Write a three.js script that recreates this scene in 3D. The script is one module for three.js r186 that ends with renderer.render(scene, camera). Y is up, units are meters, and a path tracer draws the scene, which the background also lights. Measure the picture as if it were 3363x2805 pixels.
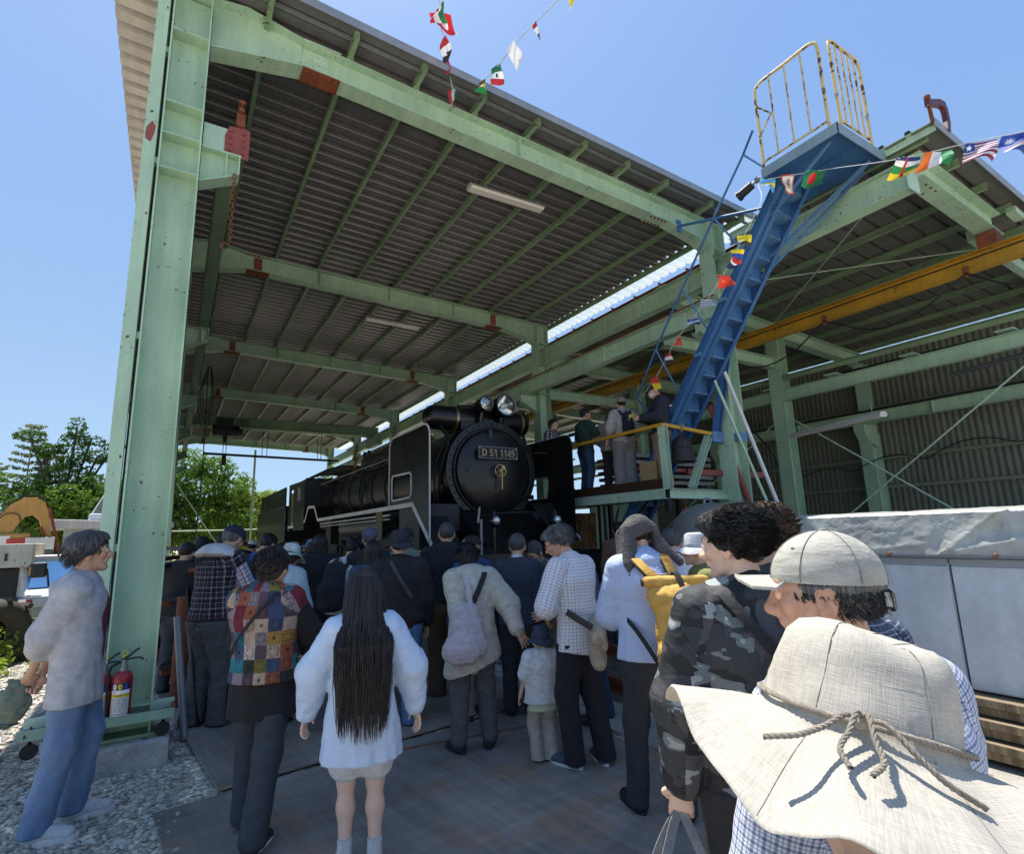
import * as THREE from 'three';
import { mergeGeometries } from 'three/addons/utils/BufferGeometryUtils.js';
import { RoundedBoxGeometry } from 'three/addons/geometries/RoundedBoxGeometry.js';

// ---------------------------------------------------------------- camera, sky, sun, exposure
const R = THREE.MathUtils.degToRad;
const scene = new THREE.Scene();
const camera = new THREE.PerspectiveCamera(75.86, 1024 / 855, 0.05, 600);
camera.position.set(0, 1.66, 0);
camera.rotation.order = 'YXZ';
camera.rotation.set(R(10.86), R(-31.67), R(-1.715));
const SUN = { el: R(68), az: R(3) };                               // azimuth to the right of -z
const sunDir = new THREE.Vector3(Math.sin(SUN.az) * Math.cos(SUN.el), Math.sin(SUN.el), -Math.cos(SUN.az) * Math.cos(SUN.el));
const renderer = new THREE.WebGLRenderer({ antialias: true });
renderer.toneMapping = THREE.LinearToneMapping;
renderer.toneMappingExposure = 2.4;
renderer.shadowMap.enabled = true;
{ // a clear sky: deep blue overhead, paler towards the horizon, a soft glow round the sun
  const w = 512, h = 256, d = new Float32Array(w * h * 4), v = new THREE.Vector3();
  const mix = (a, b, t) => a.map((x, i) => x + (b[i] - x) * t);
  for (let j = 0; j < h; j++) for (let i = 0; i < w; i++) {
    const el = ((j + 0.5) / h - 0.5) * Math.PI, th = ((i + 0.5) / w - 0.5) * 2 * Math.PI;
    v.set(Math.cos(el) * Math.cos(th), Math.sin(el), Math.cos(el) * Math.sin(th));
    const s = Math.max(v.y, 0), t = Math.pow(1 - s, 2.6);
    let c = mix([0.093, 0.172, 0.345], [0.235, 0.335, 0.425], t);
    const g = Math.max(v.dot(sunDir), 0), glow = 0.10 * Math.pow(g, 6) + 0.3 * Math.pow(g, 40);
    c = c.map((x, k) => x + glow * [1.0, 0.95, 0.85][k]);
    if (v.y < 0) c = mix(c, [0.2, 0.185, 0.16], Math.min(1, -v.y * 12));
    d.set([...c, 1], (j * w + i) * 4);
  }
  const t = new THREE.DataTexture(d, w, h, THREE.RGBAFormat, THREE.FloatType);
  t.mapping = THREE.EquirectangularReflectionMapping; t.magFilter = THREE.LinearFilter; t.needsUpdate = true;
  scene.background = t; scene.environment = t; scene.environmentIntensity = 1; scene.backgroundIntensity = 1;
}
const sun = new THREE.DirectionalLight(new THREE.Color(1, 0.955, 0.86), 3.6);
sun.position.copy(sunDir).multiplyScalar(60).add(new THREE.Vector3(5, 0, -12)); sun.target.position.set(5, 0, -12);
sun.castShadow = true; sun.shadow.mapSize.set(2048, 2048);
Object.assign(sun.shadow.camera, { left: -40, right: 40, top: 40, bottom: -40, near: 1, far: 140 });
scene.add(sun, sun.target);

// ---------------------------------------------------------------- helpers
let seed_ = 7;
const rnd = () => { seed_ = (seed_ * 1664525 + 1013904223) >>> 0; return seed_ / 4294967296; };
const rr = (a, b) => a + (b - a) * rnd();
const V = (x, y, z) => new THREE.Vector3(x, y, z);
const lerp = (a, b, t) => a + (b - a) * t, clamp = (x, a = 0, b = 1) => Math.min(b, Math.max(a, x));
const sstep = (a, b, x) => { const t = clamp((x - a) / (b - a)); return t * t * (3 - 2 * t); };
const used = {};
function numbered(n) { const k = used[n] = (used[n] ?? -1) + 1; return k ? n + '_' + String(k).padStart(3, '0') : n; }
function hash(x, y, z = 0) { let h = (x * 374761393 + y * 668265263 + z * 2147483647 + 1013) | 0; h = Math.imul(h ^ (h >>> 13), 1274126177); return ((h ^ (h >>> 16)) >>> 0) / 4294967296; }
function vnoise(x, y, px, py, s = 0) {
  const xi = Math.floor(x), yi = Math.floor(y), fx = x - xi, fy = y - yi, u = fx * fx * (3 - 2 * fx), v = fy * fy * (3 - 2 * fy);
  const H = (a, b) => hash(((a % px) + px) % px, ((b % py) + py) % py, s);
  return lerp(lerp(H(xi, yi), H(xi + 1, yi), u), lerp(H(xi, yi + 1), H(xi + 1, yi + 1), u), v);
}
function fbm(u, v, px, py, oct = 4, s = 0) { let a = 0.5, t = 0, n = 0; for (let o = 0; o < oct; o++) { t += a * vnoise(u * px, v * py, px, py, s + o); n += a; a *= 0.55; px *= 2; py *= 2; } return t / n; }
function n3(x, y, z) { // smooth 3-D noise in -1..1
  const X = Math.floor(x), Y = Math.floor(y), Z = Math.floor(z), f = (t) => t * t * (3 - 2 * t), u = f(x - X), v = f(y - Y), w = f(z - Z);
  const c = (i, j, k) => hash(X + i, Y + j, Z + k);
  return 2 * lerp(lerp(lerp(c(0, 0, 0), c(1, 0, 0), u), lerp(c(0, 1, 0), c(1, 1, 0), u), v), lerp(lerp(c(0, 0, 1), c(1, 0, 1), u), lerp(c(0, 1, 1), c(1, 1, 1), u), v), w) - 1;
}
// a computed texture; fn(u, v) gives sRGB 0..1; size is what one repeat covers in metres
function tex(w, h, fn, size = [1, 1], srgb = true) {
  const d = new Uint8Array(w * h * 4);
  for (let j = 0; j < h; j++) for (let i = 0; i < w; i++) {
    let c = fn(i / w, j / h, i, j); if (typeof c === 'number') c = [c, c, c];
    const k = (j * w + i) * 4; d[k] = clamp(c[0]) * 255; d[k + 1] = clamp(c[1]) * 255; d[k + 2] = clamp(c[2]) * 255; d[k + 3] = 255;
  }
  const t = new THREE.DataTexture(d, w, h); t.wrapS = t.wrapT = THREE.RepeatWrapping; t.magFilter = THREE.LinearFilter; t.minFilter = THREE.LinearMipmapLinearFilter; t.generateMipmaps = true;
  if (srgb) t.colorSpace = THREE.SRGBColorSpace; t.repeat.set(1 / size[0], 1 / size[1]); t.needsUpdate = true; return t;
}
function canvasTex(w, h, draw, srgb = true) {
  const c = document.createElement('canvas'); c.width = w; c.height = h; draw(c.getContext('2d'), w, h);
  const t = new THREE.CanvasTexture(c); if (srgb) t.colorSpace = THREE.SRGBColorSpace; return t;
}
const mat = (o) => { if (Array.isArray(o.color)) o.color = new THREE.Color().setRGB(...o.color); const P = o.transmission || o.clearcoat || o.sheen; return new (P ? THREE.MeshPhysicalMaterial : THREE.MeshStandardMaterial)({ roughness: 0.6, ...o }); };

function boxUV(g) { // texture coordinates in metres from the dominant axis of each face
  if (g.index) g = g.toNonIndexed();
  const p = g.attributes.position, n = g.attributes.normal, uv = new Float32Array(p.count * 2);
  for (let i = 0; i < p.count; i += 3) {
    let nx = 0, ny = 0, nz = 0; for (let k = 0; k < 3; k++) { nx += Math.abs(n.getX(i + k)); ny += Math.abs(n.getY(i + k)); nz += Math.abs(n.getZ(i + k)); }
    for (let k = 0; k < 3; k++) { const x = p.getX(i + k), y = p.getY(i + k), z = p.getZ(i + k), a = (i + k) * 2;
      if (ny > nx && ny > nz) { uv[a] = x; uv[a + 1] = z; } else if (nx > nz) { uv[a] = z; uv[a + 1] = y; } else { uv[a] = x; uv[a + 1] = y; } }
  }
  g.setAttribute('uv', new THREE.BufferAttribute(uv, 2)); return g;
}
function prep(g, keep) {
  if (g.index) g = g.toNonIndexed();
  for (const k of Object.keys(g.attributes)) if (!['position', 'normal', 'uv', 'color'].includes(k)) g.deleteAttribute(k);
  if (!keep || !g.attributes.uv) g = boxUV(g); return g;
}
function geo(list, keep) { list = (Array.isArray(list) ? list.flat(9) : [list]).map((g) => prep(g, keep)); return list.length > 1 ? mergeGeometries(list) : list[0]; }
function mesh(name, g, m, parent, keep) {
  const o = new THREE.Mesh(Array.isArray(g) || !keep ? geo(g, keep) : g, m); o.name = parent ? name : numbered(name); o.castShadow = o.receiveShadow = true; (parent || scene).add(o); return o;
}
function tag(o, label, category, group, kind) { Object.assign(o.userData, label ? { label } : {}, category ? { category } : {}, group ? { group } : {}, kind ? { kind } : {}); return o; }
function thing(name, label, category, pos = [0, 0, 0], turn = 0, group) { const o = new THREE.Group(); o.name = numbered(name); o.position.set(...pos); o.rotation.y = turn; scene.add(o); return tag(o, label, category, group); }
const struct = (name, g, m, keep) => tag(mesh(name, g, m, null, keep), null, null, null, 'structure');
const bx = (w, h, d, x = 0, y = 0, z = 0) => new THREE.BoxGeometry(w, h, d).translate(x, y, z);
const rbx = (w, h, d, x = 0, y = 0, z = 0, r = 0.01, s = 2) => new RoundedBoxGeometry(w, h, d, s, r).translate(x, y, z);
const bb = (x0, x1, y0, y1, z0, z1) => bx(x1 - x0, y1 - y0, z1 - z0, (x0 + x1) / 2, (y0 + y1) / 2, (z0 + z1) / 2);
function frameOf(a, b, up = V(0, 1, 0)) { // matrix: x across, y up-ish, z from a to b, at the middle
  const z = b.clone().sub(a).normalize(); let x = up.clone().cross(z); if (x.lengthSq() < 1e-6) x = V(1, 0, 0).cross(z); x.normalize(); const y = z.clone().cross(x);
  return new THREE.Matrix4().makeBasis(x, y, z).setPosition(a.clone().add(b).multiplyScalar(0.5));
}
const A3 = (p) => (p.isVector3 ? p : V(...p));
const bar = (a, b, w, h, up) => { a = A3(a); b = A3(b); return new THREE.BoxGeometry(w, h, a.distanceTo(b)).applyMatrix4(frameOf(a, b, up && A3(up))); };
const rod = (a, b, r, r2 = r, n = 10) => { a = A3(a); b = A3(b); return new THREE.CylinderGeometry(r2, r, a.distanceTo(b), n).rotateX(Math.PI / 2).applyMatrix4(frameOf(a, b)); };
function hbeam(a, b, w, h, tf = 0.012, tw = 0.009, up) { // steel H section: w across the flanges, h over the web, web plane holds "up"
  a = A3(a); b = A3(b); const L = a.distanceTo(b), m = frameOf(a, b, up && A3(up));
  return [bx(w, tf, L, 0, h / 2 - tf / 2, 0), bx(w, tf, L, 0, -h / 2 + tf / 2, 0), bx(tw, h - 2 * tf, L)].map((g) => g.applyMatrix4(m));
}
function lbeam(a, b, w, h, t = 0.006, up) { a = A3(a); b = A3(b); const L = a.distanceTo(b), m = frameOf(a, b, up && A3(up)); return [bx(w, t, L, 0, h / 2 - t / 2, 0), bx(t, h - t, L, -w / 2 + t / 2, -t / 2, 0)].map((g) => g.applyMatrix4(m)); }
function cbeam(a, b, w, h, t = 0.006, up) { a = A3(a); b = A3(b); const L = a.distanceTo(b), m = frameOf(a, b, up && A3(up)); return [bx(w, t, L, 0, h / 2 - t / 2, 0), bx(w, t, L, 0, -h / 2 + t / 2, 0), bx(t, h - 2 * t, L, -w / 2 + t / 2, 0, 0)].map((g) => g.applyMatrix4(m)); }
const tube = (pts, r, n = 24, k = 6) => new THREE.TubeGeometry(new THREE.CatmullRomCurve3(pts.map(A3)), n, r, k);
const poly = (pts, r, k = 8) => pts.slice(1).map((p, i) => rod(pts[i], p, r, r, k));
const lathe = (pts, n = 32) => new THREE.LatheGeometry(pts.map((p) => new THREE.Vector2(...p)), n);
const ext = (pts, depth, bevel = 0, holes = []) => { const s = new THREE.Shape(pts.map((p) => new THREE.Vector2(...p))); for (const h of holes) s.holes.push(new THREE.Path(h.map((p) => new THREE.Vector2(...p)))); return new THREE.ExtrudeGeometry(s, { depth, bevelEnabled: bevel > 0, bevelSize: bevel, bevelThickness: bevel, bevelSegments: 2, steps: 1 }); };
const sph = (r, x, y, z, n = 14) => new THREE.SphereGeometry(r, n, Math.max(6, n * 0.7 | 0)).translate(x, y, z);
const bolt = (p, r = 0.014, h = 0.014, n = V(0, 0, 1)) => rod(A3(p), A3(p).clone().add(n.clone().multiplyScalar(h)), r, r, 6);

// ---------------------------------------------------------------- materials
const grime = tex(512, 512, (u, v) => { const a = fbm(u, v, 3, 3, 5, 1), b = fbm(u, v, 24, 2, 3, 9), c = fbm(u, v, 60, 60, 2, 4); return 0.80 + 0.20 * a + 0.12 * (b - 0.5) + 0.06 * (c - 0.5); }, [2.4, 2.4]);
const paintMap = tex(1024, 1024, (u, v) => { // paint with streaks, chalking and small rust spots
  const a = fbm(u, v, 4, 4, 5, 11), st = fbm(u, v, 40, 3, 3, 15), sp = fbm(u, v, 70, 70, 3, 21), big = fbm(u, v, 5, 5, 3, 25);
  let c = [0.86 + 0.2 * (a - 0.5) + 0.1 * (st - 0.5), 0.87 + 0.18 * (a - 0.5) + 0.09 * (st - 0.5), 0.86 + 0.17 * (a - 0.5) + 0.08 * (st - 0.5)];
  const r = sstep(0.79, 0.86, sp + 0.26 * (big - 0.5)); if (r > 0) c = [lerp(c[0], 0.40, r), lerp(c[1], 0.20, r), lerp(c[2], 0.13, r)]; return c;
}, [2.2, 2.2]);
const bumpFine = tex(256, 256, (u, v) => fbm(u, v, 32, 32, 3, 31), [0.35, 0.35], false);
const rustMap = tex(512, 512, (u, v) => { const a = fbm(u, v, 8, 8, 5, 41), b = fbm(u, v, 30, 30, 3, 43); return [0.36 + 0.28 * a, 0.20 + 0.18 * a * b + 0.06 * b, 0.13 + 0.10 * b]; }, [0.9, 0.9]);
const M = {};
M.green = mat({ color: [0.56, 0.77, 0.56], map: paintMap, roughness: 0.55, bumpMap: bumpFine, bumpScale: 0.0006 });
M.greenShaded = mat({ color: [0.32, 0.45, 0.27], map: paintMap, roughness: 0.6 });  // same green paint, darkened to hold the shade under the roof
M.greenPale = mat({ color: [0.6, 0.8, 0.62], map: paintMap, roughness: 0.5 });
M.rust = mat({ color: [0.95, 0.95, 0.95], map: rustMap, roughness: 0.9 });
M.redPrimer = mat({ color: [0.36, 0.09, 0.075], map: grime, roughness: 0.75 });
M.roofDark = mat({ color: [0.215, 0.205, 0.205], map: grime, roughness: 0.36, metalness: 0.2 });
M.lip = mat({ color: [0.62, 0.6, 0.55], map: grime, roughness: 0.4, metalness: 0.2 });  // pale tone painting the light that the roof ribs catch
M.roofSide = mat({ color: [0.2, 0.195, 0.17], map: grime, roughness: 0.55, metalness: 0.1 });
M.roofTop = mat({ color: [0.42, 0.43, 0.44], map: grime, roughness: 0.5, metalness: 0.4 });
M.eaveBounceLit = mat({ color: [0.56, 0.53, 0.47], map: grime, roughness: 0.7 });  // overhang sheet colour, made paler partly for light bounced off sunlit ground
M.skylight = mat({ color: [0.85, 0.9, 0.92], transmission: 0.55, roughness: 1, thickness: 0, side: THREE.DoubleSide });
M.darkSteel = mat({ color: [0.03, 0.03, 0.032], map: grime, roughness: 0.55, metalness: 0.3 });
M.greySteel = mat({ color: [0.30, 0.31, 0.32], map: grime, roughness: 0.5, metalness: 0.4 });
M.white = mat({ color: [0.75, 0.75, 0.73], map: grime, roughness: 0.5 });
M.blue = mat({ color: [0.06, 0.19, 0.46], map: paintMap, roughness: 0.5 });
M.blueLight = mat({ color: [0.15, 0.31, 0.58], map: paintMap, roughness: 0.5 });
M.yellow = mat({ color: [0.72, 0.38, 0.03], map: paintMap, roughness: 0.55 });
M.gate = mat({ color: [0.68, 0.52, 0.22], map: tex(512, 512, (u, v) => { const a = fbm(u, v, 6, 6, 4, 51), r = sstep(0.56, 0.64, fbm(u, v, 14, 14, 4, 53)); const c = [0.9 + 0.1 * a, 0.9 + 0.1 * a, 0.88 + 0.1 * a]; return [lerp(c[0], 0.42, r), lerp(c[1], 0.26, r), lerp(c[2], 0.26, r)]; }, [1, 1]), roughness: 0.6 });
M.black = mat({ color: [0.012, 0.012, 0.013], roughness: 0.5 });
M.rubber = mat({ color: [0.018, 0.018, 0.018], roughness: 0.85 });
M.glass = mat({ color: [0.9, 0.95, 0.95], transmission: 1, thickness: 0, roughness: 0.03 });

// ribbed sheet running along x, its ribs stacked towards -z; y is a function of x, prof the outline of one rib
function ribSheet(x0, x1, n, prof, yb, t = 0.004) {
  const P = prof[prof.length - 1][0], pts = []; for (let k = 0; k < n; k++) for (let i = 0; i + 1 < prof.length; i++) pts.push([k * P + prof[i][0], prof[i][1]]); pts.push([n * P, prof[prof.length - 1][1]]);
  const pos = [], q = (a, b, c, d) => pos.push(...a, ...b, ...c, ...a, ...c, ...d);
  for (let i = 0; i + 1 < pts.length; i++) { const [z0, h0] = pts[i], [z1, h1] = pts[i + 1];
    q([x0, yb(x0) + h0, -z0], [x1, yb(x1) + h0, -z0], [x1, yb(x1) + h1, -z1], [x0, yb(x0) + h1, -z1]);
    q([x0, yb(x0) + h0 + t, -z0], [x0, yb(x0) + h1 + t, -z1], [x1, yb(x1) + h1 + t, -z1], [x1, yb(x1) + h0 + t, -z0]); }
  const z1 = -n * P; q([x0, yb(x0), 0], [x0, yb(x0) + t, 0], [x1, yb(x1) + t, 0], [x1, yb(x1), 0]); q([x1, yb(x1), z1], [x1, yb(x1) + t, z1], [x0, yb(x0) + t, z1], [x0, yb(x0), z1]);
  const g = new THREE.BufferGeometry(); g.setAttribute('position', new THREE.Float32BufferAttribute(pos, 3)); g.computeVertexNormals(); return boxUV(g);
}
const place = (name, g, m, parent, pos) => { const s = new THREE.Mesh(g, m); s.name = name; s.position.set(...pos); s.castShadow = s.receiveShadow = true; parent.add(s); return s; };
const stuff = (o) => { o.userData.kind = 'stuff'; return o; };
// ---------------------------------------------------------------- engine shed: portal frames, purlins, ribbed roof
const FZ = [-5.6, -10.9, -16.2, -21.7, -27.2, -32.7], RS = -0.036;
const topY = (x) => 7.095 + RS * x;                                // top of the roof beams
const shed = thing('engine_shed', 'tall open green steel shed with a dark ribbed roof over the steam locomotive', 'shed');
{
  const gcol = (z, first) => {
    const L = V(-0.195, 0, z), T = V(-0.195, 7.07, z), gm = M.green;
    const c = mesh('column', hbeam(L, T, 0.3, 0.33, 0.014, 0.01, V(1, 0, 0)), gm, shed);
    for (const y of [0.42, 5.06, 5.42, 5.76, 6.56]) mesh('stiffener', [bb(-0.345, -0.045, y - 0.006, y + 0.006, z + 0.006, z + 0.146)], gm, c);
    mesh('base_plate', bb(-0.42, 0.03, 0.2, 0.222, z - 0.2, z + 0.2), M.greenShaded, c);
    const rc = mesh('column', hbeam(V(7.62, 0, z), V(7.62, 6.8, z), 0.3, 0.32, 0.014, 0.01, V(1, 0, 0)), gm, shed);
    for (const y of [5.0, 5.4, 5.74, 6.3]) mesh('stiffener', [bb(7.475, 7.765, y - 0.006, y + 0.006, z + 0.006, z + 0.146)], gm, rc);
    // crane brackets
    const web = (s, x0, x1, yb) => ext([[x0, 5.42], [x1, 5.42], [x1, yb + 0.17], [x0, yb]], 0.012).translate(0, 0, z - 0.006);
    const b1 = mesh('crane_bracket', [web(1, -0.025, 0.3, 5.05), bb(-0.025, 0.32, 5.42, 5.434, z - 0.09, z + 0.09), bar([-0.025, 5.05, z], [0.31, 5.225, z], 0.18, 0.012), bb(0.3, 0.312, 5.22, 5.42, z - 0.09, z + 0.09), bb(0.19, 0.202, 5.15, 5.42, z - 0.08, z + 0.08)], gm, shed);
    mesh('crane_bracket', [ext([[7.46, 4.93], [7.0, 4.93], [7.0, 4.75], [7.46, 4.5]], 0.012).translate(0, 0, z - 0.006), bb(6.99, 7.46, 4.93, 4.944, z - 0.09, z + 0.09), bar([7.46, 4.5, z], [7.0, 4.745, z], 0.18, 0.012)], gm, shed);
    // roof beam with deeper knees at both ends
    const y0 = (x) => topY(x) - 0.33;
    const pl = (pts) => ext(pts, 0.01).translate(0, 0, z - 0.005);
    const fl = (pts, w) => pts.slice(1).map((p, i) => bar([pts[i][0], pts[i][1], z], [p[0] + 0.004, p[1], z], w, 0.013));
    const kneeB = [[-0.025, 6.55], [0.3, 6.62], [0.85, y0(0.85)]], kneeT = [[-0.36, 7.085], [-0.03, 7.11], [0.28, 7.17], [0.85, topY(0.85)]];
    mesh('knee', [pl([...kneeB, ...kneeT.slice().reverse().slice(0, 3), [-0.025, 7.1]]), fl(kneeB, 0.22), fl(kneeT, 0.22)], gm, shed);
    const knR = [[7.46, 6.3], [7.15, 6.42], [6.45, y0(6.45)]], kTR = [[7.78, topY(7.6) - 0.02], [7.2, topY(7.2) - 0.01], [6.45, topY(6.45)]];
    mesh('knee', [pl([...knR, [6.45, topY(6.45)], [7.2, topY(7.2)], [7.46, 6.8]]), fl(knR, 0.22), fl(kTR, 0.22)], gm, shed);
    const A = V(0.85, topY(0.85) - 0.165, z), B = V(6.45, topY(6.45) - 0.165, z);
    const bm = mesh('roof_beam', hbeam(A, B, 0.22, 0.33, 0.013, 0.009), gm, shed);
    for (const x of [2.2, 3.67, 5.2]) if (x === 3.67 || !first) mesh('stiffener', bb(x - 0.006, x + 0.006, y0(x) + 0.014, topY(x) - 0.014, z + 0.005, z + 0.1), gm, bm);
    for (const x of [1.05, 6.27]) { // bolted splices
      const sm = first ? (x < 2 ? M.greenPale : M.green) : M.redPrimer, under = first && x > 2 ? M.green : M.rust;
      const s = mesh('splice_plate', bb(x - 0.075, x + 0.075, y0(x) + 0.03, topY(x) - 0.03, z + 0.005, z + 0.017), sm, shed), bs = [];
      for (const dx of [-0.04, 0.04]) for (const dy of [0.07, 0.165, 0.26]) bs.push(bolt([x + dx, y0(x) + dy, z + 0.017], 0.016, 0.015));
      stuff(mesh('bolts', bs, sm, s));
      const u = mesh('splice_plate', bb(x - 0.2, x + 0.2, -0.014, -0.002, z - 0.11, z + 0.115).translate(0, y0(x) - 0.007, 0), under, shed), bu = [];
      for (let i = 0; i < 5; i++) for (const dz of [-0.075, 0.075]) bu.push(bolt([x - 0.155 + i * 0.0775, y0(x) - 0.02, z + dz], 0.017, 0.022, V(0, -1, 0)));
      stuff(mesh('bolts', bu, M.rust, u));
      const t = mesh('splice_plate', bb(x - 0.2, x + 0.2, topY(x) + 0.006, topY(x) + 0.018, z - 0.11, z + 0.115), sm, shed), bt = [];
      for (let i = 0; i < 5; i++) bt.push(bolt([x - 0.155 + i * 0.0775, topY(x) - 0.013, z + 0.085], 0.017, 0.018, V(0, -1, 0)));
      stuff(mesh('bolts', bt, sm, t));
    }
  };
  FZ.forEach((z, i) => gcol(z, i === 0));
  // edge channel beside the first column and its dark gap
  mesh('edge_channel', cbeam(V(-0.437, 0.2, -5.52), V(-0.437, 7.3, -5.52), 0.1, 0.1, 0.006, V(0, 0, 1)).map((g) => g), M.green, shed);
  mesh('gap_strip', bb(-0.386, -0.362, 0.2, 7.05, -5.66, -5.6), M.black, shed);
  for (const y of [1.6, 3.4, 5.1, 6.3]) mesh('spacer', bb(-0.388, -0.36, y, y + 0.06, -5.56, -5.5), M.greenPale, shed);
  mesh('paint_scar', ext([[-0.47, 5.3], [-0.43, 5.28], [-0.41, 5.36], [-0.4, 5.45], [-0.43, 5.5], [-0.47, 5.42], [-0.475, 5.36]], 0.002).translate(0, 0, -5.4695), M.redPrimer, shed);
  // purlins
  const PX = [-0.35, 0.48, 1.35, 2.15, 2.95, 3.76, 4.56, 5.36, 6.16, 7.2, 8.0];
  for (const x of PX) { const y = topY(x) + 0.052; mesh('purlin', [...cbeam(V(x, y, -5.18), V(x, y, -32.95), 0.05, 0.1, 0.005)], x < 8 && x > 7 ? M.greenShaded : M.greenShaded, shed); }  // purlin shade is put into the darker green
  for (const x of PX) mesh('purlin_cleat', [bb(x + 0.026, x + 0.034, topY(x) + 0.0, topY(x) + 0.12, -5.58, -5.46), bb(x - 0.03, x + 0.03, topY(x) + 0.012, topY(x) + 0.02, -5.58, -5.46)], M.green, shed);
  // ribbed roof: each sheet is four ribs wide; ribs run across the purlins
  const P = 0.225, prof = [[0, 0], [0.13, 0], [0.15, 0.06], [0.205, 0.06], [0.225, 0]], ribGeo = (x0, x1, n, dy) => ribSheet(x0, x1, n, prof, (x) => topY(x) + 0.106 + dy);
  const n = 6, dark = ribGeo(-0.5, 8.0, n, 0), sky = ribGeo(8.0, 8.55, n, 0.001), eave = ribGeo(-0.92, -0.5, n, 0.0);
  const fy = (x, d) => topY(x) + 0.106 + d;
  const ribLightG = geo([...Array(n)].map((_, k) => [bar([-0.48, topY(-0.48) + 0.106, -k * P - 0.001], [7.99, topY(7.99) + 0.106, -k * P - 0.001], 0.004, 0.016)]).flat().map((g) => g.translate(0, -0.007, 0)));  // added thin strips, drawn as bright lines for the lit rib faces
  for (let z = -5.14; z > -33; z -= n * P) { if (z < -5.2) { const sh = place('rib_highlights', ribLightG, M.lip, shed, [0, 0, z]); stuff(sh); } for (const [nm, g, m] of [['roof_sheet', dark, M.roofDark], ['skylight_sheet', sky, M.skylight], ['lit_eave_sheet', eave, M.eaveBounceLit]]) place(nm, g, m, shed, [0, 0, z]); }
  mesh('eave_flashing', [bar([-0.92, fy(-0.92, 0.035), -5.135], [8.55, fy(8.55, 0.035), -5.135], 0.006, 0.1), bar([-0.92, fy(-0.92, 0.085), -5.18], [8.55, fy(8.55, 0.085), -5.18], 0.1, 0.006)], M.roofTop, shed);
  mesh('eave_trim', bar([-0.5, fy(-0.5, -0.02), -5.3], [8.5, fy(8.5, -0.02), -5.3], 0.04, 0.03), M.greySteel, shed);
  mesh('gutter', [...cbeam(V(8.62, 6.73, -5.1), V(8.62, 6.73, -33), 0.14, 0.12, 0.005)], M.redPrimer, shed);
  for (let z = -5.4; z > -22; z -= 0.75) mesh('gutter_bracket', [bb(8.5, 8.7, 6.8, 6.815, z - 0.02, z + 0.02), bb(8.535, 8.55, 6.62, 6.8, z - 0.02, z + 0.02)], M.rust, shed);
  // left side cladding high up, running back between the frames
  const side = []; for (let z = -5.75; z > -33; z -= 0.2) side.push(bb(-0.48, -0.455, 3.0, 7.05, z - 0.14, z), bb(-0.455, -0.44, 3.0, 7.05, z - 0.2, z - 0.14));
  mesh('side_cladding', side, M.roofDark, shed);
  for (const y of [3.05, 4.3, 5.6]) mesh('girt', cbeam(V(-0.41, y, -5.7), V(-0.41, y, -32.8), 0.06, 0.1, 0.005), M.greenShaded, shed);
  // crane runways
  mesh('crane_runway', [...hbeam(V(0.22, 5.605, -5.75), V(0.22, 5.605, -32.8), 0.16, 0.34), bb(0.195, 0.245, 5.775, 5.84, -32.8, -5.75)], M.greenShaded, shed);
  mesh('crane_runway', [...hbeam(V(7.2, 5.11, -5.3), V(7.2, 5.11, -32.8), 0.18, 0.33), ...[-8, -13.5, -19].map((z) => bb(7.12, 7.28, 4.96, 5.27, z - 0.006, z + 0.006))], M.green, shed);
  mesh('crane_rail', bb(7.17, 7.23, 5.277, 5.34, -32.8, -5.35), M.rust, shed);
  const rt = mesh('runway_end_plate', [bb(-0.02, 0.19, 5.44, 5.74, -5.6, -5.585)], M.greenPale, shed);
  mesh('red_joint_plate', [ext([[0.17, 5.44], [0.385, 5.44], [0.39, 5.77], [0.34, 5.79], [0.2, 5.77], [0.165, 5.66]], 0.014).translate(0, 0, -5.585)], M.redPrimer, shed);
  stuff(mesh('bolts', [0.215, 0.33].map((x) => [5.5, 5.575, 5.65, 5.72].map((y) => bolt([x, y, -5.571], 0.018, 0.016))).flat(), M.redPrimer, rt));
  mesh('rail_stop', [bb(0.255, 0.335, 5.79, 5.93, -5.62, -5.54), bb(0.27, 0.32, 5.93, 5.965, -5.62, -5.5), bb(0.29, 0.3, 5.965, 6.02, -5.62, -5.5), bb(0.265, 0.325, 6.02, 6.05, -5.62, -5.5)], M.rust, shed);
  // eave beam between the two roofs and bracing at the far end
  mesh('eave_beam', hbeam(V(7.65, 5.94, -2.62), V(7.65, 5.94, -32.8), 0.2, 0.38), M.green, shed);
  mesh('beam_end_plate', bb(7.5, 7.8, 5.72, 6.16, -2.615, -2.6), M.greenPale, shed);
  for (const [a, b] of [[[-0.1, 5.0, -27.2], [0, 0.3, -32.7]], [[0, 4.6, -32.6], [2.7, 0.5, -32.6]], [[4.6, 0.4, -32.6], [7.5, 4.8, -32.6]]]) mesh('brace', rod(a, b, 0.02), M.greenPale, shed);
  mesh('tie_bar', rod([0, 2.2, -32.7], [7.6, 2.2, -32.7], 0.035), M.greenPale, shed);
  mesh('end_post', bb(3.55, 3.65, 0, 6.5, -32.75, -32.65), M.green, shed);
  mesh('end_rail', bar([0.9, 5.35, -26.6], [6.6, 5.25, -26.6], 0.06, 0.1), M.darkSteel, shed);
  for (const x of [3.2, 3.4, 5.6, 5.75]) mesh('hanger_rod', rod([x, 5.3, -26.6], [x, 6.7, -26.6], 0.015), M.darkSteel, shed);
}
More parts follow.
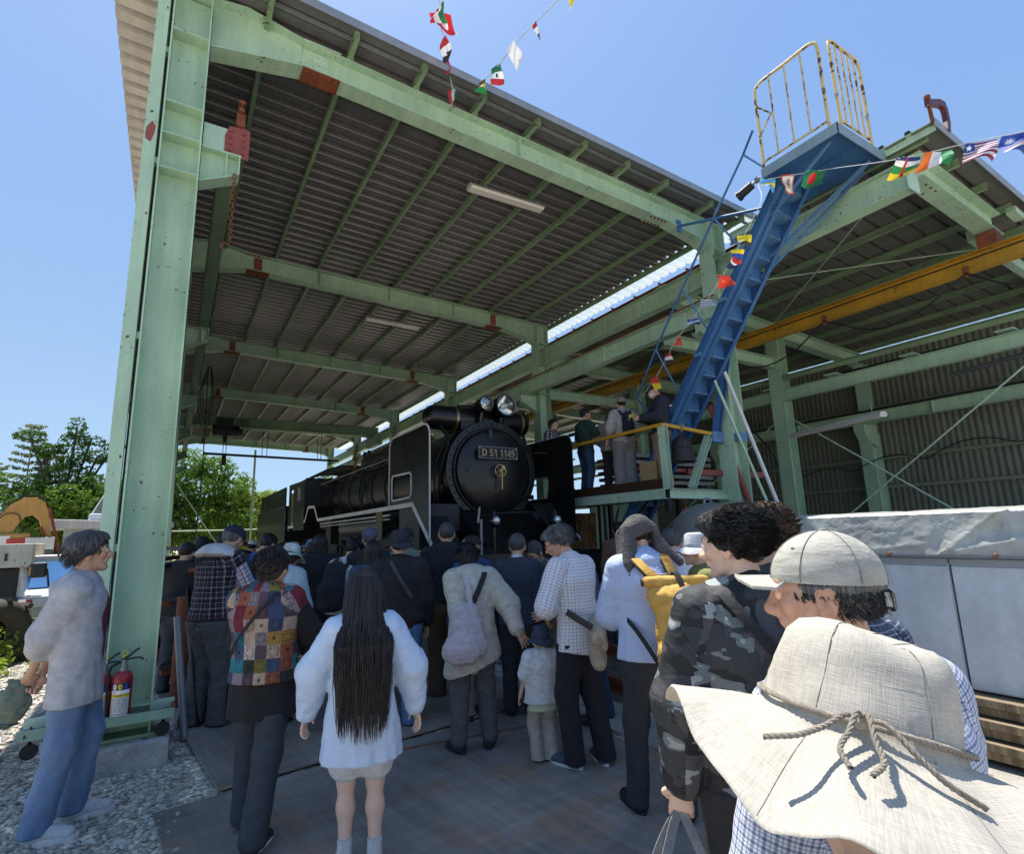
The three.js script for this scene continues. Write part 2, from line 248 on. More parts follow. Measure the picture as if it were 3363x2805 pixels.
function striplight(label, x, y, z, turn, L) {
  const t = thing('strip_light', label, 'light fitting', [x, y, z], turn);
  mesh('housing', [ext([[-0.09, 0], [0.09, 0], [0.05, 0.06], [-0.05, 0.06]], L).translate(0, 0, -L / 2).rotateY(Math.PI / 2)], M.white, t);
  mesh('diffuser', [ext([[-0.085, -0.004], [0.085, -0.004], [0.06, -0.03], [-0.06, -0.03]], L - 0.02).translate(0, 0, -L / 2 + 0.01).rotateY(Math.PI / 2)], mat({ color: [0.8, 0.76, 0.7], roughness: 0.4 }), t);
  mesh('hanger', [rod([-L * 0.4, 0.06, 0], [-L * 0.4, 0.3, 0], 0.008), rod([L * 0.4, 0.06, 0], [L * 0.4, 0.3, 0], 0.008)], M.greySteel, t);
  return t;
}
striplight('long white strip light under the shed roof just behind the front beam', 4.06, 6.74, -6.53, R(-2), 1.3);
striplight('dim strip light under the shed roof behind the second beam', 4.24, 6.74, -12.24, R(0), 1.35);
striplight('white strip light hanging beside the wall of the side building', 11.35, 3.75, -6.1, R(72), 2.2).position.set(10.6, 3.45, -5.55);
{ // overhead crane with its hoist deep inside the shed
  const c = thing('overhead_crane', 'green overhead travelling crane bridging the shed above the locomotive cab', 'crane', [0, 0, -23]);
  mesh('bridge_girder', [...hbeam(V(0.15, 6.08, 0), V(7.35, 6.08, 0), 0.2, 0.4), bb(0.3, 7.2, 5.8, 5.83, 0.1, 0.22)], M.greenShaded, c);
  mesh('end_carriage', [bb(0.1, 0.35, 5.85, 6.05, -0.7, 0.7)], M.greenShaded, c); mesh('end_carriage', [bb(7.05, 7.3, 5.45, 5.95, -0.7, 0.7)], M.greenShaded, c);
  const h = thing('electric_hoist', 'black electric hoist with hook hanging from the overhead crane', 'hoist', [1.45, 5.75, -22.7]);
  mesh('motor', [rod([-0.45, -0.05, 0], [0.45, -0.05, 0], 0.2, 0.2, 16), rod([0.2, -0.1, 0.2], [0.55, -0.1, 0.2], 0.12, 0.12, 12)], M.darkSteel, h);
  mesh('drum', [bx(0.55, 0.4, 0.35, -0.05, 0.2, 0), rod([0, -0.2, 0], [0, -0.5, 0], 0.1, 0.06)], M.darkSteel, h);
  mesh('hook_block', [bx(0.14, 0.42, 0.12, 0, -1.15, 0), new THREE.TorusGeometry(0.08, 0.025, 8, 16, 4.4).rotateZ(2).translate(0, -1.48, 0)], M.darkSteel, h);
  mesh('rope', [rod([-0.05, -0.4, 0], [-0.05, -1, 0], 0.012), rod([0.05, -0.4, 0], [0.05, -1, 0], 0.012)], M.darkSteel, h);
  mesh('cable_loop', [0, 1, 2].map((i) => tube([[0.35 + i * 0.1, 0.1, 0.1], [0.4 + i * 0.1, 0.35, 0.1], [0.55 + i * 0.1, 0.35, 0.1], [0.6 + i * 0.1, -0.05, 0.1]], 0.012)), M.black, h);
}
{ // chain and cable bundle by the front-left column
  const c = thing('chain', 'rusty chain hanging from the crane bracket of the front left column', 'chain', [0.27, 5.2, -5.5]);
  const links = []; for (let i = 0; i < 16; i++) links.push(new THREE.TorusGeometry(0.022, 0.006, 6, 10).scale(0.75, 1.3, 1).rotateY(i % 2 ? Math.PI / 2 : 0).translate(0.004 * Math.sin(i), -0.02 - i * 0.045, 0));
  stuff(mesh('links', links, M.rust, c, true)); mesh('hook', [new THREE.TorusGeometry(0.04, 0.008, 6, 14, 4.6).translate(-0.03, -0.78, 0)], M.rust, c);
  const k = thing('cable_bundle', 'bundle of black cables hung on the left runway beside the second frame', 'cable', [0.42, 0, -13.2]);
  mesh('cables', [0, 2, 4].map((i) => tube([[0, 5.4, 0], [-0.07 - 0.02 * i, 4.8 - 0.06 * i, 0.05 * i], [0.02, 4.3 - 0.09 * i, 0.05], [0.09 + 0.015 * i, 4.7, 0.04 * i], [0.05, 5.4, 0.05]], 0.009)), M.black, k);
  mesh('hanging_cable', tube([[0, 5.4, 0], [0.03, 3.4, 0], [0.0, 1.6, 0.1]], 0.012), M.black, k);
}
// ---------------------------------------------------------------- ground
const gravelMap = tex(1024, 1024, (u, v) => { const a = vnoise(u * 150, v * 150, 150, 150, 201), b = fbm(u, v, 40, 40, 3, 203), c = fbm(u, v, 4, 4, 4, 207); const t = 0.72 + 0.5 * (a - 0.5) * (0.4 + b) + 0.35 * (b - 0.5) + 0.2 * (c - 0.5); return [t * 1.04, t, t * 0.94]; }, [3, 3]);
const gravelBump = tex(512, 512, (u, v) => 0.6 * vnoise(u * 90, v * 90, 90, 90, 211) + 0.4 * vnoise(u * 170, v * 170, 170, 170, 213), [2, 2], false);
const gravelM = mat({ color: [1.0, 0.96, 0.88], map: gravelMap, bumpMap: gravelBump, bumpScale: 0.025, roughness: 0.95 });
struct('gravel_yard', bb(-250, 250, -0.4, 0, -420, 60), gravelM);
{ // loose stones where one sees them singly
  const shapes = [0, 1, 2].map((k) => { const g = new THREE.IcosahedronGeometry(1, 1), p = g.attributes.position; for (let i = 0; i < p.count; i++) { const v = V(p.getX(i), p.getY(i), p.getZ(i)), n = 1 + 0.32 * n3(v.x * 1.3 + k * 9, v.y * 1.3, v.z * 1.3); p.setXYZ(i, v.x * n * 1.15, v.y * n * 0.62, v.z * n * (0.8 + 0.15 * k)); } g.computeVertexNormals(); return g; });
  const gm = mat({ color: [0.56, 0.53, 0.48], map: grime, roughness: 0.92 }), m4 = new THREE.Matrix4(), q = new THREE.Quaternion(), e = new THREE.Euler();
  const root = new THREE.Group(); root.name = 'gravel_stones'; tag(root, 'loose grey gravel stones left of the steel plates around the shed post', 'gravel', null, 'stuff'); scene.add(root);
  shapes.forEach((g, k) => { const n = 6500, im = new THREE.InstancedMesh(g, gm, n); im.name = 'stones'; im.castShadow = im.receiveShadow = true; tag(im, null, null, null, 'stuff');
    for (let i = 0; i < n; i++) { let x, z; do { z = -2.6 - 9 * Math.pow(rnd(), 1.5); x = rr(-3.2 - 0.0 * z, 0.19); } while (x > -0.66 && x < 0.1 && z < -5.28 && z > -6.1); const s = rr(0.008, 0.021) * (rnd() < 0.12 ? 1.4 : 1); m4.compose(V(x, s * 0.3, z), q.setFromEuler(e.set(rr(-0.4, 0.4), rr(0, 6.3), rr(-0.4, 0.4))), V(s, s, s)); im.setMatrixAt(i, m4); const c = rr(0.55, 1.25); im.setColorAt(i, new THREE.Color().setRGB(c * rr(0.98, 1.05), c, c * rr(0.93, 1))); } root.add(im); });
}
const plateMap = tex(1024, 1024, (u, v) => { const a = fbm(u, v, 4, 4, 5, 221), b = fbm(u, v, 9, 60, 4, 225), c = fbm(u, v, 70, 8, 3, 227), d = fbm(u, v, 14, 14, 4, 229), r = sstep(0.55, 0.72, d); const t = 0.54 + 0.26 * (a - 0.5) + 0.10 * (b - 0.5) + 0.12 * (c - 0.5); return [lerp(t, t * 1.05, r), lerp(t * 0.98, t * 0.95, r), lerp(t * 0.97, t * 0.88, r)]; }, [3.1, 3.1]);
const plateRough = tex(256, 256, (u, v) => 0.6 + 0.6 * fbm(u, v, 5, 5, 4, 231), [2.3, 2.3], false);
const floor = new THREE.Group(); floor.name = 'steel_floor'; tag(floor, null, null, null, 'structure'); scene.add(floor);
{
  const pm = mat({ color: [1.0, 0.92, 0.82], map: plateMap, roughness: 0.62, roughnessMap: plateRough, metalness: 0.15, bumpMap: bumpFine, bumpScale: 0.002 });
  const plate = (x, z, w, d, turn, y) => { const p = mesh('steel_plate', rbx(w, 0.022, d, 0, 0, 0, 0.004, 1), pm, floor); p.position.set(x, y, z); p.rotation.y = R(turn); return p; };
  plate(1.72, -3.1, 3.05, 3.02, 7, 0.006); plate(1.72, -6.2, 3.08, 3.04, 7.4, 0.03); plate(1.65, -9.25, 2.9, 3.0, 3, 0.008); plate(1.6, -12.3, 2.9, 3.0, 0, 0.012); plate(1.9, -0.1, 3.0, 2.9, 5, 0.01); plate(1.6, -15.4, 2.9, 3, 1, 0.008);
  mesh('red_paint_line', [bar([0.35, 0.0195, -4.75], [1.5, 0.0195, -4.49], 0.03, 0.003), bar([1.5, 0.0195, -4.49], [2.95, 0.0195, -4.3], 0.035, 0.003)], mat({ color: [0.24, 0.12, 0.085], map: grime, roughness: 0.8 }), floor);
}
const concMap = tex(512, 512, (u, v) => { const a = fbm(u, v, 5, 5, 5, 241), b = fbm(u, v, 60, 60, 2, 245), c = sstep(0.6, 0.75, fbm(u, v, 7, 7, 4, 247)); return (0.78 + 0.3 * (a - 0.5) + 0.12 * (b - 0.5)) * (1 - 0.35 * c); }, [1.6, 1.6]);
M.concrete = mat({ color: [0.62, 0.6, 0.57], map: concMap, bumpMap: bumpFine, bumpScale: 0.004, roughness: 0.9 });
struct('concrete_strip', [rbx(0.52, 0.06, 12, 3.5, 0.005, -7.0, 0.015), rbx(0.5, 0.06, 7, 3.42, 0.005, 2.7, 0.015)], M.concrete);
struct('rail_track', [...[4.07, 5.13].map((x) => [bb(x - 0.033, x + 0.033, 0.1, 0.14, -34, -4.2), bb(x - 0.008, x + 0.008, 0.02, 0.1, -34, -4.2), bb(x - 0.06, x + 0.06, 0.004, 0.02, -34, -4.2)])].flat(), M.rust);
struct('track_bed', bb(3.78, 6.2, 0, 0.012, -34, -4.0), mat({ color: [0.2, 0.185, 0.165], map: gravelMap, bumpMap: gravelBump, bumpScale: 0.03, roughness: 0.95 }));
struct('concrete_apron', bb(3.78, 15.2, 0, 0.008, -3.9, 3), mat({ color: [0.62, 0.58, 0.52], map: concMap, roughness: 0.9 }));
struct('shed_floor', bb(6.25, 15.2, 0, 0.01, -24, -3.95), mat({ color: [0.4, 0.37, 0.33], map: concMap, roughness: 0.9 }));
// ---------------------------------------------------------------- side building on the right
const LY = (x) => 6.45 - 0.05 * (x - 7.65);                        // underside of its roof
const side2 = thing('side_building', 'lower green framed side building with a ribbed roof and dark corrugated wall on the right', 'shed');
{
  const S = side2, rafZ = [-2.65, -7.0, -11.4, -15.8, -20.2];
  const raf = (x0, x1, z, h = 0.35, dy = 0) => hbeam(V(x0, LY(x0) - 0.13 - h / 2 - dy, z), V(x1, LY(x1) - 0.13 - h / 2 - dy, z), 0.24, h, 0.013, 0.009);
  const r0 = mesh('rafter', raf(7.8, 10.35, -2.65), M.green, S);
  stuff(mesh('bolts', [0, 1, 2, 3, 4, 5].map((i) => bolt([7.95 + i * 0.07, LY(8.1) - 0.49, -2.72 + (i % 2) * 0.12], 0.014, 0.012, V(0, -1, 0))), M.rust, r0));
  mesh('packing_plate', bb(9.98, 10.2, 5.61, 5.83, -2.77, -2.53), M.rust, S);
  for (const z of rafZ.slice(1)) mesh('rafter', raf(7.8, 15.0, z, 0.3), M.green, S);
  for (const z of rafZ.slice(1)) mesh('crossbeam', hbeam(V(7.8, 5.2, z), V(11.3, 5.2, z), 0.18, 0.24), M.green, S);
  for (const x of [7.72, 8.6, 9.5, 10.4, 11.3, 12.2, 13.1, 14.0, 14.9]) mesh('purlin', cbeam(V(x, LY(x) - 0.065, x < 10.6 ? -2.4 : -2.45), V(x, LY(x) - 0.065, x < 8 ? -5.3 : -24), 0.055, 0.11, 0.005), M.greenShaded, S);
  mesh('edge_angle', lbeam(V(7.62, 6.41, -2.28), V(7.62, 6.41, -5.25), 0.07, 0.1, 0.007), M.greenPale, S);
  mesh('end_angle', [bar([10.4, LY(10.4) - 0.12, -2.42], [10.75, LY(10.7) - 0.13, -2.42], 0.12, 0.1), bar([10.3, 6.0, -2.9], [14.8, 5.85, -2.9], 0.12, 0.18)], M.greenPale, S);
  const P = 0.31, n = 4, rp = [[0, 0], [0.245, 0], [0.25, 0.06], [0.305, 0.06], [0.31, 0]], g = ribSheet(7.6, 15.3, n, rp, LY), g2 = ribSheet(8.85, 15.3, n, rp, LY);
  for (let z = -2.28; z > -24; z -= n * P) place('roof_sheet', z > -4.6 ? g : g2, M.roofSide, S, [0, 0, z]);
  mesh('front_flashing', bar([7.6, LY(7.6) + 0.01, -2.27], [15.3, LY(15.3) + 0.01, -2.27], 0.012, 0.12), M.roofTop, S);
  // inner row of posts and the beams they carry
  for (const z of [-7.0, -11.4, -15.8, -20.2]) {
    mesh('column', hbeam(V(11.4, 0, z), V(11.4, LY(11.4) - 0.4, z), 0.3, 0.3, 0.013, 0.009, V(1, 0, 0)), M.green, S);
    mesh('column', [...hbeam(V(15.0, 0, z), V(15.0, 3.85, z), 0.3, 0.45, 0.013, 0.009, V(1, 0, 0)), ...hbeam(V(15.08, 4.06, z), V(15.08, 5.7, z), 0.26, 0.26, 0.012, 0.009, V(1, 0, 0)), ext([[15.2, 3.5], [15.2, 4.06], [14.55, 4.06], [14.55, 3.9], [14.78, 3.6]], 0.25).translate(0, 0, z - 0.125)], M.green, S);
  }
  mesh('beam', [...hbeam(V(11.4, 4.47, -2.4), V(11.4, 4.47, -24), 0.16, 0.25)], M.green, S);
  mesh('beam', [...lbeam(V(11.4, 4.86, -2.4), V(11.4, 4.86, -24), 0.12, 0.1)], M.greenShaded, S);
  for (let z = -3; z > -9; z -= 1.4) mesh('cleat', bb(11.22, 11.5, 4.63, 4.65, z - 0.12, z + 0.12), M.greenPale, S);
  mesh('crane_girder', [...hbeam(V(14.7, 4.2, -2), V(14.7, 4.2, -24), 0.2, 0.28), ...[-3.6, -5.4, -8.6].map((z) => bb(14.6, 14.8, 4.08, 4.33, z, z + 0.01))], M.green, S);
  mesh('crane_rail', bb(14.66, 14.74, 4.345, 4.41, -24, -2), M.black, S);
  const wall = mat({ color: [0.22, 0.235, 0.175], map: grime, roughness: 0.75 });
  const pos = [], q = (a, b, c, d) => pos.push(...a, ...b, ...c, ...a, ...c, ...d);
  for (let z = 2; z > -15.8; z -= 0.13) for (const [a, b, xa, xb] of [[0, 0.04, 0, 0], [0.04, 0.065, 0, 0.022], [0.065, 0.105, 0.022, 0.022], [0.105, 0.13, 0.022, 0]]) q([15.3 - xa, 0, z - a], [15.3 - xb, 0, z - b], [15.3 - xb, 5.98, z - b], [15.3 - xa, 5.98, z - a]);
  const wg = new THREE.BufferGeometry(); wg.setAttribute('position', new THREE.Float32BufferAttribute(pos, 3)); wg.computeVertexNormals();
  mesh('wall_cladding', [wg, bb(15.302, 15.31, 0, 5.98, -15.8, 2)], wall, S);
  for (const y of [1.2, 2.5, 3.22, 4.52]) mesh('girt', cbeam(V(15.24, y, 1), V(15.24, y, -15.8), 0.07, 0.075, 0.006, V(0, 1, 0)), mat({ color: [0.3, 0.33, 0.24], roughness: 0.7 }), S);
  for (const y of [1.6, 2.6, 2.85, 3.9]) mesh('open_rail', bar([15.2, y, -15.8], [15.2, y, -24], 0.07, 0.1), M.greenShaded, S); for (const [a, b] of [[[15.2, 0.4, -16], [15.2, 3.9, -20]], [[15.2, 3.9, -16], [15.2, 0.4, -20]], [[15.2, 3.9, -20.3], [15.2, 0.4, -23.8]]]) mesh('brace', rod(a, b, 0.035), M.greenShaded, S); mesh('end_column', hbeam(V(15.1, 0, -23.9), V(15.1, 5.8, -23.9), 0.3, 0.3, 0.013, 0.009, V(1, 0, 0)), M.green, S);
  // thin diagonal rods
  const X = 11.38; for (const [a, b] of [[[X, 3.95, -6.85], [X, 1.3, -3.5]], [[X, 4.3, -2.5], [X, 1.2, -6.7]], [[X, 3.95, -7.1], [X, 1.3, -11.2]]]) mesh('brace', rod(a, b, 0.016), M.greenPale, S);
  for (const [a, b] of [[[7.9, 6.1, -6.8], [11, 5.95, -2.8]], [[7.9, 6.08, -3], [11, 5.95, -6.8]], [[8, 6.1, -11], [12, 5.9, -7.2]]]) mesh('brace', rod(a, b, 0.01), M.greenPale, S);
  mesh('dark_pipe', rod([12.6, 4.95, -6.3], [12.4, 4.85, -2.6], 0.035), M.black, S);
  mesh('conduit', rod([13.6, 4.6, -4.6], [12.9, 4.55, -3.2], 0.05), M.greySteel, S);
}
{ // yellow crane girder and its festoon cables
  const y = thing('crane_girder', 'yellow steel crane girder hanging under the roof of the side building', 'girder', [10.09, 0, 0]);
  mesh('girder', [...hbeam(V(0, 5.475, -1.6), V(0, 5.475, -22), 0.2, 0.27, 0.014, 0.01)], M.yellow, y);
  mesh('conductor', rod([-0.12, 5.5, -1.6], [-0.12, 5.5, -22], 0.012), M.black, y);
  for (const z of [-2.95, -5.1, -7.4, -9.8]) mesh('cable_hanger', [bx(0.06, 0.1, 0.07, -0.12, 5.36, z), rod([-0.12, 5.31, z], [-0.12, 5.22, z], 0.015)], M.rust, y);
  mesh('festoon_cable', [[-1.6, -2.95], [-2.95, -5.1], [-5.1, -7.4], [-7.4, -9.8]].map(([a, b], i) => tube([[-0.14, 5.3, a], [-0.16, 5.0 - 0.06 * i, lerp(a, b, 0.3)], [-0.16, 4.9 - 0.05 * i, lerp(a, b, 0.6)], [-0.14, 5.3, b]], 0.014)), M.black, y);
  const w = thing('wall_cable', 'black cable looping in waves along the corrugated wall of the side building', 'cable', [14.55, 0, 0]);
  const pts = []; for (let i = 0; i <= 40; i++) { const z = -2.6 - i * 0.17; pts.push([0, 3.2 + 0.35 * Math.pow(Math.abs(Math.sin(i * 0.33 + 0.4)), 0.7) * (1 - i * 0.012) - 0.02 * i * 0.6, z]); }
  mesh('cable', tube(pts, 0.014, 160), M.black, w);
  mesh('drop_cable', tube([[-3.4, 4.5, -8.4], [-3.3, 3.4, -7.4], [-3.15, 2, -7], [-3.05, 0.6, -6.9]], 0.02), M.black, w);
}
// ---------------------------------------------------------------- steam locomotive and tender
const { FontLoader } = await import('three/addons/loaders/FontLoader.js'), { TextGeometry } = await import('three/addons/geometries/TextGeometry.js');
const font = await new FontLoader().loadAsync('fonts/droid/droid_sans_bold.typeface.json');
const wave = tex(256, 256, (u, v) => fbm(u, v, 5, 5, 3, 61), [1.6, 1.6], false);
const sootMap = tex(512, 512, (u, v) => { const a = fbm(u, v, 5, 3, 5, 63), b = fbm(u, v, 40, 5, 3, 66), c = fbm(u, v, 12, 12, 4, 68); return 0.55 + 0.7 * a * a + 0.5 * sstep(0.6, 0.8, c) * b; }, [2.2, 2.2]);
const roughSoot = tex(256, 256, (u, v) => 0.55 + 0.75 * fbm(u, v, 6, 4, 4, 71), [1.7, 1.7], false);
M.loco = mat({ color: [0.012, 0.012, 0.0135], map: sootMap, roughness: 0.34, roughnessMap: roughSoot, bumpMap: wave, bumpScale: 0.006 });
M.locoMatt = mat({ color: [0.02, 0.02, 0.021], map: sootMap, roughness: 0.6 });
M.locoGrey = mat({ color: [0.045, 0.045, 0.05], map: sootMap, roughness: 0.45 });
M.brass = mat({ color: [0.55, 0.38, 0.17], map: grime, metalness: 0.85, roughness: 0.32 });
M.copper = mat({ color: [0.45, 0.2, 0.09], map: grime, metalness: 0.8, roughness: 0.4 });
M.whitePaint = mat({ color: [0.86, 0.87, 0.86], map: grime, roughness: 0.45 });
M.olive = mat({ color: [0.16, 0.15, 0.06], map: grime, roughness: 0.6 });
{
  const CX = 4.6, CY = 2.69, L = thing('steam_locomotive', 'black steam locomotive with white trim and a D51 1149 number plate under the shed', 'locomotive', [CX, 0, 0]);
  const cyl = (r0, r1, z0, z1, y = CY, x = 0, n = 48) => rod([x, y, z0], [x, y, z1], r0, r1, n);
  // the smokebox door faces +z
  const zl = (pts, y = CY, z = 0, n = 56) => lathe(pts, n).rotateX(Math.PI / 2).translate(0, y, z);
  mesh('smokebox', [cyl(0.86, 0.86, -8.2, -10.4), zl([[0, 0], [0.86, 0], [0.87, -0.02], [0.87, -0.07], [0.855, -0.09]].reverse(), CY, -8.12)], M.loco, L, false);
  const door = mesh('smokebox_door', zl([[0.715, -0.06], [0.715, 0.0], [0.69, 0.03], [0.62, 0.055], [0.5, 0.085], [0.35, 0.112], [0.18, 0.128], [0.001, 0.132]], CY, -8.08), M.loco, L, true);
  mesh('door_ring', zl([[0.735, 0.0], [0.76, 0.0], [0.765, 0.03], [0.75, 0.05], [0.73, 0.04]], CY, -8.12), M.locoMatt, L, true);
  const rb = []; for (let i = 0; i < 40; i++) { const a = i / 40 * 2 * Math.PI; rb.push(bolt([0.815 * Math.cos(a), CY + 0.815 * Math.sin(a), -8.115], 0.014, 0.016)); }
  stuff(mesh('rivets', rb, M.locoMatt, L));
  const hw = mesh('door_wheel', [new THREE.TorusGeometry(0.1, 0.013, 8, 28).translate(0, 2.67, -7.86), ...[0, 1, 2].map((i) => { const a = i / 3 * Math.PI + 0.3; return rod([-0.1 * Math.cos(a), 2.67 - 0.1 * Math.sin(a), -7.86], [0.1 * Math.cos(a), 2.67 + 0.1 * Math.sin(a), -7.86], 0.009); }), rod([0, 2.67, -7.98], [0, 2.67, -7.84], 0.028)], M.brass, door);
  mesh('door_handle', [rod([0.015, 2.67, -7.835], [0.015, 2.36, -7.845], 0.016, 0.014), rod([0.035, 2.72, -7.85], [0.035, 2.72, -7.82], 0.035)], M.brass, door);
  mesh('door_bracket', bb(-0.13, -0.06, 3.22, 3.38, -8.03, -8.0), M.locoGrey, door);
  mesh('hook', [new THREE.TorusGeometry(0.035, 0.008, 6, 12, 4).translate(-0.52, 2.67, -8.0)], M.locoMatt, door);
  for (const y of [2.25, 3.1]) mesh('door_hinge', [bar([0.25, y, -7.985 - (y > 3 ? 0.03 : 0.01)], [0.78, y, -8.08], 0.03, 0.08)], M.loco, door);
  const np = mesh('number_plate', rbx(0.77, 0.205, 0.03, -0.02, 2.97, -7.9, 0.012), M.locoMatt, L);
  mesh('plate_border', [[-0.02, 3.065, 0.75, 0.01], [-0.02, 2.875, 0.75, 0.01], [-0.39, 2.97, 0.01, 0.19], [0.35, 2.97, 0.01, 0.19]].map(([x, y, w, h]) => bx(w, h, 0.006, x, y, -7.882)), M.greySteel, np);
  stuff(mesh('plate_screws', [[-0.37, 3.045], [0.33, 3.045], [-0.37, 2.895], [0.33, 2.895]].map(([x, y]) => bolt([x, y, -7.883], 0.01, 0.006)), M.white, np));
  const tx = (s, x, w) => { const g = new TextGeometry(s, { font, size: 0.125, depth: 0.012, curveSegments: 6 }); g.computeBoundingBox(); const b = g.boundingBox; return g.scale(w / (b.max.x - b.min.x), 1, 1).translate(x - b.min.x * w / (b.max.x - b.min.x), 2.907, -7.886); };
  mesh('lettering', [tx('D', -0.335, 0.095), tx('51', -0.19, 0.135), tx('1149', 0.01, 0.285)], mat({ color: [0.36, 0.31, 0.22], metalness: 0.5, roughness: 0.4, map: grime }), np);
  mesh('plate_bracket', [bx(0.05, 0.1, 0.1, -0.3, 2.97, -7.96), bx(0.05, 0.1, 0.1, 0.27, 2.97, -7.96)], M.locoMatt, L);
  // boiler, bands, domes, chimney
  mesh('boiler', [cyl(0.83, 0.88, -10.4, -16.9, CY + 0.02)], M.loco, L);
  stuff(mesh('boiler_bands', [10.42, 11.3, 12.2, 13.1, 14, 14.9, 15.8].map((z, i) => zl([[0.84 + i * 0.006, -0.035], [0.856 + i * 0.006, -0.035], [0.856 + i * 0.006, 0.035], [0.84 + i * 0.006, 0.035]], CY + 0.02, -z)), M.locoMatt, L));
  mesh('dome_casing', [new THREE.CapsuleGeometry(0.42, 3.2, 8, 24).rotateX(Math.PI / 2).scale(1, 0.9, 1).translate(0, 3.52, -12.9)], M.loco, L);
  mesh('chimney', [lathe([[0.27, 3.4], [0.26, 3.6], [0.235, 3.8], [0.25, 3.95], [0.29, 3.98], [0.27, 4.0], [0.2, 4.0], [0.2, 3.6]], 32).translate(0, 0, -9.35)], M.loco, L);
  mesh('chimney_band', [lathe([[0.262, 3.9], [0.285, 3.93], [0.285, 3.955], [0.255, 3.96]], 32).translate(0, 0.02, -9.35)], M.brass, L);
  const fh = mesh('feedwater_heater', [rod([-0.86, 3.66, -8.62], [0.92, 3.66, -8.62], 0.215, 0.215, 36), sph(0.215, -0.86, 3.66, -8.62, 20), rod([0.92, 3.66, -8.62], [0.96, 3.66, -8.62], 0.23, 0.22, 36)], M.loco, L);
  for (const x of [-0.5, 0.84]) mesh('brass_band', rod([x - 0.02, 3.66, -8.62], [x + 0.02, 3.66, -8.62], 0.222, 0.222, 36), M.brass, fh);
  mesh('heater_saddle', [bb(-0.45, 0.5, 3.3, 3.6, -8.8, -8.4), rod([-0.35, 3.9, -8.75], [0.1, 3.92, -8.75], 0.06)], M.loco, L);
  mesh('pipe', [tube([[-0.8, 3.5, -8.5], [-0.75, 3.2, -8.3], [-0.86, 2.8, -8.3], [-0.86, 2.2, -8.5]], 0.03), tube([[0.82, 3.5, -8.5], [0.78, 3.3, -8.3], [0.9, 2.8, -8.4]], 0.03), tube([[-0.96, 2.2, -8.4], [-0.93, 2.9, -8.35], [-0.6, 3.35, -8.35]], 0.018)], M.locoMatt, L);
  const lamp = (x, y, r, z) => { const h = mesh('headlight', [zl([[0.001, -0.28], [r * 0.7, -0.24], [r, -0.1], [r * 1.06, 0.06], [r * 1.1, 0.09], [r * 1.02, 0.11], [r * 0.95, 0.05]], y, z, 32).translate(x, 0, 0), rod([x, y - r, z - 0.1], [x, 3.55, z - 0.15], 0.05)], M.loco, L);
    mesh('reflector', zl([[0.03, -0.12], [r * 0.5, -0.09], [r * 0.93, 0.03]].reverse(), y, z, 32).translate(x, 0, 0), mat({ color: [0.85, 0.85, 0.84], metalness: 1, roughness: 0.16 }), h, true);
    mesh('bulb', sph(r * 0.18, x, y, z - 0.05), mat({ color: [0.9, 0.86, 0.7], roughness: 0.2 }), h); mesh('lens', zl([[r * 0.97, 0.06], [r * 0.5, 0.09], [0.001, 0.1]], y, z, 32).translate(x, 0, 0), M.glass, h, true);
    mesh('lamp_ring', zl([[r * 0.95, 0.07], [r * 1.0, 0.115], [r * 1.06, 0.1]], y, z, 32).translate(x, 0, 0), M.greySteel, h, true); };
  lamp(0.3, 3.88, 0.19, -8.2); lamp(-0.1, 3.87, 0.125, -8.2);
  // smoke deflectors with white edges
  for (const s of [-1, 1]) {
    const x = s * 1.35, P = [[-7.64, 1.53], [-7.64, 3.2], [-7.68, 3.28], [-7.76, 3.34], [-7.86, 3.36], [-9.32, 3.36], [-9.42, 3.31], [-9.46, 3.2], [-9.46, 2.17], [-8.34, 2.17]];
    const rr_ = (z0, z1, y0, y1, r) => { const o = []; for (const [cz, cy, a0] of [[z1 + r, y1 - r, 90], [z0 - r, y1 - r, 0], [z0 - r, y0 + r, 270], [z1 + r, y0 + r, 180]]) for (let k = 3; k >= 0; k--) { const a = R(a0 + k * 30); o.push([cz + r * Math.cos(a), cy + r * Math.sin(a)]); } return o; };
    const win = [[-9.32, 2.3], [-9.32, 2.62], [-9.27, 2.68], [-8.46, 2.66], [-8.4, 2.61], [-8.4, 2.31], [-8.45, 2.26], [-9.27, 2.25]];
    const g = ext(P.map(([z, y]) => [-z, y]), 0.012, 0, [win.map(([z, y]) => [-z, y])]).rotateY(Math.PI / 2).translate(x - 0.006, 0, 0);
    const d = mesh('smoke_deflector', g, M.loco, L);
    const line = (pts, w = 0.028, close) => (close ? [...pts, pts[0]] : pts).slice(1).map((p, i) => bar([x + s * 0.012, pts[i][1], pts[i][0]], [x + s * 0.012, p[1], p[0]], w, 0.014, [1, 0, 0]));
    mesh('white_edge', line(s < 0 ? P.slice(0, 9) : P.slice(3, 9)), M.whitePaint, d); mesh('white_edge', line(win, 0.03, true), M.whitePaint, d);
    mesh('stay', rod([x, 3.1, -8.4], [s * 0.75, 3.1, -8.5], 0.014), M.locoMatt, L); mesh('stay', rod([x, 2.6, -9.4], [s * 0.8, 2.8, -9.4], 0.014), M.locoMatt, L);
    // running board and its white edge
    const rbp = [[-7.57, 1.53], [-8.34, 2.17], [-15.06, 2.15], [-15.54, 2.52], [-16.33, 2.54], [-16.73, 2.16], [-18.75, 2.15]];
    const rbm = mesh('running_board', rbp.slice(1).map((p, i) => bar([s * 1.12, rbp[i][1] - 0.03, rbp[i][0]], [s * 1.12, p[1] - 0.03, p[0]], 0.46, 0.04)), M.locoMatt, L);
    mesh('white_edge', rbp.slice(1).map((p, i) => bar([s * 1.362, rbp[i][1] - 0.03, rbp[i][0]], [s * 1.362, p[1] - 0.03, p[0]], 0.014, 0.075)), M.whitePaint, rbm);
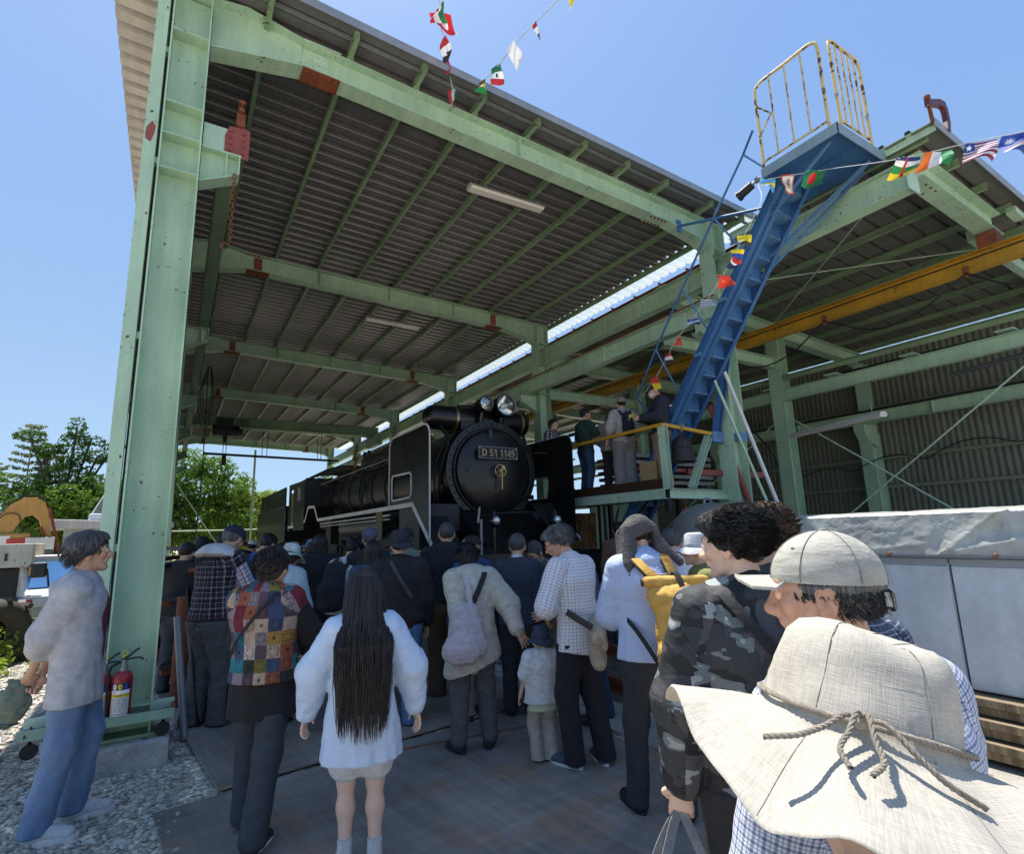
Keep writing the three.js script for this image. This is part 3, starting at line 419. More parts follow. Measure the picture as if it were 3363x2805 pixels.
    mesh('hand_rail', [rod([s * 0.93, 3.2, -10], [s * 0.95, 3.2, -16.8], 0.018), ...[-10.5, -12, -13.5, -15, -16.5].map((z) => rod([s * 0.8, 3.14, z], [s * 0.95, 3.2, z], 0.012))], M.greySteel, L);
    mesh('cylinder', [rod([s * 1.05, 1.0, -9.2], [s * 1.05, 1.0, -10.2], 0.36, 0.36, 28), rod([s * 1.05, 1.55, -9.1], [s * 1.05, 1.55, -10.3], 0.24, 0.24, 24), bb(s * 1.05 - 0.3, s * 1.05 + 0.3, 1.0, 1.6, -10.2, -9.2)], M.locoMatt, L);
    mesh('air_tank', [rod([s * 1.12, 1.85, -10.2], [s * 1.12, 1.85, -13.2], 0.17, 0.17, 20)], mat({ color: [0.12, 0.12, 0.09], map: grime, roughness: 0.4 }), L);
    mesh('pipe', [rod([s * 1.3, 2.02, -9.6], [s * 1.3, 2.02, -15], 0.02), rod([s * 1.3, 1.95, -9.6], [s * 1.3, 1.95, -15], 0.014)], M.white, L);
    for (const z of [-10.9, -12.5, -14.1, -15.7]) { const w = mesh('driving_wheel', [new THREE.TorusGeometry(0.64, 0.06, 10, 40).rotateY(Math.PI / 2), rod([-0.05, 0, 0], [0.05, 0, 0], 0.16), ...[0, 1, 2, 3, 4, 5, 6, 7].map((i) => { const a = i / 8 * 2 * Math.PI; return rod([0, 0, 0], [0, 0.6 * Math.cos(a), 0.6 * Math.sin(a)], 0.08, 0.05); })], M.locoMatt, L); w.position.set(s * 0.56, 0.88, z); }
    mesh('side_rod', [bar([s * 0.72, 0.75, -10.9], [s * 0.72, 0.75, -15.7], 0.05, 0.12), bar([s * 1.0, 1.0, -9.9], [s * 0.8, 0.8, -12.5], 0.06, 0.1)], M.greySteel, L);
    mesh('valve_gear', [bb(s * 1.1 - 0.05, s * 1.1 + 0.05, 1.2, 1.75, -11.9, -11.7), bar([s * 1.0, 1.5, -10.2], [s * 1.05, 1.4, -11.8], 0.05, 0.06), bb(s * 1.2 - 0.1, s * 1.2 + 0.1, 1.5, 2.1, -14.4, -13.9)], M.locoMatt, L);
  }
  mesh('side_tool_box', bb(-1.3, -1.0, 1.35, 2.1, -9.1, -8.2), M.locoGrey, L); mesh('side_tool_box', bb(1.0, 1.3, 1.35, 2.1, -9.1, -8.2), M.loco, L);
  mesh('olive_panel', bb(-1.33, -1.31, 1.5, 2.1, -10.3, -9.95), M.olive, L);
  // front deck, buffer beam and lamps
  mesh('front_deck', [bb(-1.3, 1.3, 1.28, 1.36, -9.2, -6.85), ext([[6.95, 1.36], [8.3, 1.36], [8.3, 2.1], [8.05, 2.02], [7.6, 1.72], [7.1, 1.45]], 1.3).rotateY(Math.PI / 2).translate(-0.65, 0, 0)], M.loco, L);
  mesh('deck_panel', bb(-1.28, -0.66, 1.7, 2.13, -8.1, -8.07), mat({ color: [0.06, 0.06, 0.07], map: sootMap, roughness: 0.6 }), L);
  mesh('deck_panel', bb(0.62, 1.28, 1.4, 2.0, -8.1, -8.07), M.locoMatt, L);
  mesh('buffer_beam', [bb(-1.3, 1.3, 0.85, 1.28, -6.95, -6.85), bb(-0.15, 0.15, 0.8, 1.1, -6.85, -6.5)], M.locoMatt, L);
  stuff(mesh('frame_and_trucks', [bb(-0.5, 0.5, 0.7, 1.9, -17.5, -8.3), bb(-0.55, 0.55, 0.4, 0.85, -9.2, -7.4), bb(-0.9, 0.9, 1.9, 2.15, -17, -9.5)], M.locoMatt, L));
  for (const x of [-0.63, 0.45]) { const m = mesh('marker_lamp', [sph(0.09, x, 1.82, -7.0, 16), rod([x, 1.36, -7.0], [x, 1.75, -7.0], 0.025), rod([x, 1.9, -7], [x, 1.97, -7], 0.04, 0.02)], M.loco, L); mesh('lens', sph(0.062, x, 1.83, -6.945, 14), mat({ color: [0.75, 0.77, 0.78], metalness: 0.6, roughness: 0.12 }), m); }
  mesh('front_handrail', [tube([[-0.55, 1.9, -7.9], [-0.3, 1.95, -7.3], [0.5, 1.95, -7.3], [0.9, 1.9, -7.8]], 0.014)], M.locoMatt, L);
  mesh('coupler_rod', [rod([-0.9, 1.36, -6.9], [-0.9, 1.85, -6.9], 0.02), rod([-0.96, 1.8, -6.88], [-0.93, 2.02, -6.88], 0.018)], M.greySteel, L);
  // cab
  const roof = []; for (let i = 0; i < 8; i++) { const a0 = R(28 + i * 15.5), a1 = R(28 + (i + 1) * 15.5); roof.push(bar([1.52 * Math.cos(a0), 2.72 + 1.08 * Math.sin(a0), -18.1], [1.52 * Math.cos(a1), 2.72 + 1.08 * Math.sin(a1), -18.1], 2.7, 0.05)); }
  const cab = mesh('cab', [ext([[16.85, 1.9], [16.85, 3.3], [17.3, 3.35], [19.4, 3.4], [19.4, 1.9], [19.1, 1.9], [19.1, 3.2], [18.6, 3.2], [18.6, 1.9]], 0.03).rotateY(Math.PI / 2).translate(-1.37, 0, 0), ext([[16.85, 1.9], [16.85, 3.3], [19.4, 3.4], [19.4, 1.9]], 0.03).rotateY(Math.PI / 2).translate(1.34, 0, 0), bb(-1.35, 1.35, 1.9, 3.4, -16.9, -16.85)], M.loco, L);
  mesh('cab_roof', roof, M.locoMatt, L);
  mesh('cab_window', [ext([[17.5, 2.8], [17.9, 2.8], [17.9, 3.1], [17.82, 3.2], [17.58, 3.2], [17.5, 3.1]], 0.006).rotateY(Math.PI / 2).translate(-1.378, 0, 0)], mat({ color: [0.5, 0.55, 0.6], roughness: 0.08, metalness: 0.4 }), cab);
  mesh('cab_door', bb(-1.35, -1.32, 2.0, 3.1, -19.1, -18.6), M.olive, cab); mesh('cab_post', bb(-1.385, -1.36, 2.05, 2.5, -17.0, -16.9), M.olive, cab);
  mesh('cab_step', [bb(-1.4, -1.1, 1.98, 2.06, -19.2, -18.3), bb(-1.385, -1.375, 2.0, 2.05, -19.2, -18.3)], M.whitePaint, L);
  mesh('roof_fitting', [rod([0, 3.7, -15.2], [0, 4.05, -15.2], 0.06, 0.05), rod([-0.2, 3.75, -14.9], [-0.2, 3.95, -14.9], 0.05), new THREE.TorusGeometry(0.06, 0.012, 6, 14).translate(-0.9, 3.5, -17.2), new THREE.TorusGeometry(0.06, 0.012, 6, 14).translate(-1.0, 3.42, -18.4)], M.locoMatt, L);
  mesh('safety_valve', [rod([-0.55, 3.45, -14.6], [-0.55, 3.85, -14.6], 0.035), rod([-0.55, 3.85, -14.6], [-0.55, 3.95, -14.6], 0.055, 0.045), rod([-0.75, 3.45, -14.6], [-0.3, 3.45, -14.6], 0.028), rod([-0.62, 3.7, -14.6], [-0.48, 3.7, -14.6], 0.05)], M.copper, L);
  mesh('boiler_pipe', [tube([[-0.7, 3.2, -11], [-0.72, 3.22, -13], [-0.6, 3.4, -14.4], [-0.65, 3.3, -16.5]], 0.02), tube([[-0.84, 2.9, -10.6], [-0.86, 2.4, -11], [-0.88, 2.2, -11]], 0.03), tube([[-0.86, 3.0, -12.6], [-0.9, 2.5, -12.7], [-0.92, 2.2, -12.6]], 0.025)], M.locoMatt, L);
  const T = thing('tender', 'black coal tender coupled behind the locomotive cab with tree reflections tinted green into its side', 'tender', [CX, 0, -20.2]);
  mesh('tank', [rbx(2.7, 1.55, 7.0, 0, 2.0, -3.6, 0.05)], mat({ color: [0.03, 0.034, 0.024], map: sootMap, roughness: 0.3 }), T); mesh('coal_bunker', [bb(-1.33, -1.28, 2.77, 3.42, -6.2, -0.2), bb(1.28, 1.33, 2.77, 3.42, -6.2, -0.2), bb(-1.3, 1.3, 2.77, 3.1, -6.2, -6.1)], M.loco, T);  // tank colour carries the green mirrored from the sunlit trees
  mesh('underframe', [bb(-1.2, 1.2, 1.0, 1.22, -7.1, -0.1)], M.locoMatt, T); for (const z of [-1.2, -2.6, -4.8, -6.2]) for (const s of [-1, 1]) mesh('wheel', rod([s * 0.5, 0.6, z], [s * 0.6, 0.6, z], 0.43, 0.43, 28), M.locoMatt, T);
}
// ---------------------------------------------------------------- viewing platform, blue stairway and what hangs there
const DECK = 2.25;
{
  const p = thing('viewing_platform', 'raised steel platform with a yellow rail beside the smokebox where visitors stand', 'platform');
  const x0 = 6.3, z0 = -5.85, z1 = -9.6;
  mesh('deck_plate', bb(x0 + 0.02, 7.5, DECK - 0.02, DECK, z1, z0 - 0.02), M.greySteel, p);
  mesh('edge_beam', cbeam(V(x0, DECK - 0.09, z1), V(x0, DECK - 0.09, z0), 0.08, 0.15, 0.008), M.greenPale, p);
  mesh('edge_beam', cbeam(V(7.75, DECK - 0.12, -5.6), V(x0 + 0.1, DECK - 0.09, z0), 0.07, 0.14, 0.008), M.greenPale, p);
  mesh('toe_board', bb(x0 + 0.03, x0 + 0.045, DECK + 0.001, DECK + 0.15, -8.6, z0 - 0.05), mat({ color: [0.2, 0.24, 0.2], map: rustMap, roughness: 0.8 }), p);
  const corner = mesh('post', cbeam(V(x0 + 0.05, DECK - 0.02, z0), V(x0 + 0.02, DECK + 0.96, z0), 0.14, 0.075, 0.008, V(1, 0, 0)), M.greenPale, p);
  stuff(mesh('bolts', [[0.84], [0.7], [0.08]].map(([y]) => bolt([x0 + 0.05, DECK + y, z0 + 0.04], 0.013, 0.012)), M.greenShaded, corner));
  mesh('post', bb(x0 - 0.02, x0 + 0.05, 0, DECK + 0.93, -8.7, -8.63), M.green, p);
  mesh('post', cbeam(V(6.72, DECK, -5.72), V(7.2, 3.1, -5.7), 0.12, 0.07, 0.008, V(1, 0, 0)), M.greenPale, p);
  mesh('hand_rail', [bar([x0, 3.205, -8.68], [x0, 3.215, z0 + 0.03], 0.06, 0.05)], M.yellow, p);
  mesh('hand_rail', [bar([x0, 3.215, z0 + 0.02], [7.22, 3.1, -5.66], 0.06, 0.05)], M.yellow, p);
  mesh('support_leg', [rod([x0 + 0.1, 0, -7.4], [x0 + 0.1, DECK - 0.1, -7.4], 0.03), rod([6.5, 0.3, -8.6], [6.9, DECK - 0.1, -6.8], 0.02), rod([7.3, 0, -8.6], [7.3, DECK, -8.6], 0.03), bb(x0 + 0.02, x0 + 0.1, 1.9, DECK - 0.16, z0 - 0.08, z0)], M.darkSteel, p);
  mesh('far_rail', [rod([7.5, 3.2, -9.55], [6.4, 3.2, -9.55], 0.02), rod([7.5, 2.75, -9.55], [6.4, 2.75, -9.55], 0.016)], M.greenShaded, p);
  mesh('joist', [6.6, 7.0, 7.4].map((x) => bb(x - 0.03, x + 0.03, DECK - 0.12, DECK - 0.025, z1, z0 - 0.1)), M.greenShaded, p);
}
{
  const s = thing('blue_stairway', 'steep narrow blue steel stairway climbing from the platform up to the roof landing', 'stairs');
  const xl = 6.8, xr = 7.21, dir = V(0, 2.46, 1.93).normalize(), up = (t, x, o = 0) => V(x, 3.4 + 2.46 * t, -5.99 + 1.93 * t);
  // side strings: from the ground to the landing, square to the slope
  for (const [x, k] of [[xl, 1], [xr, -1]]) mesh('stringer', [bar(up(-1.36, x - k * 0.03), up(1.2, x - k * 0.03), 0.008, 0.2), ...[-1, 1].map((q) => bar(up(-1.36, x).add(V(0, -0.096 * q * 0.617, 0.096 * q * 0.787)), up(1.2, x).add(V(0, -0.096 * q * 0.617, 0.096 * q * 0.787)), 0.07, 0.009))], M.blue, s);
  mesh('side_channel', [hbeam(up(-0.55, xl - 0.085), up(1.14, xl - 0.085), 0.09, 0.13, 0.012, 0.012, V(0, 1, 0))], M.blue, s);
  for (let i = -14; i < 12; i++) { const t = i * 0.0985 + 0.04; const q = up(t, 0); mesh('tread', bb(xl + 0.01, xr - 0.01, q.y - 0.012, q.y + 0.012, q.z - 0.1, q.z + 0.09), M.blueLight, s); const q2 = up(t + 0.0985, 0); mesh('back_plate', [bar([(xl + xr) / 2 + 0.05, q.y + 0.014, q.z + 0.085], [(xl + xr) / 2 + 0.05, q2.y - 0.014, q2.z - 0.095], 0.27, 0.006, [0, 0, 1]), bar([xl + 0.05, q.y + 0.1, q.z + 0.087], [xl + 0.05, q2.y - 0.014, q2.z - 0.095], 0.08, 0.006, [0, 0, 1])], M.blue, s); }
  for (const t of [-0.12, 0.34, 0.62]) { const q = up(t, xl - 0.1); mesh('clip', bb(xl - 0.16, xl + 0.02, q.y - 0.03, q.y + 0.03, q.z - 0.06, q.z + 0.06), M.blueLight, s); }
  // landing
  const L = mesh('landing', [bb(6.5, 7.63, 6.33, 6.345, -3.85, -2.86), bb(6.5, 7.63, 6.28, 6.40, -2.865, -2.85), bb(6.49, 6.5, 6.28, 6.4, -3.85, -2.85), bb(6.5, 7.63, 6.28, 6.4, -3.86, -3.85), bb(7.0, 7.05, 6.28, 6.33, -3.85, -2.87)], M.blue, s);
  mesh('landing_edge', [bb(6.48, 6.489, 6.27, 6.41, -3.86, -2.84), bb(6.48, 7.64, 6.27, 6.41, -2.849, -2.84)], mat({ color: [0.3, 0.42, 0.5], map: paintMap, roughness: 0.6 }), L);
  mesh('landing_brace', [bar([7.45, 6.3, -2.95], up(0.86, xr + 0.01), 0.03, 0.05), bar([7.6, 6.28, -3.1], up(0.76, xr + 0.02), 0.025, 0.04), bar([6.6, 6.3, -3.0], up(0.98, xl), 0.025, 0.04)], M.blueLight, s);
  // hand rail on the open side with its braces, struts to the shed
  mesh('hand_rail', poly([[6.55, 7.1, -3.95], [6.72, 6.98, -4.24], [6.73, 6.3, -4.85], [6.73, 5.23, -5.73], [6.74, 4.61, -6.24], [6.75, 3.9, -6.77], [6.78, 3.5, -6.5]], 0.018), M.blue, s);
  for (const [a, t] of [[[6.73, 6.3, -4.85], 0.83], [[6.73, 5.43, -5.55], 0.44], [[6.74, 4.61, -6.24], 0.1], [[6.72, 6.98, -4.24], 1.17]]) mesh('rail_brace', rod(a, up(t, xl - 0.02), 0.015), M.blueLight, s);
  mesh('strut', [rod([6.72, 6.5, -5.5], up(1.06, xl), 0.022), bb(6.68, 6.76, 6.4, 6.6, -5.52, -5.49)], M.blue, s);
  mesh('strut', [bar([7.5, 6.2, -5.55], up(0.8, xr), 0.04, 0.06)], M.greenShaded, s);
  mesh('wall_bracket', [bb(7.2, 7.66, 2.97, 3.14, -5.72, -5.62), bb(7.6, 7.8, 2.99, 3.12, -5.62, -5.44), ...[[7.3, 3.08], [7.52, 3.06]].map(([x, y]) => bolt([x, y, -5.62], 0.02, 0.015))], M.blueLight, s);
  mesh('post', hbeam(V(7.35, 3.12, -5.68), V(7.3, 4.35, -5.3), 0.1, 0.1, 0.01, 0.008, V(1, 0, 0)), M.blue, s);
  const gate = (name, label, a, b, n, mid) => { const t = thing(name, label, 'gate'), A = A3(a), B = A3(b), P = (u, v) => A.clone().lerp(B, u).add(V(0, v, 0)), r = 0.02;
    mesh('frame', [tube([P(0, -0.08), P(0, 1.12), P(0.015, 1.2), P(0.1, 1.24), P(0.9, 1.24), P(0.985, 1.2), P(1, 1.12), P(1, -0.08)].flatMap((p, i, l) => i ? [l[i - 1].clone().lerp(p, 0.5), p] : [p]), r, 80, 8), rod(P(0, 0.06), P(1, 0.06), 0.014)], M.gate, t);
    for (let i = 1; i <= n; i++) mesh('bar', rod(P(i / (n + 1), 0.06), P(i / (n + 1), 1.23), 0.011), M.gate, t);
    if (mid) mesh('bar', [rod(P(0.02, 0.9), P(0.22, 0.68), 0.011), rod(P(0.22, 0.68), P(0.02, 0.48), 0.011)], M.gate, t); return t; };
  gate('guard_gate', 'rusty cream guard rail with four bars on the left of the roof landing', [6.5, 6.44, -3.82], [6.5, 6.44, -2.94], 3, true);
  gate('guard_gate', 'rusty yellow guard rail with close bars on the near side of the roof landing', [6.62, 6.44, -2.86], [7.35, 6.44, -2.86], 4);
  const f = thing('flood_lamp', 'small dark cylindrical flood lamp clamped under the roof landing', 'lamp', [6.47, 6.26, -4.02]);
  mesh('body', [rod([-0.02, -0.06, -0.16], [0, 0.0, 0.02], 0.06, 0.055, 18), rod([-0.025, -0.075, -0.2], [-0.02, -0.06, -0.16], 0.07, 0.07, 18)], M.darkSteel, f); mesh('clamp', [rod([0, 0, 0], [0.03, 0.06, 0.12], 0.02), bx(0.05, 0.06, 0.05, 0.02, 0.04, 0.08)], M.greySteel, f); mesh('lens', rod([-0.0285, -0.081, -0.21], [-0.026, -0.077, -0.202], 0.055, 0.055, 18), M.white, f);
  const c = thing('screw_clamp', 'large red screw clamp fixed on the top corner of the side building roof', 'clamp', [7.95, 6.5, -2.3]);
  mesh('frame', [ext([[0.02, -0.02], [0.08, -0.02], [0.13, 0.12], [0.13, 0.32], [0.08, 0.4], [-0.05, 0.38], [-0.42, 0.22], [-0.42, 0.15], [-0.07, 0.29], [0.04, 0.31], [0.06, 0.26], [0.06, 0.12]], 0.045, 0.008)], mat({ color: [0.12, 0.03, 0.045], map: grime, roughness: 0.5 }), c);
  mesh('screw', [rod([-0.385, 0.26, 0.02], [-0.36, -0.05, 0.02], 0.022), rod([-0.385, 0.26, 0.02], [-0.387, 0.3, 0.02], 0.035)], M.rust, c); mesh('handle', rod([-0.62, 0.02, 0.1], [-0.3, 0.22, -0.02], 0.01), M.rust, c);
}
{
  const b = thing('bronze_bell', 'dark bronze temple bell hanging from the yellow platform rail', 'bell', [6.6, 2.64, -5.74]);
  mesh('body', lathe([[0.0, 0.4], [0.05, 0.4], [0.11, 0.37], [0.145, 0.3], [0.155, 0.2], [0.165, 0.08], [0.19, 0.03], [0.195, 0.0], [0.175, -0.01], [0.15, 0.03], [0.13, 0.25]], 36), mat({ color: [0.055, 0.05, 0.05], map: grime, roughness: 0.55, metalness: 0.5 }), b, true);
  stuff(mesh('bands', [0.07, 0.2, 0.215, 0.32].map((y) => new THREE.TorusGeometry(y > 0.3 ? 0.137 : y > 0.1 ? 0.156 : 0.168, 0.005, 6, 36).rotateX(Math.PI / 2).translate(0, y, 0)), M.darkSteel, b));
  stuff(mesh('knobs', [...Array(24)].map((_, i) => sph(0.008, 0.152 * Math.cos(i * 0.785), 0.25 + 0.022 * (i % 3), 0.152 * Math.sin(i * 0.785), 6)), M.darkSteel, b));
  mesh('crown', new THREE.TorusGeometry(0.035, 0.014, 8, 14).translate(0, 0.42, 0), M.darkSteel, b); mesh('rope', [tube([[0, 0.45, 0], [0.02, 0.52, 0.02], [0.03, 0.58, 0.03]], 0.009), new THREE.TorusGeometry(0.045, 0.01, 6, 14).rotateY(1.2).translate(0.03, 0.55, -0.02)], mat({ color: [0.3, 0.24, 0.15], roughness: 0.9 }), b);
  const k = thing('cardboard_box', 'brown cardboard box standing on the platform behind the corner post', 'box', [6.62, DECK, -6.35], 0.1);
  mesh('carton', rbx(0.36, 0.46, 0.34, 0, 0.23, 0, 0.008), mat({ color: [0.42, 0.3, 0.15], map: grime, roughness: 0.85 }), k); mesh('tape', bb(-0.03, 0.03, 0.02, 0.463, -0.172, 0.172), mat({ color: [0.5, 0.38, 0.2], roughness: 0.4 }), k);
}
// ---------------------------------------------------------------- things standing round the shed
{
  const f = thing('concrete_footing', 'low chipped concrete footing block under the front left post', 'footing', [-0.29, 0, -5.72]);
  const g = new THREE.BoxGeometry(0.78, 0.2, 0.86, 26, 7, 26).translate(0, 0.1, 0), p = g.attributes.position; for (let i = 0; i < p.count; i++) { const x = p.getX(i), y = p.getY(i), z = p.getZ(i), e = (Math.abs(z) > 0.42 || Math.abs(x) > 0.38) && y > 0.17 ? 0.022 : 0.005; p.setXYZ(i, x + e * n3(x * 14, y * 14, z * 14), y + (y > 0.19 ? e * n3(x * 16, 3, z * 16) - e * 0.6 : 0), z + e * n3(z * 13, x * 13, y * 13)); } g.computeVertexNormals(); mesh('block', g, M.concrete, f);
  const c = thing('hand_cart', 'rusty green steel cart with caster wheels standing against the front left post', 'cart', [-0.36, 0.2, -5.42]);
  const cm = mat({ color: [0.36, 0.5, 0.38], map: rustMap, roughness: 0.75 });
  mesh('side_rail', cbeam(V(-0.45, 0.165, 0.1), V(0.48, 0.165, 0.1), 0.035, 0.065, 0.006), mat({ color: [0.33, 0.5, 0.38], map: paintMap, roughness: 0.6 }), c); mesh('side_rail', cbeam(V(-0.45, 0.165, -0.12), V(0.48, 0.165, -0.12), 0.035, 0.12, 0.006), M.greenPale, c);
  mesh('end_rail', [bb(0.46, 0.485, 0.13, 0.2, -0.12, 0.1)], M.rust, c); mesh('deck', bb(-0.45, 0.48, 0.15, 0.158, -0.1, 0.09), mat({ color: [0.62, 0.6, 0.5], map: rustMap, roughness: 0.9 }), c);
  for (const x of [-0.38, 0.41]) { const k = mesh('caster', [bb(x - 0.05, x + 0.05, 0.125, 0.135, 0.02, 0.1), bar([x - 0.03, 0.13, 0.06], [x, 0.05, 0.06], 0.06, 0.008, [0, 0, 1]), bar([x + 0.03, 0.13, 0.06], [x, 0.05, 0.06], 0.06, 0.008, [0, 0, 1])], M.greySteel, c); mesh('wheel', rod([x, 0.05, 0.042], [x, 0.05, 0.078], 0.05, 0.05, 24), M.rubber, k); }
  const ext1 = (label, x, z, s, txt) => {
    const e = thing('fire_extinguisher', label, 'fire extinguisher', [x, 0.36, z]); e.scale.setScalar(s);
    mesh('cylinder', lathe([[0.001, 0], [0.058, 0], [0.062, 0.01], [0.062, 0.27], [0.056, 0.3], [0.038, 0.32], [0.022, 0.326]], 32), mat({ color: [0.42, 0.018, 0.03], map: grime, roughness: 0.35 }), e, true);
    mesh('collar', [rod([0, 0.322, 0], [0, 0.36, 0], 0.026, 0.024, 20), rod([0, 0.36, 0], [0, 0.4, 0], 0.018, 0.018, 14)], M.greySteel, e);
    const dg = mat({ color: [0.02, 0.05, 0.04], roughness: 0.4 }); mesh('lever', [tube([[-0.02, 0.4, 0], [0.02, 0.42, 0], [0.06, 0.455, 0], [0.085, 0.47, 0]], 0.009), tube([[0, 0.395, 0], [0.05, 0.405, 0], [0.1, 0.4, 0], [0.115, 0.385, 0]], 0.008)], dg, e);
    mesh('safety_pin', [new THREE.TorusGeometry(0.016, 0.005, 8, 16).translate(0, 0.445, 0.01), rod([-0.01, 0.415, 0.01], [0, 0.43, 0.01], 0.008)], mat({ color: [0.6, 0.42, 0.05], roughness: 0.4 }), e);
    mesh('hose', tube([[-0.02, 0.385, 0], [-0.075, 0.36, 0.01], [-0.085, 0.25, 0.01], [-0.08, 0.1, 0.02], [-0.075, 0.03, 0.02]], 0.009, 30, 8), M.rubber, e);
    const lab = canvasTex(192, 256, (g, w, h) => { g.fillStyle = '#d9d7d2'; g.fillRect(0, 0, w, h); g.fillStyle = '#1c2350'; g.fillRect(0, 0, w, 52); ['#e8e4da', '#e2c22a', '#2c4aa0'].forEach((c, i) => { g.fillStyle = c; g.beginPath(); g.arc(34 + i * 58, 27, 21, 0, 7); g.fill(); g.fillStyle = '#222'; g.fillRect(28 + i * 58, 20, 12, 12); }); g.fillStyle = '#f3f1ec'; g.fillRect(0, 52, w, 26); g.fillStyle = '#222'; g.font = 'bold 20px sans-serif'; g.fillText(txt ? 'ABC' : 'PAN', 12, 73); g.fillStyle = '#d7b21f'; g.fillRect(0, 80, w, 24); g.fillStyle = '#222'; g.font = 'bold 18px sans-serif'; g.fillText('PAN-10', 50, 98); g.fillStyle = '#6c6a68'; for (let k = 0; k < 13; k++) for (let x = 8; x < 170;) { const L = 6 + rnd() * 26; g.fillRect(x, 112 + k * 8, L, 4); x += L + 5 + rnd() * 6; } g.fillStyle = '#a02026'; g.fillRect(0, 222, w, 5); });
    const lg = new THREE.CylinderGeometry(0.0628, 0.0628, 0.235, 20, 1, true, -1.05, 1.9).translate(0, 0.135, 0); mesh('label', lg, mat({ map: lab, roughness: 0.45 }), e, true); return e; };
  ext1('larger red fire extinguisher with hose and printed label on the cart', -0.235, -5.39, 1.06); ext1('smaller red fire extinguisher half hidden behind the man in grey hoodie', -0.36, -5.46, 1.0, 1);
  const l = thing('leaning_pipes', 'grey pipe and brown steel angles leaning beside the front left post', 'pipes', [0.12, 0, -5.9]);
  mesh('pipe', rod([0.1, 0.02, 0.1], [-0.02, 1.0, -0.1], 0.03), M.greySteel, l); mesh('steel_angle', bar([0.22, 0, -0.1], [0.05, 1.25, -0.2], 0.06, 0.012), M.darkSteel, l); mesh('steel_angle', bar([0.27, 0, -0.25], [0.12, 1.5, -0.25], 0.1, 0.05), M.darkSteel, l);
  const s = thing('scrap_stack', 'dark rusty stack of steel bars beside the left side of the shed', 'scrap', [0.2, 0, -8.4]);
  for (let i = 0; i < 26; i++) mesh('steel_bar', bar([rr(-0.4, 0.35), 0.08 + 0.06 * i, rr(-0.9, -0.5)], [rr(-0.4, 0.35), 0.08 + 0.06 * i, rr(0.6, 1.0)], rr(0.08, 0.22), 0.05), [M.rust, M.darkSteel, M.rust][i % 3], s);
  mesh('rusty_drum', rod([0.02, 0, 1.5], [0.02, 1.1, 1.5], 0.12, 0.12, 20), mat({ color: [0.55, 0.5, 0.42], map: rustMap, roughness: 0.85 }), s);
}
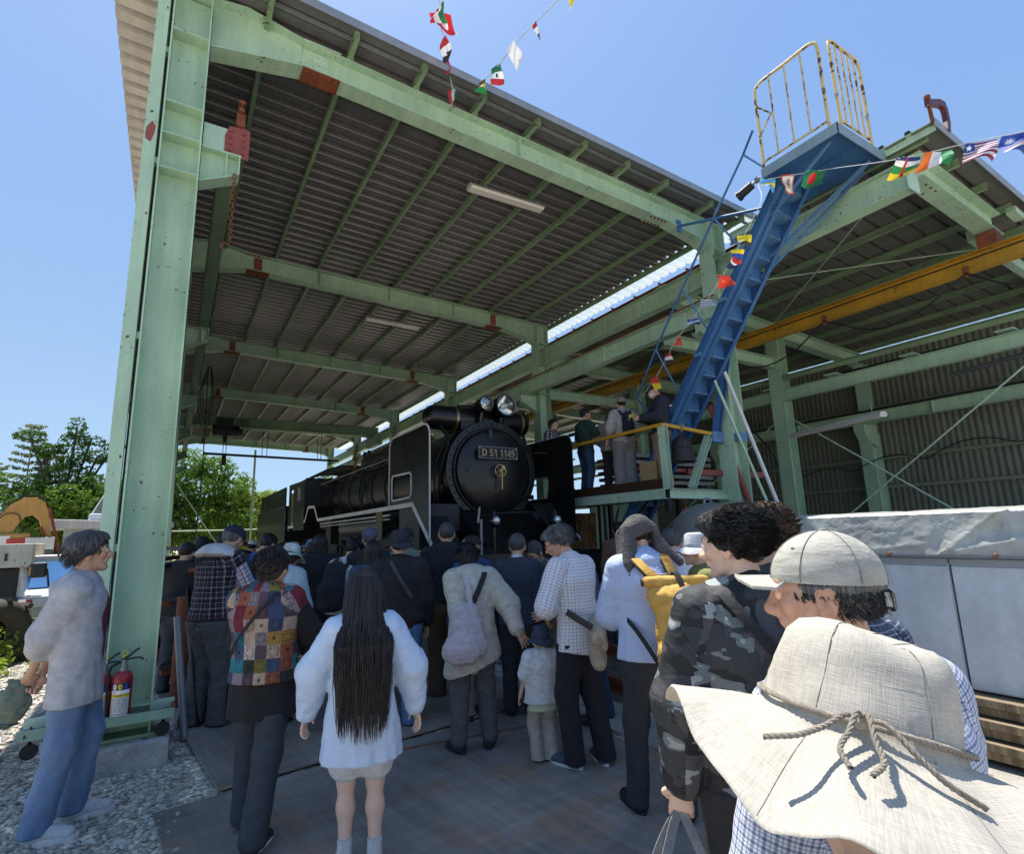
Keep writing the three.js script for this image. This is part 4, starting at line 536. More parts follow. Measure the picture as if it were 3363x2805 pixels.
{ // right of the locomotive: tank, cabinets, tarpaulin, poles, boards
  const tm = mat({ color: [0.34, 0.34, 0.32], map: grime, roughness: 0.5, metalness: 0.3 });
  const t = thing('air_tank', 'large grey cylindrical steel air tank with pipe fittings below the platform corner', 'tank', [6.25, 0, -5.0]);
  mesh('shell', lathe([[0.001, 1.98], [0.2, 1.96], [0.4, 1.88], [0.53, 1.74], [0.58, 1.55], [0.58, 0.3], [0.5, 0.15]], 48), tm, t, true); mesh('weld_seam', [new THREE.TorusGeometry(0.581, 0.006, 6, 48).rotateX(Math.PI / 2).translate(0, 1.5, 0)], tm, t); mesh('lifting_eye', new THREE.TorusGeometry(0.07, 0.018, 8, 16, Math.PI).translate(-0.1, 1.96, 0), M.greySteel, t); mesh('leg', [0, 1, 2].map((i) => bb(-0.04, 0.04, 0, 0.3, 0.4, 0.48).rotateY(i * 2.1)), tm, t);
  mesh('valve', [rod([-0.36, 1.5, 0.5], [-0.36, 1.68, 0.5], 0.05, 0.04), rod([-0.36, 1.42, 0.5], [-0.36, 1.5, 0.5], 0.07, 0.07)], M.white, t); mesh('hose', [tube([[-0.36, 1.45, 0.52], [-0.3, 1.4, 0.6], [-0.2, 1.2, 0.62], [-0.2, 0.7, 0.62], [-0.25, 0.1, 0.6]], 0.028), rod([-0.4, 1.4, 0.5], [-0.4, 0.2, 0.5], 0.03)], M.rubber, t);
  const b2 = thing('grey_machine', 'pale grey machine housing with a stepped lid between the tank and green post', 'machine', [7.35, 0, -5.1]);
  mesh('housing', [rbx(0.8, 1.75, 0.6, 0.1, 0.88, 0, 0.03)], mat({ color: [0.36, 0.4, 0.44], map: grime, roughness: 0.5 }), b2); mesh('lid', [rbx(0.5, 0.14, 0.5, -0.05, 1.86, 0, 0.02), rbx(0.54, 0.05, 0.54, -0.05, 1.95, 0, 0.015)], mat({ color: [0.42, 0.46, 0.5], map: grime, roughness: 0.5 }), b2);
  const pl = [['white painted pole leaning against the green post beside the side building', [7.28, 4.05, -5.35], [8.08, 1.2, -5.0], 0.032, M.whitePaint], ['pale green pole leaning inward beside the white pole at the post', [6.95, 3.86, -5.3], [7.8, 1.2, -4.95], 0.022, M.greenPale], ['thick brown steel bar leaning behind the white pole at the post', [7.35, 3.6, -5.75], [8.2, 0.5, -5.3], 0.05, M.redPrimer]];
  for (const [lab, a, b, r, m] of pl) { const p = thing('leaning_pole', lab, 'pole', b); mesh('shaft', rod(V(0, 0, 0), A3(a).sub(A3(b)), r, r * 0.9, 12), m, p); mesh('lower_end', rod(V(0, 0, 0), A3(b).sub(A3(a)).multiplyScalar(b[1] / (a[1] - b[1]) * 0.98), r, r, 12), m, p); }
  const db = thing('red_beam', 'dark red steel beam lying level behind the platform end post', 'beam', [0, 0, 0]); mesh('beam', bar([6.9, 2.52, -5.95], [8.15, 2.45, -5.5], 0.08, 0.09), M.redPrimer, db);
  const rk = thing('sheet_rack', 'stack of grey and brown roofing sheets on a rack behind the platform', 'rack', [8.6, 0, -8.2]); for (let i = 0; i < 6; i++) mesh('sheet', bx(2.2, 0.07, 1.1, rr(-0.05, 0.05), 2.4 + i * 0.13, rr(-0.04, 0.04)), i % 3 ? M.greySteel : M.redPrimer, rk); mesh('rack_leg', [[-1, -0.4], [1, -0.4], [-1, 0.4], [1, 0.4]].map(([x, z]) => bb(x - 0.04, x + 0.04, 0, 2.36, z - 0.04, z + 0.04)), M.darkSteel, rk);
  const osb = thing('plywood_board', 'orange brown plywood board standing below the viewing platform', 'board', [7.07, 0, -9.0]);
  mesh('board', rbx(0.92, 1.7, 0.02, 0, 1.15, 0, 0.004), mat({ color: [0.5, 0.27, 0.07], map: tex(256, 256, (u, v) => 0.6 + 0.8 * (fbm(u, v, 14, 7, 4, 261) - 0.4), [0.6, 0.6]), roughness: 0.7 }), osb); mesh('batten', [bb(-0.45, 0.45, 0.3, 0.36, -0.05, -0.01)], M.rust, osb);
  const gp = thing('pale_green_panel', 'pale green wall panel standing behind the lower blue stairs', 'panel', [8.5, 0, -9.15]); mesh('panel', [rbx(1.95, 2.15, 0.05, 0, 1.08, 0, 0.01)], mat({ color: [0.3, 0.5, 0.38], map: grime, roughness: 0.5 }), gp); mesh('brace', [bar([-0.9, 0.3, 0.06], [-0.2, 2.1, 0.06], 0.03, 0.03), bar([-0.4, 1.0, 0.06], [0.5, 2.0, 0.06], 0.03, 0.03), bar([-1, 2.16, 0.03], [1, 2.16, 0.03], 0.08, 0.06)], M.greenShaded, gp);
  const ch = thing('chain_block', 'small chain block with hook hanging under the platform edge', 'hoist', [6.75, 0, -5.9]); mesh('block', [sph(0.07, 0, 1.9, 0), rod([0, 1.95, 0], [0, 2.12, 0], 0.012)], M.redPrimer, ch); mesh('chain', rod([0.03, 1.4, 0], [0.03, 1.85, 0], 0.008), M.greySteel, ch); mesh('hook', new THREE.TorusGeometry(0.04, 0.012, 8, 14, 4.6).translate(0.0, 1.62, 0.03), M.darkSteel, ch);
  // cabinets, one beside the other along the queue
  const cm = mat({ color: [0.66, 0.71, 0.78], map: grime, roughness: 0.5 });
  for (let i = 0; i < 4; i++) { const z = -0.55 - i * 0.92, c = thing('steel_cabinet', ['grey steel cabinet nearest the frame edge beside the timber boards', 'grey steel cabinet with two round black pulls under the silver tarpaulin', 'grey steel cabinet behind the man in the plaid shirt', 'grey steel cabinet at the far end of the row behind heads'][i], 'cabinet', [5.35, 0.44, z]);
    mesh('carcass', rbx(0.66, 0.93, 0.905, 0.02, 0.465, 0, 0.006), cm, c); for (const s of [-1, 1]) { const d = mesh('door', rbx(0.016, 0.86, 0.444, -0.318, 0.44, s * 0.226, 0.004), cm, c); mesh('handle', rod([-0.335, 0.52, s * 0.03], [-0.325, 0.52, s * 0.03], 0.02, 0.02, 16), M.black, d); } mesh('top_trim', bb(-0.327, -0.315, 0.885, 0.925, -0.452, 0.452), mat({ color: [0.3, 0.33, 0.36], roughness: 0.5 }), c); }
  const tp = thing('tarpaulin', 'crumpled silver grey tarpaulin draped over the top of the cabinets', 'tarpaulin', [5.0, 0, 0]);
  { const N = 150, Mv = 26, pos = [], idx = [], uv = []; const crease = (z, y) => { let h = 0; for (const [z0, y0, z1, y1, a, w] of [[-1.55, 1.72, -1.95, 1.4, 0.03, 0.03], [-1.57, 1.72, -1.5, 1.5, 0.028, 0.025], [-1.5, 1.5, -1.85, 1.42, 0.03, 0.025], [-1.42, 1.68, -0.9, 1.38, -0.02, 0.03], [-2.35, 1.7, -2.3, 1.4, 0.02, 0.04], [-2.0, 1.7, -2.02, 1.4, 0.018, 0.03], [-1.2, 1.43, -0.95, 1.41, 0.03, 0.02], [-2.5, 1.42, -2.1, 1.47, 0.025, 0.025], [-1.0, 1.7, -0.4, 1.5, 0.03, 0.05], [-3.0, 1.7, -2.7, 1.4, 0.02, 0.05]]) { const dz = z1 - z0, dy = y1 - y0, t = clamp(((z - z0) * dz + (y - y0) * dy) / (dz * dz + dy * dy)), d = Math.hypot(z - z0 - t * dz, y - y0 - t * dy); h += a * Math.exp(-d / w) ; } return h; };
    for (let j = 0; j <= Mv; j++) for (let i = 0; i <= N; i++) { const z = 0.1 - 4.3 * i / N, t = j / Mv; let x, y; if (t < 0.7) { y = 1.375 + 0.345 * (t / 0.7); x = -0.01 + 0.03 * (t / 0.7); } else { const q = (t - 0.7) / 0.3; y = 1.72 + 0.02 * Math.sin(q * 3); x = 0.02 + q * 0.75; } const w = 0.008 * n3(z * 7, y * 7, 1) + 0.003 * n3(z * 28, y * 28, 4) + 0.0015 * n3(z * 60, y * 60, 6); if (t < 0.7) x -= crease(z, y) * 0.6 + w; else y += w * 0.8; pos.push(x, y, z); uv.push(z, y + x); }
    for (let j = 0; j < Mv; j++) for (let i = 0; i < N; i++) { const a = j * (N + 1) + i; idx.push(a, a + 1, a + N + 1, a + 1, a + N + 2, a + N + 1); }
    const g = new THREE.BufferGeometry(); g.setAttribute('position', new THREE.Float32BufferAttribute(pos, 3)); g.setAttribute('uv', new THREE.Float32BufferAttribute(uv, 2)); g.setIndex(idx); g.computeVertexNormals(); mesh('sheet', g, mat({ color: [0.55, 0.56, 0.52], map: grime, roughness: 0.42, metalness: 0.2, bumpMap: wrinkleT(), bumpScale: 0.005, side: THREE.DoubleSide }), tp, true);
    mesh('hem', bar([-0.022, 1.385, 0.1], [-0.022, 1.385, -4.2], 0.01, 0.02), M.greySteel, tp); stuff(mesh('eyelets', [-0.4, -1.1, -1.62, -2.3, -3].map((z) => new THREE.TorusGeometry(0.014, 0.005, 6, 14).rotateY(Math.PI / 2).translate(-0.03, 1.395, z)), M.copper, tp)); }
  const wm = mat({ color: [0.44, 0.33, 0.2], map: tex(256, 256, (u, v) => 0.7 + 0.6 * (fbm(u, v, 40, 3, 4, 265) - 0.45), [0.5, 1.2]), roughness: 0.85 });
  const bd = thing('timber_boards', 'stack of sunlit timber boards under the grey cabinets', 'boards', [5.35, 0, -1.6]); for (let i = 0; i < 6; i++) mesh('board', rbx(0.85, 0.055, 3.9, 0.03 - (i % 2) * 0.06 - (5 - i) * 0.02, 0.075 + i * 0.065, 0.02 * i, 0.006), wm, bd);
}
function wrinkleT() { return tex(512, 512, (u, v) => { const w = fbm(u, v, 3, 3, 3, 271); return clamp(0.9 * Math.pow(1 - Math.abs(2 * fbm(u + 0.1 * w, v, 5, 5, 4, 273) - 1), 4) + 0.3 * fbm(u, v, 20, 20, 3, 277)); }, [0.9, 0.9], false); }
// ---------------------------------------------------------------- yard behind on the left: vehicles, sheds, trees
const px = (x, y, z, s) => V(x * s, 1.66 + (y - 1.66) * s, z * s);  // a spot seen at depth 12 m, moved out to 12 s
{
  const yb = mat({ color: [0.62, 0.34, 0.09], map: grime, roughness: 0.5 });
  const e = thing('excavator', 'yellow excavator with arched boom and white red and grey bodywork behind the truck', 'excavator', [-4.15, 0, -24.5], R(12));
  const arch = [[-0.95, 2.1], [-0.75, 2.6], [-0.5, 3.0], [-0.2, 3.24], [0.1, 3.26], [0.34, 3.1], [0.46, 2.75], [0.56, 2.2], [0.72, 1.5], [0.6, 1.4], [0.42, 2.05], [0.28, 2.55], [0.1, 2.72], [-0.1, 2.66], [-0.28, 2.4], [-0.4, 2.1]];
  mesh('boom', ext(arch, 0.42, 0.02), yb, e); stuff(mesh('hydraulic_hoses', [0.06, 0.14, 0.22, 0.3, 0.38].map((z) => tube([[-0.95, 2.2, z], [-0.72, 2.7, z], [-0.5, 3.06, z], [-0.2, 3.32, z], [0.15, 3.34, z], [0.4, 3.1, z]], 0.016)).concat(tube([[-0.8, 2.5, 0.45], [-0.6, 2.72, 0.48], [-0.3, 2.7, 0.47], [-0.2, 2.45, 0.46]], 0.015)), M.rubber, e));
  mesh('cylinder', [rod([0.48, 2.9, 0.5], [0.85, 1.5, 0.45], 0.05), rod([0.3, 2.3, 0.5], [0.62, 1.5, 0.5], 0.035)], M.rust, e);
  mesh('body', [rbx(2.4, 1.2, 1.8, -1.1, 1.5, -0.3, 0.08)], yb, e); mesh('red_panel', rbx(0.5, 0.95, 0.05, -0.25, 1.45, 0.63, 0.02), mat({ color: [0.5, 0.06, 0.04], map: grime, roughness: 0.5 }), e); mesh('white_panel', rbx(0.75, 0.4, 0.05, 0.33, 1.75, 0.64, 0.02), M.white, e); mesh('grey_panel', rbx(0.75, 0.42, 0.05, 0.33, 1.32, 0.64, 0.02), mat({ color: [0.07, 0.09, 0.11], roughness: 0.5 }), e);
  const sg = canvasTex(128, 40, (g) => { g.fillStyle = '#d8d8d8'; g.fillRect(0, 0, 128, 40); g.fillStyle = '#333'; g.font = '17px sans-serif'; g.fillText('CAUTION', 22, 27); }); mesh('sign', new THREE.PlaneGeometry(0.85, 0.24).translate(-0.85, 1.9, 0.63), mat({ map: sg, roughness: 0.5 }), e, true);
  const n6 = canvasTex(64, 40, (g) => { g.fillStyle = '#2a3036'; g.fillRect(0, 0, 64, 40); g.fillStyle = '#cfd2d4'; g.font = 'bold 30px sans-serif'; g.fillText('60', 12, 31); }); mesh('number', new THREE.PlaneGeometry(0.3, 0.2).translate(0.12, 1.3, 0.668), mat({ map: n6, roughness: 0.5 }), e, true);
  mesh('track', [rbx(2.6, 0.7, 0.5, -1.0, 0.36, 0.6, 0.2), rbx(2.6, 0.7, 0.5, -1.0, 0.36, -1.1, 0.2)], M.rubber, e);
  const t = thing('dump_truck', 'old white dump truck with a scuffed tipper bed at the left edge', 'truck', [-3.6, 0, -12.6], R(4));
  const wm = mat({ color: [0.6, 0.57, 0.5], map: paintMap, roughness: 0.6 });
  mesh('bed', [rbx(3.6, 0.34, 0.06, -0.2, 1.54, 0.62, 0.015), rbx(0.06, 0.34, 1.8, 1.6, 1.54, -0.25, 0.015), rbx(3.6, 0.06, 1.8, -0.2, 1.36, -0.25, 0.02), rbx(3.6, 0.34, 0.06, -0.2, 1.54, -1.1, 0.015)], wm, t); stuff(mesh('latches', [1.0, 0.75, 0.35, 1.3].map((x) => bx(0.03, 0.12, 0.02, x, 1.5, 0.66)), M.darkSteel, t));
  mesh('cab_guard', [rbx(0.7, 0.07, 0.08, 0.55, 2.22, 0.3, 0.01), bb(0.84, 0.9, 1.7, 2.2, 0.25, 0.35), bb(0.2, 0.84, 1.75, 1.8, 0.28, 0.33)], M.white, t); mesh('rear_window', bb(0.22, 0.84, 1.8, 2.18, 0.29, 0.31), mat({ color: [0.4, 0.38, 0.2], roughness: 0.2, metalness: 0.3 }), t);
  mesh('cab', rbx(1.2, 1.3, 1.7, -0.6, 1.75, -0.2, 0.08), wm, t); mesh('chassis', bb(-2, 1.5, 0.8, 1.3, -0.9, 0.4), M.darkSteel, t); for (const x of [0.75, -1.6]) mesh('wheel', [new THREE.TorusGeometry(0.36, 0.14, 12, 28).translate(x, 0.5, 0.45), rod([x, 0.5, 0.3], [x, 0.5, 0.5], 0.26, 0.26, 20)], M.rubber, t); mesh('tail_light', [bx(0.05, 0.14, 0.4, 1.62, 1.26, 0.35)], mat({ color: [0.55, 0.3, 0.03], roughness: 0.4 }), t); mesh('side_mirror', [rbx(0.2, 0.24, 0.06, 1.75, 1.28, 0.9, 0.03), rod([1.9, 1.0, 0.9], [1.85, 1.3, 0.9], 0.015)], M.black, t);
  const k = thing('pickup_truck', 'small blue and white pickup truck parked behind the man in grey hoodie', 'truck', [-1.75, 0, -13.3], R(-70));
  const bl = mat({ color: [0.06, 0.25, 0.62], map: grime, roughness: 0.3, clearcoat: 0.4 });
  mesh('body', [ext([[-1.1, 0.5], [1.5, 0.5], [1.55, 0.85], [1.1, 0.95], [0.75, 1.42], [-0.2, 1.46], [-0.25, 0.95], [-1.1, 0.95]], 1.3, 0.03).translate(0, 0, -0.65)], M.white, k); mesh('bonnet', [bar([0.82, 1.39, 0], [1.15, 0.99, 0], 1.2, 0.02, [0, 1, 0])], bl, k); mesh('blue_band', bb(-1.1, 1.56, 0.72, 0.86, -0.685, 0.685), bl, k); mesh('roof', rbx(1.0, 0.06, 1.3, 0.28, 1.47, 0, 0.02), mat({ color: [0.6, 0.5, 0.46], roughness: 0.4 }), k);
  for (const x of [-0.7, 1.0]) for (const z of [-0.6, 0.6]) mesh('wheel', rod([x, 0.28, z - 0.08], [x, 0.28, z + 0.08], 0.28, 0.28, 22), M.rubber, k); for (const z of [-0.5, 0.5]) mesh('headlight', rbx(0.05, 0.14, 0.22, 1.57, 0.78, z, 0.02), mat({ color: [0.75, 0.72, 0.68], roughness: 0.15 }), k); mesh('indicator', bx(0.05, 0.12, 0.07, 1.57, 0.78, 0.66), mat({ color: [0.6, 0.05, 0.03], roughness: 0.3 }), k);
  const ty = thing('tractor_tyre', 'muddy tractor tyre with deep lugs lying in the weeds behind the chair', 'tyre', [-2.05, 0.42, -10.9], R(50));
  mesh('tyre', new THREE.TorusGeometry(0.36, 0.15, 14, 36).scale(1, 1, 1.1), mat({ color: [0.07, 0.06, 0.05], map: grime, roughness: 0.9 }), ty); stuff(mesh('lugs', [...Array(22)].map((_, i) => bx(0.06, 0.07, 0.2, 0.5, 0, i % 2 ? 0.07 : -0.07).rotateZ(i / 22 * 6.283)), mat({ color: [0.09, 0.08, 0.065], map: grime, roughness: 0.9 }), ty));
  const sh = thing('white_shed', 'small white shed with a flat roof behind the excavator boom', 'shed', [-6.2, 0, -33], R(10));
  mesh('wall', [bx(3.4, 2.6, 2.4, 0, 1.3, 0)], mat({ color: [0.66, 0.68, 0.7], map: grime, roughness: 0.6 }), sh); mesh('roof', [ext([[-1.9, 2.6], [1.9, 2.6], [2.0, 2.75], [1.3, 3.1], [-1.9, 3.1]], 2.8, 0.02).translate(0, 0, -1.4)], M.white, sh); mesh('door', bx(0.8, 1.9, 0.04, 0.9, 0.95, 1.21), M.greySteel, sh);
  const ct = thing('site_cabin', 'pale site cabin with a louvred sheet leaning on its roof beside the post', 'cabin', [-2.6, 0, -28], R(6));
  mesh('wall', [bx(3.2, 2.3, 2.4, 0.6, 1.15, 0)], mat({ color: [0.52, 0.62, 0.66], map: grime, roughness: 0.6 }), ct); mesh('roof', [ext([[-1.5, 2.3], [2.5, 2.3], [2.5, 2.45], [-1.7, 2.62]], 2.8, 0.03).translate(0, 0, -1.4)], M.white, ct); mesh('roof_box', [rbx(2.2, 0.25, 1.2, 0.8, 2.72, 0.4, 0.04)], mat({ color: [0.55, 0.62, 0.68], roughness: 0.5 }), ct); const lv = mesh('louvre_frame', [bar([-0.2, 2.85, 0.6], [0.15, 3.65, 0.3], 0.05, 0.05), bar([0.15, 3.65, 0.3], [1.6, 3.7, 0.3], 0.04, 0.04)], M.white, ct); for (let i = 0; i < 9; i++) mesh('slat', bar([-0.16 + i * 0.036, 2.9 + i * 0.085, 0.58 - i * 0.03], [1.6, 2.9 + i * 0.085, 0.58 - i * 0.03], 0.06, 0.05), M.greySteel, lv); mesh('panel', bx(0.3, 1.6, 0.04, -0.85, 1.1, 1.23), mat({ color: [0.5, 0.44, 0.33], map: grime, roughness: 0.8 }), ct);
}
// trees: limbs, and leaves spread through clumps along them
const leafM = mat({ color: [1, 1, 1], vertexColors: true, roughness: 0.95, specularIntensity: 0.15, transmission: 0.4, thickness: 0, side: THREE.DoubleSide }), barkM = mat({ color: [0.09, 0.07, 0.05], map: grime, roughness: 0.95 });
function leaves(clumps, n, size, cols) {
  const pos = new Float32Array(n * 18), nor = new Float32Array(n * 18), col = new Float32Array(n * 18), tot = clumps.reduce((s, c) => s + c.r ** 2.2 * (c.d || 1), 0), C = V(0, 0, 0), u = V(0, 0, 0), v = V(0, 0, 0), w = V(0, 0, 0); let k = 0;
  for (const c of clumps) { const m = Math.round(n * c.r ** 2.2 * (c.d || 1) / tot); for (let i = 0; i < m && k < n; i++, k++) {
    do { u.set(rr(-1, 1), rr(-1, 1), rr(-1, 1)); } while (u.lengthSq() > 1); const l = u.length() || 1; const sh = Math.pow(l, 0.45); w.copy(u).divideScalar(l); C.copy(w).multiplyScalar(sh * c.r).multiply(V(c.sx || 1, c.sy || 0.75, c.sz || 1)).multiplyScalar(1 + 0.25 * n3(w.x * 3 + c.p.x, w.y * 3, w.z * 3)).add(c.p);
    const nn = w.clone().multiplyScalar(0.7).add(V(rr(-1, 1), rr(0, 1.2), rr(-1, 1))).normalize(); u.set(rr(-1, 1), rr(-1, 1), rr(-1, 1)).cross(nn).normalize(); v.copy(nn).cross(u); const s = size * rr(0.6, 1.3), cc = cols[(rnd() * cols.length) | 0], b = rr(0.75, 1.2), P = [[0, -1, 0], [0.55, 0, 0.12], [0, 1, 0], [0, -1, 0], [0, 1, 0], [-0.55, 0, 0.12]];
    P.forEach(([a, q, h], j) => { const o = k * 18 + j * 3; pos[o] = C.x + (u.x * a + v.x * q + nn.x * h) * s; pos[o + 1] = C.y + (u.y * a + v.y * q + nn.y * h) * s; pos[o + 2] = C.z + (u.z * a + v.z * q + nn.z * h) * s; nor[o] = nn.x; nor[o + 1] = nn.y; nor[o + 2] = nn.z; col[o] = cc[0] * b; col[o + 1] = cc[1] * b; col[o + 2] = cc[2] * b; }); } }
  const g = new THREE.BufferGeometry(); g.setAttribute('position', new THREE.BufferAttribute(pos.slice(0, k * 18), 3)); g.setAttribute('normal', new THREE.BufferAttribute(nor.slice(0, k * 18), 3)); g.setAttribute('color', new THREE.BufferAttribute(col.slice(0, k * 18), 3)); return g;
}
const GREEN = { dark: [[0.05, 0.11, 0.022], [0.07, 0.14, 0.028], [0.10, 0.17, 0.03]], mid: [[0.11, 0.21, 0.03], [0.15, 0.26, 0.035], [0.20, 0.30, 0.045]], lime: [[0.2, 0.3, 0.035], [0.27, 0.36, 0.045], [0.32, 0.38, 0.06]] };
function tree(name, label, x, z, clumps, n, size, cols, limbs, group) {
  const t = thing(name, label, 'tree', [x, 0, z], 0, group), L = limbs || clumps.map((c) => [[0, 0.5, 0], [c.p.x * 0.4, Math.max(1, c.p.y * 0.62), c.p.z * 0.4], c.p.toArray()]);
  mesh('trunk', [rod([0, 0, 0], [0.05, clumps[0].p.y, 0], 0.22, 0.09, 10), ...L.map((l) => tube(l, 0.05, 8, 5))], barkM, t); const c = new THREE.Mesh(leaves(clumps, n, size, cols), leafM); c.name = 'crown'; c.castShadow = c.receiveShadow = true; t.add(c); return t;
}
const cl = (x, y, z, r, o = {}) => ({ p: V(x, y, z), r, ...o }), big = (k, l) => l.map((c) => ({ ...c, p: V(c.p.x * k, 1.66 + (c.p.y - 1.66) * k, c.p.z * k), r: c.r * k }));
tree('broadleaf_tree', 'dark green tree with long side branches rising behind the excavator', -4.3, -32, big(1.2, [cl(0, 4.0, 0, 1.0), cl(0.1, 5.3, 0, 0.55, { sy: 1.3 }), cl(0.15, 6.1, 0, 0.34, { sy: 1.5 }), cl(-0.7, 5.2, 0.2, 0.42), cl(-1.2, 5.75, 0.2, 0.3, { sx: 1.7 }), cl(0.9, 5.0, 0.2, 0.4), cl(1.35, 5.45, 0, 0.26, { sx: 1.7 }), cl(0.6, 5.7, -0.2, 0.3, { sx: 1.4 }), cl(-0.5, 3.0, 0.6, 0.9), cl(0.6, 3.2, 0.5, 0.8)]), 7500, 0.085, GREEN.dark);
tree('shrub_tree', 'bright green bushy tree beside the left post', -3.0, -31, big(1.2, [cl(0, 3.0, 0, 0.95), cl(0.7, 3.5, 0, 0.8), cl(-0.8, 3.3, 0.2, 0.85), cl(-0.2, 3.9, -0.3, 0.6), cl(1.3, 3.1, -0.3, 0.8), cl(-0.9, 2.3, 0.3, 0.8), cl(0.6, 2.3, 0.4, 0.9), cl(1.4, 4.2, -0.4, 0.5)]), 9000, 0.085, GREEN.mid);
tree('shrub_tree', 'bushy green tree with a long drooping branch at the left edge', -6.3, -32, big(1.2, [cl(0, 3.0, 0, 1.1), cl(-1.1, 2.7, 0, 1.0), cl(0.9, 3.4, 0.2, 0.7), cl(0.2, 4.0, 0, 0.45, { sx: 2 }), cl(-0.7, 4.25, 0, 0.25, { sx: 2.6 }), cl(1.2, 2.5, 0.4, 0.9), cl(-2.2, 2.6, 0, 1.0)]), 8000, 0.085, GREEN.mid);
{ const t = thing('bamboo', 'pale feathery bamboo standing left of the dark green tree', 'bamboo', [-5.9, 0, -33]); const cu = [], sp = []; for (const [a, b, h] of [[0, 0.1, 7.2], [0.5, 0.9, 6.3], [-0.9, -1.3, 5.6]]) { cu.push(tube([[a, 0, 0], [a + (b - a) * 0.4, h * 0.6, 0], [b, h, 0.2]], 0.028)); for (let i = 0; i < 11; i++) { const y = h * (0.5 + 0.5 * i / 11), L = 1.0 * (1.1 - i / 13), X = lerp(a, b, y / h); for (const s of [-1, 1]) for (let k = 1; k < 7; k++) sp.push(cl(X + s * L * k / 7, y + 0.16 * k / 7 + 0.2, rr(-0.3, 0.3), 0.1, { sx: 1.5 })); } } mesh('culm', cu, mat({ color: [0.2, 0.22, 0.1], roughness: 0.7 }), t); const c = new THREE.Mesh(leaves(sp, 4200, 0.085, [[0.2, 0.25, 0.12], [0.26, 0.3, 0.16]]), leafM); c.name = 'foliage'; t.add(c); }
tree('broadleaf_tree', 'tall bright green tree seen through the open far end of the shed', 1.0, -38, [cl(0, 4.5, 0, 1.9), cl(-0.6, 6.3, 0, 1.3), cl(1.0, 6.0, 0, 1.1), cl(-1.4, 4.3, 0.5, 1.5), cl(1.6, 4.4, 0.3, 1.3), cl(0.2, 2.8, 0.8, 1.8), cl(-1.5, 2.4, 0.5, 1.6), cl(2.0, 2.6, 0.5, 1.5), cl(2.1, 5.5, 0, 0.55, { sx: 1.6 })], 15000, 0.11, GREEN.mid);
tree('broadleaf_tree', 'lime green tree behind the tender at the far end of the shed', 4.4, -39, [cl(0, 3.4, 0, 1.5), cl(-0.8, 4.3, 0, 1.0), cl(0.8, 4.1, 0, 1.0), cl(1.4, 3.0, 0.3, 1.1), cl(-1.3, 2.8, 0.6, 1.2), cl(0, 2.2, 0.8, 1.5), cl(-0.6, 5.3, -0.2, 0.5, { sx: 1.5 })], 10000, 0.11, GREEN.lime);
tree('broadleaf_tree', 'green tree behind the left wall of the shed beside the post', -1.7, -36, [cl(0, 3.6, 0, 1.7), cl(0.8, 4.8, 0, 1.2), cl(-0.9, 4.2, 0, 1.1), cl(0.6, 2.4, 0.6, 1.5), cl(-0.9, 2.4, 0.5, 1.4)], 9000, 0.11, GREEN.dark);
{ const c = []; for (let i = 0; i < 46; i++) c.push(cl(-26 + i * 0.75, rr(1.0, 2.2), -46 + rr(-1, 1), rr(1.2, 2.0))); const m = tag(new THREE.Mesh(leaves(c, 16000, 0.15, GREEN.mid), leafM), 'far hedge and wood closing the yard behind the vehicles', 'hedge', null, 'stuff'); m.name = 'far_hedge'; scene.add(m); }
{ const c = []; for (let i = 0; i < 26; i++) c.push(cl(rr(-2.8, -1.3), rr(0.05, 0.3), rr(-12.2, -9.6), rr(0.1, 0.24), { sy: 1.3 })); const m = tag(new THREE.Mesh(leaves(c, 2600, 0.05, GREEN.lime), leafM), 'green weeds growing round the tyre in the yard', 'weeds', null, 'stuff'); m.name = 'weeds'; scene.add(m); }
